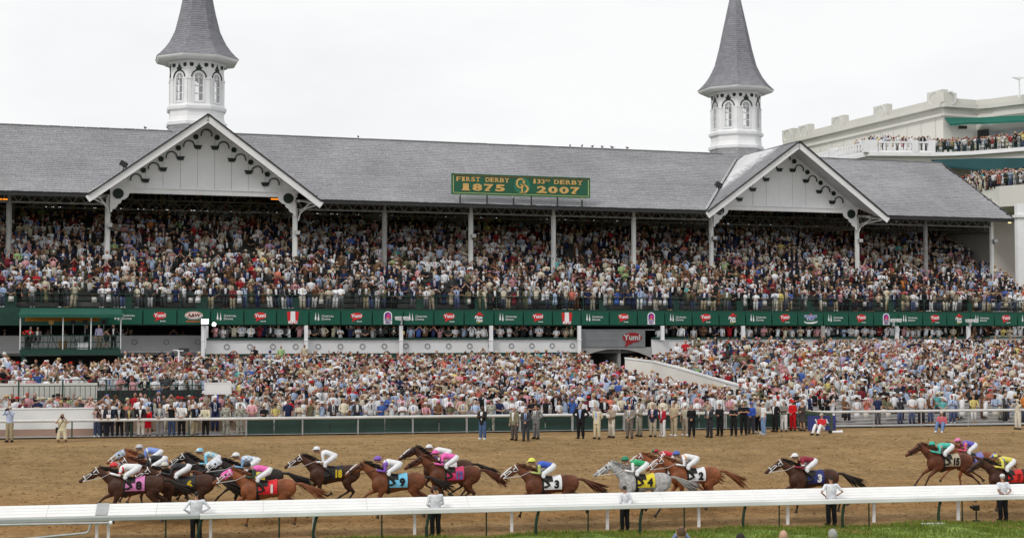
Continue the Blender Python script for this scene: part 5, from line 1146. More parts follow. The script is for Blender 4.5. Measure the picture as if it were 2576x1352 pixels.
    q = MB(); q.tube([hp(.1,.0), hp(.27,-.0), hp(.36,0)], [(.15,.1),(.15,.1),(.115,.078)], 12, fdir=(0,1,0)); q.tube([hp(-.05,.0), hp(.1,.0)], [(.12,.09),(.15,.1)], 12, fdir=(0,1,0)); d['hood'] = q.mesh('hood', None, True)
    q = MB()
    for s in (-1,1): q.ell(hp(.2,-.03)+Vector((0,s*.1,0)), (.045,.02,.04), 8, 5)
    d['eyes'] = q.mesh('eyes', None, True)
    q = MB(); q.tube([hp(.14,-.115), hp(.3,-.112), hp(.5,-.078), hp(.66,-.05)], [(.02,.03),(.025,.045),(.025,.036),(.025,.035)], 8, fdir=(0,1,0)); d['blaze'] = q.mesh('blaze', None, True)
    q = MB(); q.tube([hp(.64,0), hp(.7,0), hp(.76,.0)], [(.074,.06),(.07,.06),(.04,.04)], 10, fdir=(0,1,0)); d['muzzle'] = q.mesh('muzzle', None, True)
    q = MB(); 
    for nme in ('f1','f2','h1','h2'):
        s = -1 if nme[1] == '1' else 1; h = Vector((L_[nme][3][0], s*(.11 if nme[0]=='f' else .12), L_[nme][3][1])); f = Vector((L_[nme][2][0], h.y, L_[nme][2][1])); v = (h-f).normalized()
        q.tube([h+v*.0, h+v*.07], [(.055,.05),(.075,.065)], 10)
    d['hooves'] = q.mesh('hooves', None)
    # saddle, cloth and girth
    q = MB(); n = 12
    def wrap(x0, x1, zlo, infl, name):
        q = MB(); rings = []
        for x in np.linspace(x0, x1, 5):
            z = np.interp(x, [s_[0] for s_ in secs], [s_[1] for s_ in secs]); rz_ = np.interp(x, [s_[0] for s_ in secs], [s_[2] for s_ in secs])+infl; ry_ = np.interp(x, [s_[0] for s_ in secs], [s_[3] for s_ in secs])+infl
            a0 = math.asin(max(-1, min(1, (zlo-z)/rz_))); row = []
            for a in np.linspace(a0, math.pi-a0, 13): row.append(Vector((x, ry_*math.cos(a), z+rz_*math.sin(a))))
            rings.append(row)
        k0 = 0
        for a, b in zip(rings, rings[1:]):
            for i in range(12): q.add([a[i], a[i+1], b[i+1], b[i]], [(0,1,2,3)])
        return q.mesh(name, None, True, fix=False)
    d['saddle_cloth'] = wrap(-.44,.2,1.1,.035,'saddle_cloth'); d['saddle'] = wrap(-.12,.24,1.38,.06,'saddle'); d['girth'] = wrap(.16,.27,.83,.02,'girth')
    HC[key] = d
    return d
COATS = {'bay': ((.155,.052,.022),(.03,.018,.014),(.02,.014,.012)), 'dark': ((.06,.024,.014),(.022,.012,.009),(.013,.01,.009)), 'black': ((.022,.016,.015),(.012,.01,.01),(.012,.01,.01)), 'chestnut': ((.23,.075,.03),(.17,.055,.022),(.2,.07,.03)), 'liver': ((.115,.038,.018),(.05,.024,.016),(.1,.035,.018)), 'grey': ((.36,.35,.35),(.1,.09,.09),(.16,.13,.11))}
def coat(k):
    nm = 'coat_'+k
    if (nm,) in MATS: return MATS[(nm,)]
    m = bpy.data.materials.new(nm); m.use_nodes = True; t = m.node_tree; b = t.nodes['Principled BSDF']; n = t.nodes.new; L = t.links.new
    tc = n('ShaderNodeTexCoord'); sp = n('ShaderNodeSeparateXYZ'); L(tc.outputs['Object'], sp.inputs[0])
    r = n('ShaderNodeMapRange'); r.inputs['From Min'].default_value = .5; r.inputs['From Max'].default_value = .85; L(sp.outputs['Z'], r.inputs['Value'])
    z = n('ShaderNodeTexNoise'); z.inputs['Scale'].default_value = 9 if k == 'grey' else 3; z.inputs['Detail'].default_value = 5; L(tc.outputs['Object'], z.inputs['Vector'])
    mr = n('ShaderNodeMapRange'); mr.inputs['From Min'].default_value = .35; mr.inputs['From Max'].default_value = .65; v = .3; mr.inputs['To Min'].default_value = 1-v; mr.inputs['To Max'].default_value = 1+v; L(z.outputs['Fac'], mr.inputs['Value'])
    mx = n('ShaderNodeMix'); mx.data_type = 'RGBA'; mx.inputs[6].default_value = (*COATS[k][1],1); mx.inputs[7].default_value = (*COATS[k][0],1); L(r.outputs[0], mx.inputs[0])
    s = n('ShaderNodeVectorMath'); s.operation = 'SCALE'; L(mx.outputs[2], s.inputs[0]); L(mr.outputs[0], s.inputs['Scale']); L(s.outputs['Vector'], b.inputs['Base Color'])
    b.inputs['Roughness'].default_value = .5; b.inputs['Specular IOR Level'].default_value = .22
    MATS[(nm,)] = m; return m
def pmat(o, m):
    if not o.data.materials: o.data.materials.append(m)
    o.material_slots[0].link = 'OBJECT'; o.material_slots[0].material = m; return o
HOOF = mat('hoof', (.05,.04,.03), .6, .2, 8); BRIDW = mat('white_tack', (.72,.72,.72), .5, .05, 5); LEATH = mat('black_tack', (.015,.013,.012), .4, .1, 5)
# --- jockey
JP = {
 'crouch': dict(hip=(-.16,1.86), ch=(.14,1.99), sh=(.36,1.93), hd=(.6,2.05), kn=(.26,1.62), an=(.02,1.25), el=(.36,1.66), ha=(.64,1.7)),
 'low': dict(hip=(-.2,1.84), ch=(.1,1.93), sh=(.36,1.84), hd=(.62,1.92), kn=(.24,1.6), an=(.0,1.24), el=(.4,1.62), ha=(.74,1.7)),
 'high': dict(hip=(-.12,1.9), ch=(.14,2.08), sh=(.34,2.02), hd=(.56,2.16), kn=(.28,1.64), an=(.02,1.25), el=(.3,1.72), ha=(.56,1.72))}
JC = {}
def jockey_parts(pose):
    if pose in JC: return JC[pose]
    J = JP[pose]; V = lambda k, y=0: Vector((J[k][0], y, J[k][1])); d = {}
    def torso(q, inf=0):
        q.tube([V('hip')+Vector((-.06,0,-.02)), V('hip')+Vector((.04,0,.03)), V('hip').lerp(V('ch'),.6), V('ch').lerp(V('sh'),.4), V('sh'), V('sh')+Vector((.05,0,0))], [(.1+inf,.12+inf),(.12+inf,.155+inf),(.1+inf,.14+inf),(.115+inf,.165+inf),(.1+inf,.17+inf),(.06+inf,.09+inf)], 12, fdir=(0,1,0))
    def arms(q, r):
        for s in (-1,1): q.tube([V('sh',s*.13), V('sh',s*.17), V('el',s*.22), V('el',s*.22).lerp(V('ha',s*.09),.6), V('ha',s*.09)], [r*1.2,r*1.2,r,r*.85,r*.7], 8)
    def thigh(q, r):
        for s in (-1,1): q.tube([V('hip',s*.09), V('hip',s*.12).lerp(V('kn',s*.25),.4), V('kn',s*.27)], [r*1.25,r*1.15,r*.85], 9)
    def shin(q, r):
        for s in (-1,1): q.tube([V('kn',s*.27), V('kn',s*.29).lerp(V('an',s*.31),.4), V('an',s*.31), V('an',s*.31)+Vector((.12,0,-.06)), V('an',s*.31)+Vector((.17,0,-.065))], [r,r*1.05,r*.7,r*.6,r*.4], 8)
    q = MB(); torso(q,-.02); arms(q,.038); thigh(q,.075); shin(q,.05); hd = V('hd'); q.tube([V('sh'), V('sh').lerp(hd,.5), hd-Vector((.02,0,.03))], [.06,.052,.05], 8)
    q.ell(hd,(.1,.078,.1),12,9); q.ell(hd+Vector((.05,0,-.055)),(.06,.055,.065),10,7); q.ell(hd+Vector((.11,0,-.02)),(.022,.014,.022),6,5)
    b = fused(q, 'body', None, .02, 2, .35)
    q = MB(); 
    for s in (-1,1): hand(q, V('ha',s*.09)-Vector((.03,0,0)), (V('ha',s*.09)-V('el',s*.22)), s, .9)
    hm = q.mesh('h', None, True); bm = bmesh.new(); bm.from_mesh(b); bm.from_mesh(hm); b2 = bpy.data.meshes.new('body'); bm.to_mesh(b2); bm.free(); b2.polygons.foreach_set('use_smooth',[True]*len(b2.polygons)); d['body'] = b2
    q = MB(); torso(q,.008); d['silks'] = fused(q,'silks',None,.02,2,.35)
    q = MB(); arms(q,.055); d['sleeves'] = fused(q,'sleeves',None,.018,2,.35)
    q = MB(); thigh(q,.09); q.tube([V('hip')+Vector((-.08,0,-.03)), V('hip')+Vector((.0,0,.01)), V('hip')+Vector((.1,0,.05))], [(.13,.13),(.14,.17),(.12,.16)], 12, fdir=(0,1,0)); 
    for s in (-1,1): q.tube([V('kn',s*.27), V('kn',s*.29).lerp(V('an',s*.31),.3)], [.075,.06], 8)
    d['breeches'] = fused(q,'breeches',None,.02,2,.35)
    for s in (-1,1):
        q = MB(); q.tube([V('kn',s*.28).lerp(V('an',s*.31),.25), V('kn',s*.28).lerp(V('an',s*.31),.6), V('an',s*.31), V('an',s*.31)+Vector((.13,0,-.06)), V('an',s*.31)+Vector((.2,0,-.06))], [.068,.064,.05,.045,.03], 9); d['boot%d' % s] = q.mesh('boot',None,True)
    q = MB(); c = hd+Vector((-.01,0,.035)); q.ell(c,(.135,.108,.115),14,9,zmin=-.25); q.tube([c+Vector((.1,0,-.005)), c+Vector((.19,0,-.04))], [(.012,.075),(.008,.05)], 8, fdir=(0,1,0)); d['helmet'] = q.mesh('helmet',None,True)
    q = MB(); q.tube([c+Vector((.135*math.cos(a),.1*math.sin(a),-.035)) for a in np.linspace(-2.4,2.4,12)], .016, 5); d['goggles'] = q.mesh('goggles',None,True)
    q = MB(); q.tube([V('sh',0)+Vector((-.1,0,.0)), V('sh',0)+Vector((-.03,0,.0))], [(.135,.185),(.13,.188)], 12, fdir=(0,1,0)); d['sash'] = q.mesh('sash',None,True)
    q = MB(); 
    for s in (-1,1): e, h = V('el',s*.22), V('sh',s*.17); m_ = e.lerp(h,.45); q.tube([m_, m_.lerp(e,.4)], .068, 8)
    d['armband'] = q.mesh('armband',None,True)
    q = MB(); q.tube([V('ha',-.1), V('ha',-.13)+Vector((-.3,-.05,-.06))], .008, 5); d['whip'] = q.mesh('whip',None)
    d['hd'] = hd; JC[pose] = d; return d
def check_mat(name, c1, c2, scale=9):
    if (name,) in MATS: return MATS[(name,)]
    m = bpy.data.materials.new(name); m.use_nodes = True; t = m.node_tree; b = t.nodes['Principled BSDF']; tc = t.nodes.new('ShaderNodeTexCoord'); ck = t.nodes.new('ShaderNodeTexChecker'); ck.inputs['Scale'].default_value = scale
    ck.inputs['Color1'].default_value = (*c1,1); ck.inputs['Color2'].default_value = (*c2,1); t.links.new(tc.outputs['Object'], ck.inputs['Vector']); t.links.new(ck.outputs['Color'], b.inputs['Base Color']); b.inputs['Roughness'].default_value = .6; MATS[(name,)] = m; return m
def silk(c): return mat('silk_%03d_%03d_%03d' % tuple(int(v*255) for v in c), c, .5, .08, 7, spec=.4)
LAB = {}
def runner(x, y, D, hlabel, jlabel, coat_, pose='stretch', nk=0.0, jp='crouch', num=None, scl=(.7,.7,.7), numc=PBLACK, silks=(.7,.7,.7), sleeves=None, cap=(.7,.7,.7), hood=None, blaze=False, bridle=True, muzzle=None, sash=None, band=None, lift=0.0, silkm=None, breech=(.72,.72,.74), capm=None, clothm=None):
    # helmet crown at pixel (x, y), horse at distance D; it runs to the left along the rail
    hp = Vector((JP[jp]['hd'][0], 0, JP[jp]['hd'][1]+.15)); p = atY(x, y, D)
    fwd = -T2; wdv = (Vector((p.x,p.y))-Q0).dot(W2); g = zg(wdv)
    sc_ = (p.z-g-lift)/hp.z; sc_ = min(max(sc_, .96), 1.06); z = p.z-hp.z*sc_
    base = Vector((p.x, p.y, 0))-Vector((fwd.x,fwd.y,0))*hp.x*sc_; base.z = z
    rz = TR+math.pi
    d = horse_body(pose, nk)
    h = thing('racehorse', hlabel, 'horse', base, rz, 'racehorses galloping past the stand'); h.scale = (sc_,)*3
    pmat(put('body', d['body'], h), coat(coat_)); mm = mat('hair_'+coat_, COATS[coat_][2], .6, .25, 14)
    pmat(put('mane', d['mane'], h), mm); pmat(put('tail', d['tail'], h), mm); pmat(put('hooves', d['hooves'], h), HOOF); pmat(put('eyes', d['eyes'], h), LEATH)
    pmat(put('reins', d['reins'], h), LEATH if not bridle else BRIDW)
    pmat(put('bridle', d['bridle'], h), BRIDW if bridle else LEATH)
    if hood: pmat(put('hood', d['hood'], h), silk(hood))
    if blaze: pmat(put('blaze', d['blaze'], h), BRIDW)
    if muzzle: pmat(put('muzzle_patch', d['muzzle'], h), silk(muzzle))
    pmat(put('saddle', d['saddle'], h), LEATH); pmat(put('girth', d['girth'], h), LEATH if num != '#3' else BRIDW)
    sc1 = pmat(put('saddle_cloth', d['saddle_cloth'], h), clothm or silk(scl))
    if num:
        for s in (1,-1):
            me = text_mesh(num, .38, numc, .022, .95 if len(num) < 2 else .75, .006); me.transform(Matrix.Rotation(R(9), 4, 'X'))
            if s == 1: me.transform(Matrix.Translation((.0,-.0,0))); me.transform(Matrix.Rotation(math.pi, 4, 'Z')); me.transform(Matrix.Translation((-.25,.31,1.27)))
            else: me.transform(Matrix.Translation((-.25,-.31,1.27)))
            put('number', me, sc1)
    # jockey
    j = jockey_parts(jp); jk = thing('person', jlabel, 'person', base, rz, 'jockeys in racing silks'); jk.scale = (sc_,)*3
    pmat(put('body', j['body'], jk), skin_mat(rnd.choice((0,1,1)))); pmat(put('silks', j['silks'], jk), silkm or silk(silks)); pmat(put('sleeves', j['sleeves'], jk), silk(sleeves or silks))
    pmat(put('breeches', j['breeches'], jk), silk(breech)); pmat(put('boot', j['boot1'], jk), LEATH); pmat(put('boot', j['boot-1'], jk), LEATH); pmat(put('helmet', j['helmet'], jk), capm or silk(cap)); pmat(put('goggles', j['goggles'], jk), LEATH)
    if sash: pmat(put('sash', j['sash'], jk), silk(sash))
    if band: pmat(put('armband', j['armband'], jk), silk(band))
    pmat(put('whip', j['whip'], jk), LEATH)
WH = (.74,.74,.76)
PK = (.75,.12,.42); LB = (.2,.52,.72)
runner(286,1161,51.0,'dark bay horse with pink number 8 cloth and white bridle, leading at the left','jockey in red cap and white silks with red sleeve bars on the leading horse','dark','stretch',-.1,'low','8',(.62,.2,.45),PBLACK,WH,WH,(.65,.03,.04),band=(.65,.03,.04),sash=(.65,.03,.04),lift=.0)
runner(350,1116,55.0,'chestnut horse with white face and blue-white blinkers, farthest out of the leading group','jockey in silver cap and white and blue silks','chestnut','stride',.0,'crouch',None,(.2,.25,.6),silks=(.2,.3,.65),sleeves=(.16,.25,.6),cap=(.5,.53,.56),hood=(.35,.42,.55),blaze=True,sash=WH)
runner(355,1140,53.3,'reddish dark horse squeezed between the leaders','jockey in dark cap and black silks bent flat over his horse','liver','stretch',-.05,'low',None,(.02,.02,.02),silks=(.014,.014,.018),sleeves=(.014,.014,.018),cap=(.03,.02,.02),sash=WH)
runner(414,1160,52.0,'dark bay horse with black cloth and yellow number behind the leader','jockey in black silks and white breeches rising over the second horse','dark','gather',-.1,'low','6',(.012,.012,.014),YEL,silks=(.014,.014,.018),sleeves=(.02,.02,.025),cap=(.6,.58,.5))
runner(502,1125,54.5,'black horse with raised head and crossed white bridle','jockey in light blue and cream checked silks','black','stretch',.12,'high',None,(.012,.012,.014),silks=LB,sleeves=LB,cap=LB,silkm=check_mat('blue_cream_check',LB,(.62,.6,.5),11),capm=check_mat('blue_white_quarters',LB,WH,5))
runner(593,1136,53.2,'nearly black horse in a white blinker hood','jockey in white cap and white silks with blue diamonds','black','stretch',-.02,'crouch',None,(.6,.5,.05),silks=WH,sleeves=(.2,.35,.55),cap=WH,hood=(.6,.66,.76),silkm=check_mat('white_blue_diamonds',WH,(.25,.38,.55),11))
runner(621,1160,51.4,'chestnut horse in pink blinkers with red number 1 cloth','jockey in black cap and pink silks','chestnut','stretch',-.05,'crouch','1',(.62,.01,.02),PWHITE,silks=PK,sleeves=(.02,.05,.03),cap=(.015,.015,.018),hood=PK)
runner(796,1121,55.2,'dark horse with black cloth and yellow 18, legs folded','jockey all in white with black and white cap','dark','gather',.0,'high','18',(.012,.012,.014),YEL,silks=WH,sleeves=WH,cap=WH)
runner(950,1145,52.6,'bay horse with light blue number 9 cloth and noseband','jockey in purple cap and white silks with purple band','bay','stretch',.0,'crouch','9',(.16,.5,.72),PBLACK,silks=WH,sleeves=(.2,.08,.45),cap=(.22,.1,.48),sash=(.2,.08,.45),bridle=False,muzzle=None,blaze=True)
runner(1079,1116,56.4,'dark horse with white stripe on its face, behind the pink jockey','jockey in white cap and white and purple silks behind the pink jockey','dark','gather',.12,'crouch',None,(.6,.6,.6),silks=WH,sleeves=(.15,.1,.3),cap=WH,blaze=True,bridle=False)
runner(1095,1130,54.9,'brown horse with blue and red saddle cloth','jockey in pink cap and pink silks with dark armbands','liver','gather',.0,'crouch','12',(.55,.03,.12),silk((.12,.15,.45)),silks=PK,sleeves=PK,cap=PK,bridle=False,band=(.05,.02,.08))
runner(1337,1150,52.4,'liver chestnut horse with white number 3 cloth and white bridle','jockey in yellow cap and royal blue silks with yellow trim','liver','fly',-.04,'crouch','3',WH,PBLACK,silks=(.04,.1,.5),sleeves=(.4,.45,.15),cap=(.75,.75,.12),blaze=True,lift=-.1)
runner(1572,1146,53.1,'grey horse with yellow number 4 cloth','jockey in green cap and green silks with white sleeves','grey','gather',.0,'crouch','4',(.72,.58,.03),PBLACK,silks=(.03,.35,.14),sleeves=WH,cap=(.02,.22,.12))
runner(1648,1125,56.2,'chestnut horse with broad white blaze running behind the grey','jockey in red and green cap and red silks with white','chestnut','stretch',.0,'crouch',None,WH,silks=(.5,.02,.04),sleeves=WH,capm=check_mat('red_green_cap',(.5,.02,.04),(.02,.2,.1),6),blaze=True,sash=WH)
runner(1701,1132,54.6,'bright chestnut horse with white number 2 cloth','jockey in blue cap and white silks with orange panel','chestnut','gather',-.02,'crouch','2',WH,PBLACK,silks=WH,sleeves=WH,cap=(.08,.14,.45),sash=(.7,.3,.05),blaze=True)
runner(1999,1138,54.8,'dark brown horse with navy number 3 cloth','jockey in white cap and maroon silks','dark','stretch',-.03,'crouch','3',(.012,.018,.13),PWHITE,silks=(.22,.01,.03),sleeves=(.22,.01,.03),cap=WH,band=WH)
runner(2344,1109,58.9,'bay horse with tan number 15 cloth, all feet off the ground','jockey in teal cap and teal silks with pink band','liver','fly',.0,'low','15',(.42,.36,.26),PBLACK,silks=(.06,.45,.36),sleeves=(.06,.45,.36),cap=(.04,.42,.33),sash=(.7,.25,.3),bridle=False,lift=.12)
runner(2409,1100,60.8,'red-brown horse running behind number 15','jockey in pink cap and blue silks with orange shoulders','chestnut','stretch',.0,'crouch',None,(.2,.2,.5),silks=(.12,.1,.5),sleeves=(.65,.1,.2),cap=(.72,.2,.4),sash=(.75,.25,.1),bridle=False)
runner(2501,1139,56.4,'dark bay horse with red saddle cloth at the right edge','jockey in yellow and blue cap and yellow silks with blue','dark','stretch',.0,'crouch','7',(.6,.02,.015),silk((.3,.01,.01)),silks=(.7,.62,.1),sleeves=(.7,.62,.1),capm=check_mat('yellow_blue_cap',(.72,.68,.12),(.12,.16,.5),6),sash=(.12,.16,.45),bridle=False)
# ================================================================== RAILS
# outer rail: white top rail on slim green posts with dark glass-like screens behind
orl = thing('outer_rail', 'long white top rail on slim posts with dark green screens along the crowd', 'rail', TK(0, WR, 0), TR)
tL = onW(-120, WR); tB = onW(1770, WR); tC = onW(2093/1.0, WR); tR = 60
RT = mat('worn_white_rail', (.6,.6,.59), .5, .12, 1.5)
q = MB(); x = tL
while x < tR:
    x1 = min(x+6, tR); obj('top_rail', MB().tube([(x,0,.93),(x1-.01,0,.93)], .08, 10), RT, orl); x = x1
SCR = mat('dark_green_screen', (.018,.05,.042), .25, .25, .5, spec=.5)
for x in np.arange(math.ceil(tL), tR, 3.05):
    px_ = project(orl.location+Vector((T2.x*x, T2.y*x, .5)))[0]
    q = MB(); q.tube([(x,.0,0),(x,0,.86)], .035, 6); q.tube([(x,0,.86),(x,-.02,.9)], .05, 6); obj('post', q, GREY if px_ > 560 else GREEN, orl)
    if px_ > 560 and px_ < 2030: obj('screen', MB().box(x+.05,x+1.48,.32,.35,.06,.88), SCR, orl); obj('screen', MB().box(x+1.53,x+3.0,.32,.35,.06,.88), SCR, orl); q = MB(); q.box(x-.03,x+.05,.3,.36,.04,.92); q.box(x,x+3.05,.3,.37,.02,.06); obj('screen_frame', q, GREY, orl)
    if px_ >= 2030: obj('bottom_rail', MB().box(x,x+3.05,.3,.34,.08,.13), RT, orl)
# green wooden barrier near the ramp, blue sponsor board
bt = thing('wooden_barrier', 'dark green wooden post and rail barrier crossing in front of the guests', 'barrier', (0,0,0))
A = ground_hit(1945,1070,0)+Vector((0,0,.0)); B = ground_hit(2092,1085,0)
for z in (.98,): obj('rail', MB().beam(A+Vector((0,0,z)), B+Vector((0,0,z)), .06, .16), mat('weathered_green_wood', (.06,.08,.05), .8, .25, 4), bt)
obj('rail', MB().beam(A+Vector((0,0,.7)), B+Vector((0,0,.38)), .06, .12), MATS[('weathered_green_wood',)], bt)
for f in (0,.5,1): P = A.lerp(B,f); obj('post', MB().box(P.x-.06,P.x+.06,P.y-.06,P.y+.06,0,1.05), MATS[('weathered_green_wood',)], bt)
sb = thing('sponsor_board', 'small dark blue sponsor board with white letters leaning under the rail', 'sign', ground_hit(2125,1082,0)+Vector((-.6,0,0)), TR)
obj('panel', MB().box(-1.6,.1,0,.04,.02,.86), mat('navy_board', (.04,.05,.2), .5, .1), sb); put('lettering', lt('VISA', .42, PWHITE, -.75, .5, -.02, 1, .02), sb)
# low white wall at the left with tan base
lw = thing('low_wall', 'low white painted wall with tan base at the left of the rail', 'wall', TK(0, WR+1.0, 0), TR)
t0, t1 = onW(-200, WR+1.0), onW(240, WR+1.0); zt_ = (lambda p: p.z)(atY(120,1026,TK((t0+t1)/2, WR+1).y)); 
tt_ = onW(120, WR+1.0); Dm = TK(tt_, WR+1).y; zt_ = CZ-(1027-830)*Dm/FPX; zm = CZ-(1077-830)*Dm/FPX
obj('painted_panel', MB().box(t0,t1,-.0,.25,zm,zt_), WHITE2, lw); obj('base_course', MB().box(t0,t1+.01,-.02,.27,-.1,zm-.003), mat('tan_base', (.33,.22,.17), .9, .12, .7), lw); obj('coping', MB().box(t0,t1+.03,-.04,.29,zt_,zt_+.05), WHITE, lw)
# green picket fence on the first terrace step, left
pf = thing('picket_fence', 'green steel picket fence in front of the raised guests at the left', 'fence', TK(0, WR+5.2, 0), TR)
wv = WR+5.2; a, b = onW(-60, wv), onW(515, wv); Df = TK(onW(230,wv), wv).y; zb_ = CZ-(1003-830)*Df/FPX; ztp = CZ-(968-830)*Df/FPX
q = MB(); q.box(a,b,-.03,.03,ztp-.05,ztp); q.box(a,b,-.03,.03,zb_,zb_+.05); q.box(a,b,-.02,.02,ztp+.3,ztp+.34); obj('rails', q, GREEN, pf)
for x in np.arange(a,b,2.4): obj('post', MB().box(x-.04,x+.04,-.04,.04,zb_-1.3,ztp+.34), GREEN, pf)
x = a
while x < b: obj('picket', MB().box(x,x+.03,-.015,.015,zb_+.05,ztp-.05), GREEN, pf) if x > a+2 and (int(x/.14) % 2 == 0) else None; x += .14
w_ = thing('retaining_wall', 'low pale retaining wall behind the picket fence', 'wall', TK(0, wv+.4, 0), TR); obj('face', MB().box(a,b-6,0,.25,-.3,ztp+.12), CREAM, w_); obj('dark_face', MB().box(b-5.99,b,0,.25,-.3,zb_+.6*(ztp-zb_)), DKW, w_)
tw = thing('tan_ground_panel', 'added tan panel standing in for the ground behind the guests at the rail', 'wall', TK(0, WR+1.75, 0), TR); obj('face', MB().box(onW(243,WR+1.75), onW(640,WR+1.75), 0, .12, -.1, .8), mat('tan_apron', (.3,.23,.17), .9, .15, .7), tw)  # added upright panel, stands in for flat tan ground behind the legs

# ---- inner rails: broad sloping cover rail and the turf rail in front of it
ir = thing('inner_rail', 'broad white sloping cover rail on white posts beside the dirt', 'rail', TK(0, 0, 0), TR)
PL = mat('white_rail_plastic', (.78,.78,.77), .4, .05, 1.6, spec=.35, detail=9)
ta, tb = onW(-150, 0), onW(2750, 0)
ZTOP = -.315
x = ta; k = 0
joint = onW(266, 0)
while x < tb:
    x1 = x+3.66; q = MB()
    q.add([(x,.32,ZTOP),(x1-.008,.32,ZTOP),(x1-.008,.22,ZTOP+.012),(x,.22,ZTOP+.012),(x1-.008,-.46,ZTOP-.3),(x,-.46,ZTOP-.3),(x,.32,ZTOP-.06),(x1-.008,.32,ZTOP-.06),(x1-.008,-.46,ZTOP-.37),(x,-.46,ZTOP-.37)], [(0,1,2,3),(3,2,4,5),(0,6,7,1),(5,4,8,9),(6,9,8,7),(0,3,5,9,6),(1,7,8,4,2)])
    for g_ in (.1,-.06,-.2): pass
    obj('cover', q, PL, ir)
    q = MB()
    for f in (.25,.5,.75): y_ = .22-.68*f; z_ = ZTOP+.012-.312*f; q.box(x,x1-.01,y_-.006,y_+.006,z_+.002,z_+.007)
    obj('cover_rib', q, WHITE, ir); x = x1; k += 1
obj('joint_sleeve', MB().add([(joint-.2,.23,ZTOP+.02),(joint+.2,.23,ZTOP+.02),(joint+.2,-.465,ZTOP-.295),(joint-.2,-.465,ZTOP-.295),(joint-.2,.23,ZTOP+.04),(joint+.2,.23,ZTOP+.04),(joint+.2,-.465,ZTOP-.275),(joint-.2,-.465,ZTOP-.275)], [(3,2,1,0),(4,5,6,7),(0,1,5,4),(1,2,6,5),(2,3,7,6),(3,0,4,7)]), GREY, ir)
for px_ in (2, 252, 281, 536, 793, 1045, 1287, 1526, 1754, 1976, 2191, 2402, 2600):
    x = onW(px_, 0); q = MB(); q.box(x-.05,x+.05,-.05,.05,-1.7,ZTOP-.2); obj('post', q, WHITE, ir)
tr_ = thing('turf_rail', 'rounded white turf rail on thin and goose-necked dark green posts', 'rail', TK(0, -1.3, 0), TR)
wv = -1.3
ta, tb = onW(-150, wv), onW(2750, wv); sw_ = onW(509, wv)
ZL = CZ-(1269-830)*TK(onW(1570,wv),wv).y/FPX
DGP = mat('rail_post_green', (.008,.03,.014), .6, .1, 3)
for a_, b_, r_, m_ in ((ta, sw_-.01, .075, mat('dull_grey_rail', (.36,.39,.38), .6, .1, 1)), (sw_, tb, .09, WHITE2)):  # duller white paints in the weaker light on the rail's upright face
    x = a_
    while x < b_: x1 = min(x+7.3, b_); obj('top_rail', MB().loft([[Vector((xx, r_*1.0*cx_, ZL+r_*cz_)) for cx_, cz_ in ((-.8,-1),(-1,-.8),(-1,.55),(-.75,.9),(0,1.05),(.75,.9),(1,.55),(1,-.8),(.8,-1))] for xx in (x, x1-.006)]), m_, tr_); x = x1
for px_ in (424, 707, 963, 1224, 1478, 1718, 1955, 2179, 2412):
    x = onW(px_, wv); obj('thin_post', MB().tube([(x,.0,-1.66),(x,0,ZL-.06)], .028, 8), DGP, tr_)
for px_ in (508, 796, 1078, 1351, 1611, 1868, 2116, 2356, 2580):
    x = onW(px_, wv); q = MB(); q.tube([(x-.04,.0,-1.68),(x-.05,.02,-1.25),(x-.0,.05,-.95),(x+.09,.1,ZL-.05)], .055, 8); obj('gooseneck_post', q, DGP, tr_)
# white gate of pipes at the left
gt = thing('pipe_gate', 'open white pipe gate with sloping lower pipe at the bottom left', 'gate', TK(0, -1.75, 0), TR)
wv = -1.75; Z_ = lambda x, y: CZ-(y-830)*TK(onW(x,wv),wv).y/FPX
q = MB(); q.tube([(onW(-40,wv),0,Z_(-40,1316)),(onW(288,wv),0,Z_(288,1310))], .04, 8); obj('upper_pipe', q, GREY, gt)
q = MB(); q.tube([(onW(20,wv),0,Z_(20,1355)),(onW(225,wv),0,Z_(225,1335)),(onW(232,wv),0,Z_(232,1330)),(onW(236,wv),0,Z_(236,1313))], .04, 8); obj('lower_pipe', q, GREY, gt)
q = MB(); q.tube([(onW(290,wv),0,Z_(290,1310)),(onW(283,wv),0,Z_(283,1310))], .07, 8); obj('end_cap', q, WHITE, gt)
for px_ in (2,): obj('post', MB().tube([(onW(px_,wv),0,-1.66),(onW(px_,wv),0,Z_(px_,1306))], .05, 8), GREY, gt)
# remote camera on a short pole, white board lying in the grass
rc = thing('remote_camera', 'small black remote camera on a low stand beyond the rail', 'camera', TK(onW(2447,-.5), -.5, -1.6), .4)
q = MB(); q.tube([(0,0,0),(0,0,.42)], .03, 6); q.box(-.12,.12,-.08,.08,-.02,.03); obj('stand', q, LEATH, rc); q = MB(); q.box(-.11,.11,-.07,.07,.4,.6); q.tube([(-.11,0,.52),(-.27,0,.54)], .06, 8); obj('camera_body', q, LEATH, rc)
wb = thing('white_marker_board', 'thin white board lying on the grass by the turf rail', 'board', TK(onW(2338,-1.5), -1.5, -1.54), TR); obj('board', MB().box(-.45,.45,-.12,.12,0,.05), WHITE, wb)

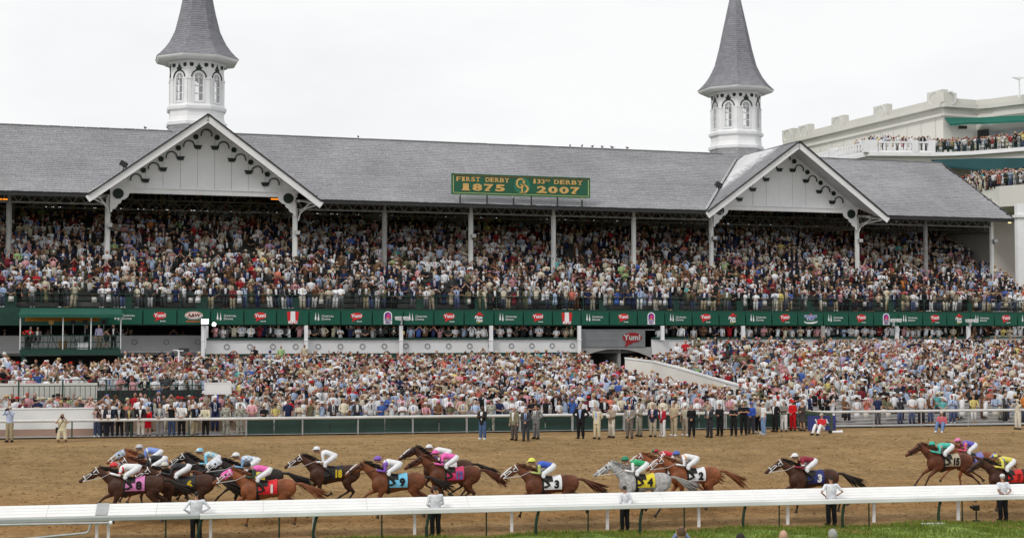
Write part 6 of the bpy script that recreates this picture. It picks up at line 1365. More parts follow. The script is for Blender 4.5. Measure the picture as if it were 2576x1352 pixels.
# ================================================================== SMALL THINGS ON THE STAND
def flood(label, s, n, z, rz=0, big=False, lit=False):
    f = thing('floodlight', label, 'floodlight', ST(s, n, z), TH+rz, 'floodlights on the stand columns'); w_ = .26 if big else .2
    q = MB(); q.box(-w_,w_,-.34,-.12,-.16,.16); obj('housing', q, GREY, f); obj('lens', MB().box(-w_+.04,w_-.04,-.36,-.342,-.12,.12), mat('lit_lamp_glass', (1,.98,.92), .3, 0, emit=9) if lit else mat('lamp_glass', (.5,.5,.5), .2, .05), f)
    q = MB(); q.beam((0,-.12,0),(0,.02,0),.05,.05); q.box(-.05,.05,-.14,.1,-.3,-.16); obj('arm', q, DARK, f); return f
for i, (s_, z) in enumerate(((-29.32,13.9),(-14.75,13.6),(0,13.65),(22.14,13.9),(36.82,13.95),(51.3,14.2))):
    flood(('lamp box halfway up the %s white column of the upper deck' % ['left gable\'s left','left gable\'s right','first tall centre','right gable\'s left','right gable\'s right','rightmost'][i]), s_+.15, -.12, z)
for i, (px_, py_) in enumerate(((1011,800),(2250,805),(2443,806))):
    s_, z = onN(px_, py_, -7.0); f = thing('twin_floodlight', ['twin white floodlight before the tenth banner','twin white floodlight before a banner right of centre','twin grey floodlight before the rightmost spire banner'][i], 'floodlight', ST(s_, -6.95, z), TH, 'twin floodlights on the front columns')
    for dx in (-.32,.32):
        q = MB(); q.prism([(dx-.18,-.14),(dx+.18,-.17),(dx+.24,.14),(dx-.24,.14)], -.35, .05); obj('housing', q, WHITE2, f); obj('lens', MB().box(dx-.15,dx+.15,-.37,-.352,-.09,.09), mat('lamp_glass', (.5,.5,.5), .2, .05), f)
    obj('bracket', MB().box(-.05,.05,.0,.2,-.5,-.05), WHITE2, f)
s_, z = onN(515, 808, -6.9); lf = thing('work_lamp', 'brilliant white lit lamp in front of the fourth banner', 'lamp', ST(s_, -6.9, z), TH)
obj('housing', MB().box(-.28,.28,-.1,.15,-.2,.2), GREY, lf); obj('lens', MB().box(-.24,.24,-.13,-.102,-.16,.16), mat('lit_lamp_glass', (1,.98,.92), .3, 0, emit=9), lf); obj('pole', MB().tube([(.1,.1,-2.0),(.1,.1,-.2)], .04, 6), WHITE, lf)
s_, z = onN(538, 815, -6.9); lf = thing('spot_lamp', 'small round spot lamp beside the lit white lamp', 'lamp', ST(s_, -6.9, z), TH); obj('housing', MB().tube([(0,.15,0),(0,-.1,0),(0,-.14,0)], [.12,.2,.22], 12), DARK, lf); obj('lens', MB().tube([(0,-.145,0),(0,-.16,0)], [.14,.14], 12), mat('lit_lamp_glass', (1,.98,.92), .3, 0, emit=9), lf)
for lab, px_, py_ in (('glowing orange heater under the roof at the far left', 6, 500), ('glowing orange heater below the left gable roundel', 696, 500)):
    s_, z = onN(px_, py_, 1.2); h_ = thing('infrared_heater', lab, 'heater', ST(s_, 1.2, z), TH, 'orange heaters under the roof'); obj('housing', MB().box(-.5,.5,-.1,.2,.03,.15), DARK, h_); obj('element', MB().box(-.45,.45,-.09,.15,-.06,.02), mat('orange_element', (1,.25,.02), .5, 0, emit=1.6), h_)
s_, z = onN(2540, 556, -1.5); yl = thing('entrance_lamp', 'small warm yellow lamp below the right end of the roof', 'lamp', ST(s_, -1.5, z), TH); q = MB(); q.ell((0,0,0),(.2,.2,.2),10,8); obj('globe', q, mat('warm_lamp', (1,.75,.3), .4, 0, emit=2.5), yl); obj('stem', MB().box(-.03,.03,-.03,.03,.19,.6), DARK, yl)
for lab, px_, py_, n_ in (('small dark floodlight on the left gable roof edge', 311, 413, -2.4), ('small dark floodlight on the right gable valley', 1807, 465, -2.0)):
    s_, z = onN(px_, py_, n_); f = thing('roof_floodlight', lab, 'floodlight', ST(s_, n_, z), TH, 'floodlights on the roof'); q = MB(); q.box(-.3,.3,-.25,.15,-.18,.2, M=Matrix.Rotation(.5,4,'Y')); obj('housing', q, DARK, f); obj('bracket', MB().tube([(0,0,-.5),(0,0,-.1)], .04, 5), DARK, f)
# birds on the ridge
BIRD = mat('bird_grey', (.12,.12,.12), .8, .2, 20)
def bird(px_, i):
    s_ = onN(px_, 360, 9)[0]; b = thing('bird', 'small dark bird perched on the ridge, %s from the left' % NAMES[i], 'bird', ST(s_, 9, RZ+.07), TH+rnd.uniform(0,6), 'birds on the roof ridge'); q = MB(); q.ell((0,0,.14),(.16,.08,.09),10,7); q.ell((.14,0,.24),(.055,.05,.055),8,6); q.tube([(-.12,0,.14),(-.3,0,.12)], [(.03,.05),(.01,.04)], 6); q.tube([(.18,0,.24),(.24,0,.23)], [.015,.004], 5); me = fused(q,'body',BIRD,.02,1); put('body', me, b)
    q = MB(); 
    for y in (-.03,.03): q.tube([(0,y,.08),(0,y,0)], .008, 4)
    obj('legs', q, BIRD, b)
for i, px_ in enumerate((365, 901, 1434, 1464, 1490, 1515, 1540, 1578)): bird(px_, i)

# ================================================================== TELEVISION PLATFORM
n0 = -11.0
sl, zfl = onN(50, 893, n0); sr = onN(303, 893, n0)[0]; zf0 = onN(180, 878, n0)[1]; zr_ = onN(180, 848, n0)[1]; zc = onN(180, 798, n0)[1]
tvp = thing('television_platform', 'green steel television platform under a green canopy at the left of the stand', 'platform', ST(0,0,0), TH)
obj('floor', MB().box(sl, sr, n0, -6.9, zfl, zf0), GREEN, tvp)
q = MB()
for z in (zf0+.95, zf0+.5, zf0+.1): q.box(sl, sr, n0-.03, n0+.03, z-.03, z+.03); q.box(sl-.03, sl+.03, n0, -6.9, z-.03, z+.03); q.box(sr-.03, sr+.03, n0, -6.9, z-.03, z+.03)
x = sl
while x < sr: q.box(x-.015,x+.015,n0-.02,n0+.02,zf0,zf0+.95) ; x += .3
obj('railing', q, GREEN, tvp)
ctop = onN(180, 776, -9.5)[1]; q = MB(); q.add([(sl-.1,n0-.3,zc+.22),(sr+.1,n0-.3,zc+.22),(sr+.1,-7.2,ctop+.05),(sl-.1,-7.2,ctop+.05),(sl-.1,n0-.3,zc),(sr+.1,n0-.3,zc),(sr+.1,-7.2,zc+.2),(sl-.1,-7.2,zc+.2)], [(0,1,2,3),(4,5,6,7),(0,4,5,1),(1,5,6,2),(3,2,6,7),(0,3,7,4)]); obj('canopy', q, mat('green_canopy_cloth', (.012,.09,.062), .7, .15, .6), tvp)
obj('amber_strip', MB().box(sl+.2, sr-1.4, -8.2, -8.1, zc-.25, zc+.1), mat('amber_strip_colour', (.6,.22,.015), .7, .1), tvp)  # strip in one flat amber colour
for f in (0,.42,.7,1): x = sl+(sr-sl)*f; obj('canopy_post', MB().tube([(x,n0,zf0),(x,n0,zc+.05)], .04, 6), WHITE2, tvp)
for x in (sl+.1, sr-.2): obj('support_leg', MB().box(x,x+.25,n0+.2,n0+.45,-.5,zfl), GREEN, tvp)
# equipment on the platform
for i, f in enumerate((.3,.52,.64,.83)):
    x = sl+(sr-sl)*f; tr = thing('tripod', ['tripod with shaded studio lamp left of centre','tall tripod in the middle of the platform','tripod with small lamp right of centre','short tripod at the right of the platform'][i], 'tripod', ST(x, n0+1.0, zf0), TH, 'tripods on the television platform')
    for a in (0,2.1,4.2): obj('leg', MB().tube([(0,0,1.1),(.4*math.cos(a),.4*math.sin(a),0)], .022, 5), DARK, tr)
    obj('column', MB().tube([(0,0,1.0),(0,0,1.8)], .022, 5), GREY, tr); q = MB(); q.box(-.16,.16,-.2,.15,1.75,2.05); obj('head', q, PBLACK if i != 0 else mat('warm_lamp_shade', (.55,.28,.08), .6, .05), tr)
for i, f in enumerate((.42,.5)):
    x = sl+(sr-sl)*f; cr_ = thing(('wicker_basket','plastic_crate')[i], ('brown round wicker basket on the platform','white plastic crate on the platform')[i], ('basket','crate')[i], ST(x+i*.8, n0+.5, zf0), TH)
    if i == 0: obj('wall', MB().tube([(0,0,0),(0,0,.6)], [.25,.32], 12), mat('wicker', (.2,.12,.05), .9, .3, 20), cr_)
    else:
        q = MB(); q.box(-.35,.35,-.25,.25,0,.03); q.box(-.35,.35,-.25,-.22,.03,.5); q.box(-.35,.35,.22,.25,.03,.5); q.box(-.35,-.32,-.22,.22,.03,.5); q.box(.32,.35,-.22,.22,.03,.5); obj('shell', q, WHITE, cr_); obj('rim', MB().box(-.38,.38,-.28,-.251,.44,.52), WHITE, cr_)
fl = thing('flower_arrangement', 'red flowers with green leaves at the left end of the platform', 'flowers', ST(sl+.5, n0+.3, zf0+.7), TH)
q = MB(); r3 = random.Random(3)
for i in range(60): a, b_, r_ = r3.uniform(0,6.28), r3.uniform(-.6,1.3), r3.uniform(.15,.45); q.ell((r_*math.cos(a),r_*math.sin(a),.2+.25*b_),(.06,.06,.015),5,3)
obj('leaves', q, mat('leaf_green', (.05,.12,.03), .8, .3, 9), fl); q = MB()
for i in range(22): a, r_ = r3.uniform(0,6.28), r3.uniform(0,.4); q.ell((r_*math.cos(a),r_*math.sin(a),r3.uniform(.35,.6)),(.06,.06,.05),6,4)
obj('blossoms', q, RED, fl); obj('pot', MB().tube([(0,0,-.7),(0,0,0)], [.18,.24], 10), DARK, fl)
PT = 'people on the television platform'
for f, lab, kw in ((.1,'white-haired man in black suit seated first at the platform desk',dict(hair='white',top=('jacket',BLK),shirt=W_,bottom=BLK,arm='notes',legs='sit')),(.17,'man in grey-brown suit beside the white-haired presenter',dict(hair='grey',top=('jacket',(.12,.1,.09)),shirt=W_,bottom=DGR,arm='notes',legs='sit')),
    (.66,'man in black with a white pass standing on the platform',dict(hair='dark',top=('shirt',BLK),bottom=BLK,arm='hips')),(.78,'woman in pale lilac blouse and patterned skirt on the platform',dict(female=True,hair='brown',top=('shirt',(.45,.42,.6)),bottom=(.2,.16,.12))),
    (.86,'crouched photographer in black shorts on the platform',dict(hair='dark',top=('polo',BLK),bottom=(.2,.16,.12),bkind='shorts',arm='bino',legs='kneel')),(.93,'tall man in black vest at the right end of the platform',dict(hair='dark',top=('jacket',BLK),shirt=W_,bottom=BLK,arm='bino'))):
    person(lab, ST(sl+(sr-sl)*f, n0+(.5 if f < .3 or f > .7 else 1.6), zf0+(.45 if kw.get('legs')=='sit' else 0)), TH-.2, group=PT, **kw)
for i, f in enumerate((.08,.16)):
    c_ = thing('chair', ['dark swivel chair under the white-haired presenter','dark swivel chair under the grey-suited presenter'][i], 'chair', ST(sl+(sr-sl)*(.1 if i == 0 else .17), n0+.55, zf0), TH); obj('seat', MB().box(-.22,.22,-.22,.22,.48,.54), DARK, c_); obj('backrest', MB().box(-.2,.2,.2,.26,.6,1.0), DARK, c_); obj('stem', MB().tube([(0,0,0),(0,0,.48)], .04, 6), GREY, c_)
bs_ = thing('speaker_horn', 'blue and white round loudspeaker below the platform', 'loudspeaker', (lambda v: ST(v[0], -12, v[1]))(onN(340, 912, -12)), TH)
obj('shell', MB().tube([(0,.5,.1),(0,.1,0),(0,-.15,0)], [.16,.34,.42], 16), mat('blue_shell', (.1,.2,.5), .4, .05), bs_); obj('grille', MB().tube([(0,-.155,0),(0,-.19,0)], [.3,.3], 16), GREY, bs_); obj('pole', MB().tube([(0,.2,-4),(0,.2,-.3)], .05, 6), DARK, bs_)
# exit board on a pole, white lamp panel held over the crowd, tall thin pole
s_, z = onN(462, 880, -9); pb = thing('exit_board', 'small dark direction board on an arm of a white pole', 'sign', ST(s_, -9, z), TH); obj('panel', MB().box(-.35,.4,-.03,.03,-.14,.14), DARK, pb); obj('arm', MB().box(-.75,-.352,-.02,.02,-.02,.04), WHITE, pb)
s2_, z2 = onN(450, 880, -20); ph = ST(s2_, -20, 0); pl_ = thing('white_pole', 'tall thin white pole rising from the crowd at the left', 'pole', ph); obj('shaft', MB().tube([(0,0,.3),(0,0,z2)], .06, 8), WHITE, pl_); obj('top_arm', MB().box(-.1,.3,-.03,.03,z2-.06,z2), WHITE, pl_)
s_, z = onN(548, 976, -33); pn = thing('light_panel', 'white rectangular light panel on a stand above the front of the crowd', 'light panel', ST(s_, -33, z), TH); w_ = .72
obj('frame', MB().box(-w_,w_,-.03,.06,-.32,.32).box(-w_-.03,w_+.03,-.06,-.03,.27,.33).box(-w_-.03,w_+.03,-.06,-.03,-.33,-.27).box(-w_-.03,-w_+.04,-.06,-.03,-.27,.27).box(w_-.04,w_+.03,-.06,-.03,-.27,.27), WHITE, pn); obj('face', MB().box(-w_+.06,w_-.06,-.05,-.031,-.24,.24), mat('white_diffuser', (.82,.82,.82), .4, .02), pn); obj('stand', MB().tube([(0,.0,-2.2),(0,0,-.33)], .05, 6), BLUEP, pn)
sf = thing('steel_stage', 'grey steel scaffold step with dark lamps beside the picket fence', 'stage', (lambda v: ST(v[0], -27, 0))(onN(318, 1000, -27)), TH)
for x in (-1.4,0,1.4): obj('post', MB().box(x-.05,x+.05,-.05,.05,0,2.2), GREEN, sf)
obj('deck', MB().box(-1.6,1.6,-.2,1.2,.9,1.0), GREEN, sf)
for i, x in enumerate((-.9,.1)): obj('lamp_box', MB().box(x-.4,x+.4,-.3,-.05,1.9,2.25, M=Matrix.Rotation(.1,4,'Y')), GREY, sf)
# ================================================================== THE CROWD
# low template parts: (vertices, faces, slot) with slots 0 skin, 1 hair, 2 top, 3 bottom, 4 hat, 5 shirt front, 6 tie, 7 hat band
def tmpl(mb, slot): return (np.array([tuple(v) for v in mb.v]), [tuple(f) for f in mb.f], [slot]*len(mb.f))
def merge(parts):
    V = []; F = []; S = []; k = 0
    for v, f, s in parts: V.append(v); F += [tuple(i+k for i in q) for q in f]; S += s; k += len(v)
    return np.concatenate(V), F, S
def ringz(z, rx, ry, n=9, cx=0, cy=0, ph=0): return [Vector((cx+rx*math.sin(2*math.pi*j/n+ph), cy-ry*math.cos(2*math.pi*j/n+ph), z)) for j in range(n)]
def T_torso(fem=False, front=False):
    q = MB(); n = 9; ph = -math.pi/9
    q.loft([ringz(.8,.18,.12,n,ph=ph), ringz(1.05,.14 if fem else .165,.105,n,ph=ph), ringz(1.28,.185 if fem else .205,.125,n,cy=-.01,ph=ph), ringz(1.41,.17 if fem else .195,.09,n,ph=ph), ringz(1.47,.07,.06,n,ph=ph)])
    v, f, s = tmpl(q, 2)
    if front:       # the foremost strip of faces is the shirt
        for i in range(4): s[i*n] = 5
        s[0] = 2
    return v, f, s
def T_head(): q = MB(); q.tube([(0,0,1.44),(0,-.01,1.54)], .052, 5, cap=False); q.ell((0,-.02,1.62),(.082,.098,.12),7,5); return tmpl(q, 0)
def T_face():   # eye shadow line, as geometry
    q = MB(); q.box(-.055,.055,-.118,-.09,1.625,1.645); return tmpl(q, 1)
def T_hair(long=False):
    q = MB(); q.ell((0,.012,1.655),(.09,.099,.097),7,3,zmin=-.1)
    if long: q.tube([(0,.06,1.66),(0,.08,1.5),(0,.06,1.38)], [(.085,.05),(.09,.05),(.06,.03)], 6, fdir=(0,1,0))
    return tmpl(q, 1)
def T_hat(brim, h):
    q = MB(); n = 10; q.loft([ringz(1.665,brim,brim*1.05,n), ringz(1.68,brim,brim*1.05,n)]); q.loft([ringz(1.68,.095,.1,n), ringz(1.68+h*.8,.09,.095,n), ringz(1.68+h,.06,.06,n)]); v, f, s = tmpl(q, 4)
    return v, f, s
def T_cap():
    q = MB(); q.ell((0,.0,1.67),(.092,.1,.085),8,4,zmin=-.1); q.box(-.06,.06,-.17,-.08,1.665,1.68); return tmpl(q, 4)
def T_arms(arm, short=False):
    q = MB(); q2 = MB()
    for s in (-1,1):
        a, e, h = arm_pts(arm, s)
        if arm == 'bino1' : pass
        q.tube([a+Vector((s*.01,0,.0)), e], [.066,.052], 5, cap=False)
        (q2 if short else q).tube([e-(h-e)*.06, h], [.05,.036], 5, cap=False)
        q2.tube([h, h+(h-e).normalized()*.09], [.036,.03], 4)
    return merge([tmpl(q,2), tmpl(q2,0)])
ARM['wave'] = ((.3,-.05,1.55),(.33,-.1,1.8)); ARM['shade'] = ((.32,-.08,1.45),(.1,-.13,1.69))
def T_legs():
    q = MB()
    for s in (-1,1): q.tube([(s*.09,0,.86),(s*.1,0,.5),(s*.11,.01,.06)], [.115,.092,.075], 6)
    a = tmpl(q,3); q = MB()
    for s in (-1,1): q.box(s*.11-.045,s*.11+.045,-.17,.06,0,.08)
    return merge([a, tmpl(q,1)])
def T_skirt(): q = MB(); q.loft([ringz(.45,.2,.17,9), ringz(.85,.175,.13,9)]); return tmpl(q, 3)
def T_tie(): q = MB(); q.add([(-.02,-.132,1.4),(.02,-.132,1.4),(.028,-.15,1.2),(-.028,-.15,1.2),(0,-.14,1.08)],[(0,3,2,1),(3,4,2)]); return tmpl(q,6)
TP = dict(torso_m=T_torso(), torso_f=T_torso(True), torso_suit=T_torso(False,True), head=T_head(), eyes=T_face(), hair=T_hair(), long=T_hair(True), brim=T_hat(.2,.1), wide=T_hat(.27,.09), fedora=T_hat(.15,.12), cap=T_cap(), legs=T_legs(), skirt=T_skirt(), tie=T_tie())
for a in ('down','clasp','crossed','hips','bino','lean','notes','wave','shade'): TP['arm_'+a] = T_arms(a); TP['arm_'+a+'_s'] = T_arms(a, True)
TOPS = [('white',(.72,.73,.76),40),('pale blue',(.38,.47,.64),10),('cream',(.6,.55,.43),6),('beige',(.42,.36,.27),6),('light grey',(.4,.4,.4),6),('charcoal',(.05,.05,.055),9),('black',(.016,.016,.018),13),('navy',(.022,.03,.08),7),('pink',(.58,.3,.33),4),('coral',(.55,.17,.12),1.6),('red',(.42,.02,.03),2.6),('royal blue',(.06,.12,.38),2),('lilac',(.4,.34,.5),1.2),('turquoise',(.12,.38,.38),.9),('lime green',(.3,.42,.2),.8),('yellow',(.6,.5,.18),.8),('brown',(.15,.08,.045),5),('maroon',(.16,.02,.03),3),('olive',(.16,.15,.09),3),('orange',(.55,.2,.05),.5)]
HATC = [('white',(.68,.68,.68)),('cream',(.58,.52,.38)),('straw',(.5,.38,.2)),('black',(.02,.02,.02)),('pink',(.6,.25,.35)),('red',(.5,.03,.03)),('brown',(.13,.07,.04)),('blue',(.06,.12,.42)),('pale grey',(.45,.45,.45))]
HK = ['dark','dark','dark','dark','brown','brown','brown','blond','grey','white','red']
cr_ = random.Random(21)
TW = [t[2] for t in TOPS]
TWU = [w_*{'white':.5,'pale blue':.75,'charcoal':1.9,'black':2.0,'navy':1.9,'coral':.5,'red':.6,'royal blue':.6,'yellow':.5,'lime green':.4,'orange':.4,'brown':2,'olive':2,'turquoise':.5,'pink':.6}.get(t[0],1) for t, w_ in zip(TOPS, TW)]  # upper deck: more dark suits, and fewer whites to deepen its shade by colour
def spec(front=False, up=False):
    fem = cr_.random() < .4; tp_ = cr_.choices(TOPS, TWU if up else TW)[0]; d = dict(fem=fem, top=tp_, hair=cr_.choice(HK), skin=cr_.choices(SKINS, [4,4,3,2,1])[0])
    suit = (not fem) and tp_[0] in ('charcoal','black','navy','light grey','beige','olive','brown') and cr_.random() < .8
    d['suit'] = suit; d['tie'] = (suit or (not fem and tp_[0] in ('white','pale blue'))) and cr_.random() < .5
    d['tiec'] = cr_.choice([('navy',(.02,.03,.15)),('red',(.4,.02,.03)),('black',(.02,.02,.02)),('yellow',(.55,.42,.1)),('blue',(.08,.15,.45))])
    r = cr_.random()
    if fem: d['hat'] = None if r < .4 else (cr_.choice(('brim','wide')), cr_.choice(HATC[:7]))
    else: d['hat'] = None if r < .58 else ((('cap', cr_.choice(HATC[:1]+HATC[3:4]+HATC[5:9])) if r < .8 else ('fedora', cr_.choice(HATC[:4]+HATC[6:7]))))
    d['arm'] = cr_.choices(['down','clasp','crossed','hips','bino','notes','shade','wave'], [16,15,14,7,20,14,9,4])[0]
    d['short'] = fem or (not suit and cr_.random() < .45)
    d['bot'] = cr_.choice([(.03,.03,.04),(.05,.06,.09),(.35,.3,.2),(.5,.46,.38),(.1,.1,.11),(.6,.6,.6),(.08,.1,.2)]) if not fem else cr_.choice([tp_[1], tp_[1], (.03,.03,.03), (.6,.58,.55)])
    if suit: d['bot'] = tp_[1] if cr_.random() < .6 else d['bot']
    d['h'] = cr_.gauss(1.0,.04)*(.94 if fem else 1.01); return d
def build_person(d, legs=False, face_=False):
    ps = [TP['torso_suit' if d['suit'] else 'torso_f' if d['fem'] else 'torso_m'], TP['head'], TP['arm_'+d['arm']+('_s' if d['short'] else '')]]
    if face_: ps.append(TP['eyes'])
    ps.append(TP['long'] if d['fem'] else TP['hair'])
    if d['hat']: ps.append(TP[d['hat'][0]])
    if d['tie']: ps.append(TP['tie'])
    if legs: ps.append(TP['skirt'] if d['fem'] and not d['suit'] else TP['legs']); 
    V, F, S = merge(ps); k = cr_.uniform(.85,1.12)
    cols = {0: d['skin'], 1: HAIRS[d['hair']], 2: tuple(c*k for c in d['top'][1]), 3: d['bot'], 4: d['hat'][1][1] if d['hat'] else (0,0,0), 5: (.62,.63,.66), 6: d['tiec'][1], 7: (.02,.02,.02)}
    return V, F, [cols[s] for s in S]
CROWDM = attr_mat('crowd_cloth_and_skin', .85, .1, 6.0, .15)
class Stuff:
    def __init__(s): s.V = []; s.idx = []; s.tot = []; s.col = []; s.k = 0
    def add(s, V, F, C, loc, rz, h, tilt=0):
        c, n = math.cos(rz), math.sin(rz); X = V*h
        if tilt: X = X.copy(); X[:,0] += X[:,2]*cr_.gauss(0,tilt); X[:,1] -= np.maximum(X[:,2]-.8,0)*abs(cr_.gauss(0,tilt*2)); X[:,0] *= cr_.uniform(1.0,1.24)
        P = np.empty_like(X); P[:,0] = X[:,0]*c-X[:,1]*n+loc[0]; P[:,1] = X[:,0]*n+X[:,1]*c+loc[1]; P[:,2] = X[:,2]+loc[2]
        s.V.append(P)
        for f, cc in zip(F, C): s.idx += [i+s.k for i in f]; s.tot.append(len(f)); s.col += [(*cc,1.0)]*len(f)
        s.k += len(V)
    def build(s, name, m):
        V = np.concatenate(s.V); me = bpy.data.meshes.new(name); me.vertices.add(len(V)); me.vertices.foreach_set('co', V.ravel()); me.loops.add(len(s.idx)); me.loops.foreach_set('vertex_index', np.array(s.idx, dtype=np.int32))
        tot = np.array(s.tot, dtype=np.int32); me.polygons.add(len(tot)); me.polygons.foreach_set('loop_start', np.concatenate([[0], np.cumsum(tot)[:-1]]).astype(np.int32)); me.polygons.foreach_set('loop_total', tot)
        me.update(calc_edges=True); at = me.color_attributes.new('col','FLOAT_COLOR','CORNER'); at.data.foreach_set('color', np.array(s.col, dtype=np.float32).ravel()); me.polygons.foreach_set('use_smooth', np.ones(len(tot), dtype=bool)); me.materials.append(m); return me
CR = Stuff()
RZ0 = TH+.0
def crowd_person(loc, legs=False, rz=None, tall=1.0, up=False):
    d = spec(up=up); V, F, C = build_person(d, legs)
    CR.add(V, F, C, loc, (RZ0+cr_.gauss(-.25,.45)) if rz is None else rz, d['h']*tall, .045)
# upper deck
for k in range(nrow):
    n_ = -5.75+k*DP; z = 7.4+k*DZ; s_ = -46
    lo, hi = (-44, 52) 
    while s_ < S_END-.4:
        s_ += cr_.uniform(.52,.74) if k else cr_.uniform(.4,.58)
        if cr_.random() < (.06 if k else .05): continue
        p = ST(s_, n_+cr_.uniform(-.18,.18), z)
        x, y = project(p)
        if x < -40 or x > 2620: continue
        blocked = False
        for (x0,x1,yt,nn) in ((563,655,672,1.6),(1388,1525,679,1.6),(2440,2500,694,1.6)):
            if nn-.3 < n_ < nn+2.2 and x0 < x < x1: blocked = cr_.random() < .5
        if blocked: continue
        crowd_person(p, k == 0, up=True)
# mezzanine balcony
s_ = -38
while s_ < S_END:
    s_ += cr_.uniform(.5,.8)
    if s_ > sA+.3 and (s_ < sB-.3 or s_ > sC+.2): crowd_person(ST(s_, -5.72+cr_.uniform(-.08,.08), 4.42))
    if s_ > sA+.3 and (s_ < sB-.3 or s_ > sC+.2) and cr_.random() < .75: crowd_person(ST(s_+.3, -4.9+cr_.uniform(-.1,.1), 4.5))
    if s_ > sA+.3 and (s_ < sB-.3 or s_ > sC+.2) and cr_.random() < .6: crowd_person(ST(s_, -3.6+cr_.uniform(-.1,.1), 4.6))
    if s_ < sA-.5 and cr_.random() < .35: crowd_person(ST(s_, -2.3, 4.1))
# public terrace: rows from the outer rail to the stand. The people that show largest are single objects, the rest go into the crowd.
def ramp_side(p):     # +1 behind/right of the ramp wall, -1 in front/left, 0 not concerned
    x, y = p.x, p.y
    for (ax, ay), (bx, by) in zip(RAMP, RAMP[1:]):
        t = ((x-ax)*(bx-ax)+(y-ay)*(by-ay))/((bx-ax)**2+(by-ay)**2)
        if 0 <= t <= 1:
            d = ((bx-ax)*(y-ay)-(by-ay)*(x-ax))/math.hypot(bx-ax,by-ay)
            return d
    return None
ROWS = 24; cand = []
for k in range(ROWS):
    u = (k+.5)/ROWS
    s_ = -46
    while s_ < 58:
        s_ += cr_.uniform(.56,.8)
        if k > 0 and cr_.random() < .05: continue
        uu = min(max(u+cr_.uniform(-.25,.25)/ROWS, .008), .985)
        n_ = tpos(s_, uu)
        if k == 0: n_ = tpos(s_, 0)+.75
        if s_ < sA-1 and n_ > -7.6: continue
        p = ST(s_, n_, zt(s_, n_)); x, y = project(p)
        if x < -40 or x > 2620: continue
        wv = (p.xy-Q0).dot(W2)-WR
        if x < 245 and wv < 1.45: continue
        if x < 628 and wv < 1.15 and x > 240: continue       # the guests at the rail stand here
        if x < 515 and 4.95 < wv < 5.7: continue             # fence and retaining wall
        if x < 520 and wv > 5.9: p.z += .75
        if 40 < x < 310 and n_ > -9.5: continue
        d = ramp_side(p)
        if d is not None:
            if -.35 < d < .45: continue
            if d < 0 and d > -3.0 and x > 1560: p.z -= min(1.5, max(0, p.z-.1))*.85
            elif d < 0 and x > 1560 and x < 1850: p.z -= .35
        if 1470 < x < 1650 and n_ > -9.4: continue
        yh = project(p+Vector((0,0,1.72)))[1]
        if yh < (903 if 30 < x < 312 else 884 if x < 520 else 880 if x < 1460 else 906 if 1490 < x < 1640 and n_ < -7 and (ramp_side(p) is None or ramp_side(p) < 0) else 0): continue
        cand.append((p, x, y, wv, k))
# the nearest to the camera show largest
cand.sort(key=lambda c: c[0].y - .0*c[1])
near = [c for c in cand if c[3] < 4.2 and -10 < c[1] < 2590]; near.sort(key=lambda c: c[3]); NSING = 205
single = near[:NSING]; ids = set(id(c) for c in single)
single.sort(key=lambda c: c[1])
AN = lambda w_: 'an' if w_[0] in 'aeio' else 'a'
def desc(d):
    kind = 'woman' if d['fem'] else 'man'
    t = d['top'][0]+(' suit' if d['suit'] else ' dress' if d['fem'] and d['bot'] == d['top'][1] else ' top' if d['fem'] else ' shirt')
    s = f"{kind} in {t}"
    if d['hat']: s += ' and %s %s' % (d['hat'][1][0], {'brim':'brimmed hat','wide':'wide-brimmed hat','fedora':'felt hat','cap':'cap'}[d['hat'][0]])
    elif d['tie']: s += ' with %s tie' % d['tiec'][0]
    else: s += ' with %s hair' % d['hair']
    return s
ds = [spec() for c in single]
for d in ds: d['arm'] = cr_.choices(['clasp','crossed','bino','notes','lean','down','shade'], [3,3,3,3,3,2,1])[0]
dd = [desc(d) for d in ds]; short_ = [('woman' if d['fem'] else 'man')+' in '+d['top'][0] for d in ds]
used = {}
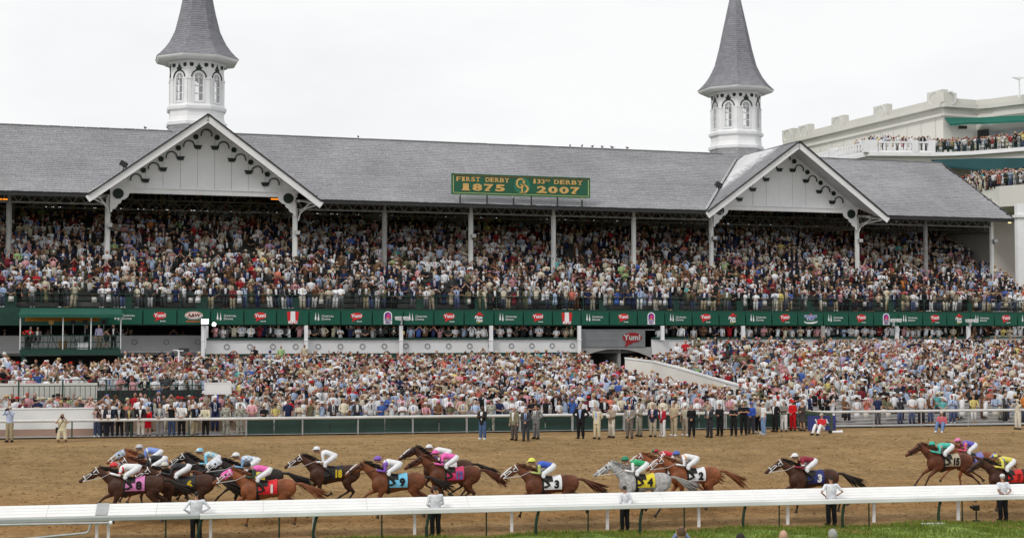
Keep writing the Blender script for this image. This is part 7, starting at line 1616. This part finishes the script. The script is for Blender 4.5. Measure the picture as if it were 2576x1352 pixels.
for i, (c, d) in enumerate(zip(single, ds)):
    p = c[0]; V, F, C = build_person(d, True, True); S1 = Stuff(); S1.add(V, F, C, (0,0,0), 0, 1.0); me = S1.build('person', CROWDM)
    row = 'at the rail' if c[3] < 1.4 else 'one row back' if c[3] < 2.6 else 'two rows back' if c[3] < 3.8 else 'three rows back'
    L_ = ('between ' + short_[i-1] + ' and ' + short_[i+1]) if 0 < i < len(ds)-1 else ('leftmost' if i == 0 else 'rightmost')
    lab = f"{dd[i]}, {row}, {L_}"
    if len(lab.split()) > 16: lab = f"{dd[i]}, {row}, near {short_[i-1] if i else short_[1]}"
    if len(lab.split()) > 16: lab = ' '.join(lab.split()[:16])
    if lab in used: lab = f"{dd[i]}, {row}, beside {short_[min(i+1,len(ds)-1)]}"
    lab = ' '.join(lab.split()[:16]); used[lab] = 1
    o = put('person', me, None, p, RZ0+cr_.gauss(-.2,.3), lab, 'person', 'spectators crowding the outer rail'); o.scale = (d['h'],)*3
for c in cand:
    if id(c) in ids: continue
    crowd_person(c[0], False, tall=1.12 if cr_.random() < .03 else 1.0)
for (px_, py_, top_, lab, arm_) in ((640, 869, 'black', 'man in black shirt standing head and shoulders above the crowd before the white wall', 'clasp'), (707, 868, 'lime green', 'man in pale green shirt standing tall before the white wall', 'down'), (766, 866, 'beige', 'man in beige shirt standing tall beside the second front column', 'down'), (1215, 874, 'light grey', 'photographer in grey shirt standing above the crowd before the white wall', 'bino')):
    d = spec(); d.update(fem=False, suit=False, tie=False, hat=None, top=[t for t in TOPS if t[0] == top_][0], arm=arm_, h=1.0); V, F, C = build_person(d, True, True); S1 = Stuff(); S1.add(V, F, C, (0,0,0), 0, 1.0)
    s0_, z0_ = onN(px_, py_, -8.0); put('person', S1.build('person', CROWDM), None, ST(s0_, -8.0, z0_-1.74), TH-.2, lab, 'person')
# clubhouse balconies
for i in range(19): 
    P = BC.lerp(BR, (i+.5)/19+cr_.uniform(-.02,.02)); crowd_person((P.x, P.y+.6, zf+.4), True, 0)
for i in range(3): P = BL.lerp(BC, .9-.06*i); crowd_person((P.x+.4, P.y+.5, zf+.4), True, 0)
for row in range(3):
    for a, b in zip(DK[1:], DK[2:]):
        L_ = (b-a).length; n_ = int(L_/.45)
        for i in range(n_): P = a.lerp(b, (i+cr_.random()*.6)/n_); crowd_person((P.x, P.y+.5+row*.9, zf+row*.15), True, cr_.gauss(0,.4))
for row in range(4):
    for a, b in ((K1,K2),(K2,K3)):
        n_ = int((b-a).length/.45)
        for i in range(n_): P = a.lerp(b, (i+cr_.random()*.6)/n_); crowd_person((P.x, P.y+.8+row*1.0, cz1+row*.2-.1), True, cr_.gauss(0,.4))
put('crowd', CR.build('crowd', CROWDM), label='dense crowd of race-goers filling the upper deck, balconies and terraces', cat='crowd', kind='stuff')
print('tris', sum(len(o.data.polygons)*2 for o in sc.objects if o.type=='MESH')); print('persons in crowd', len(CR.V), 'cands', len(cand), 'faces', len(CR.tot))
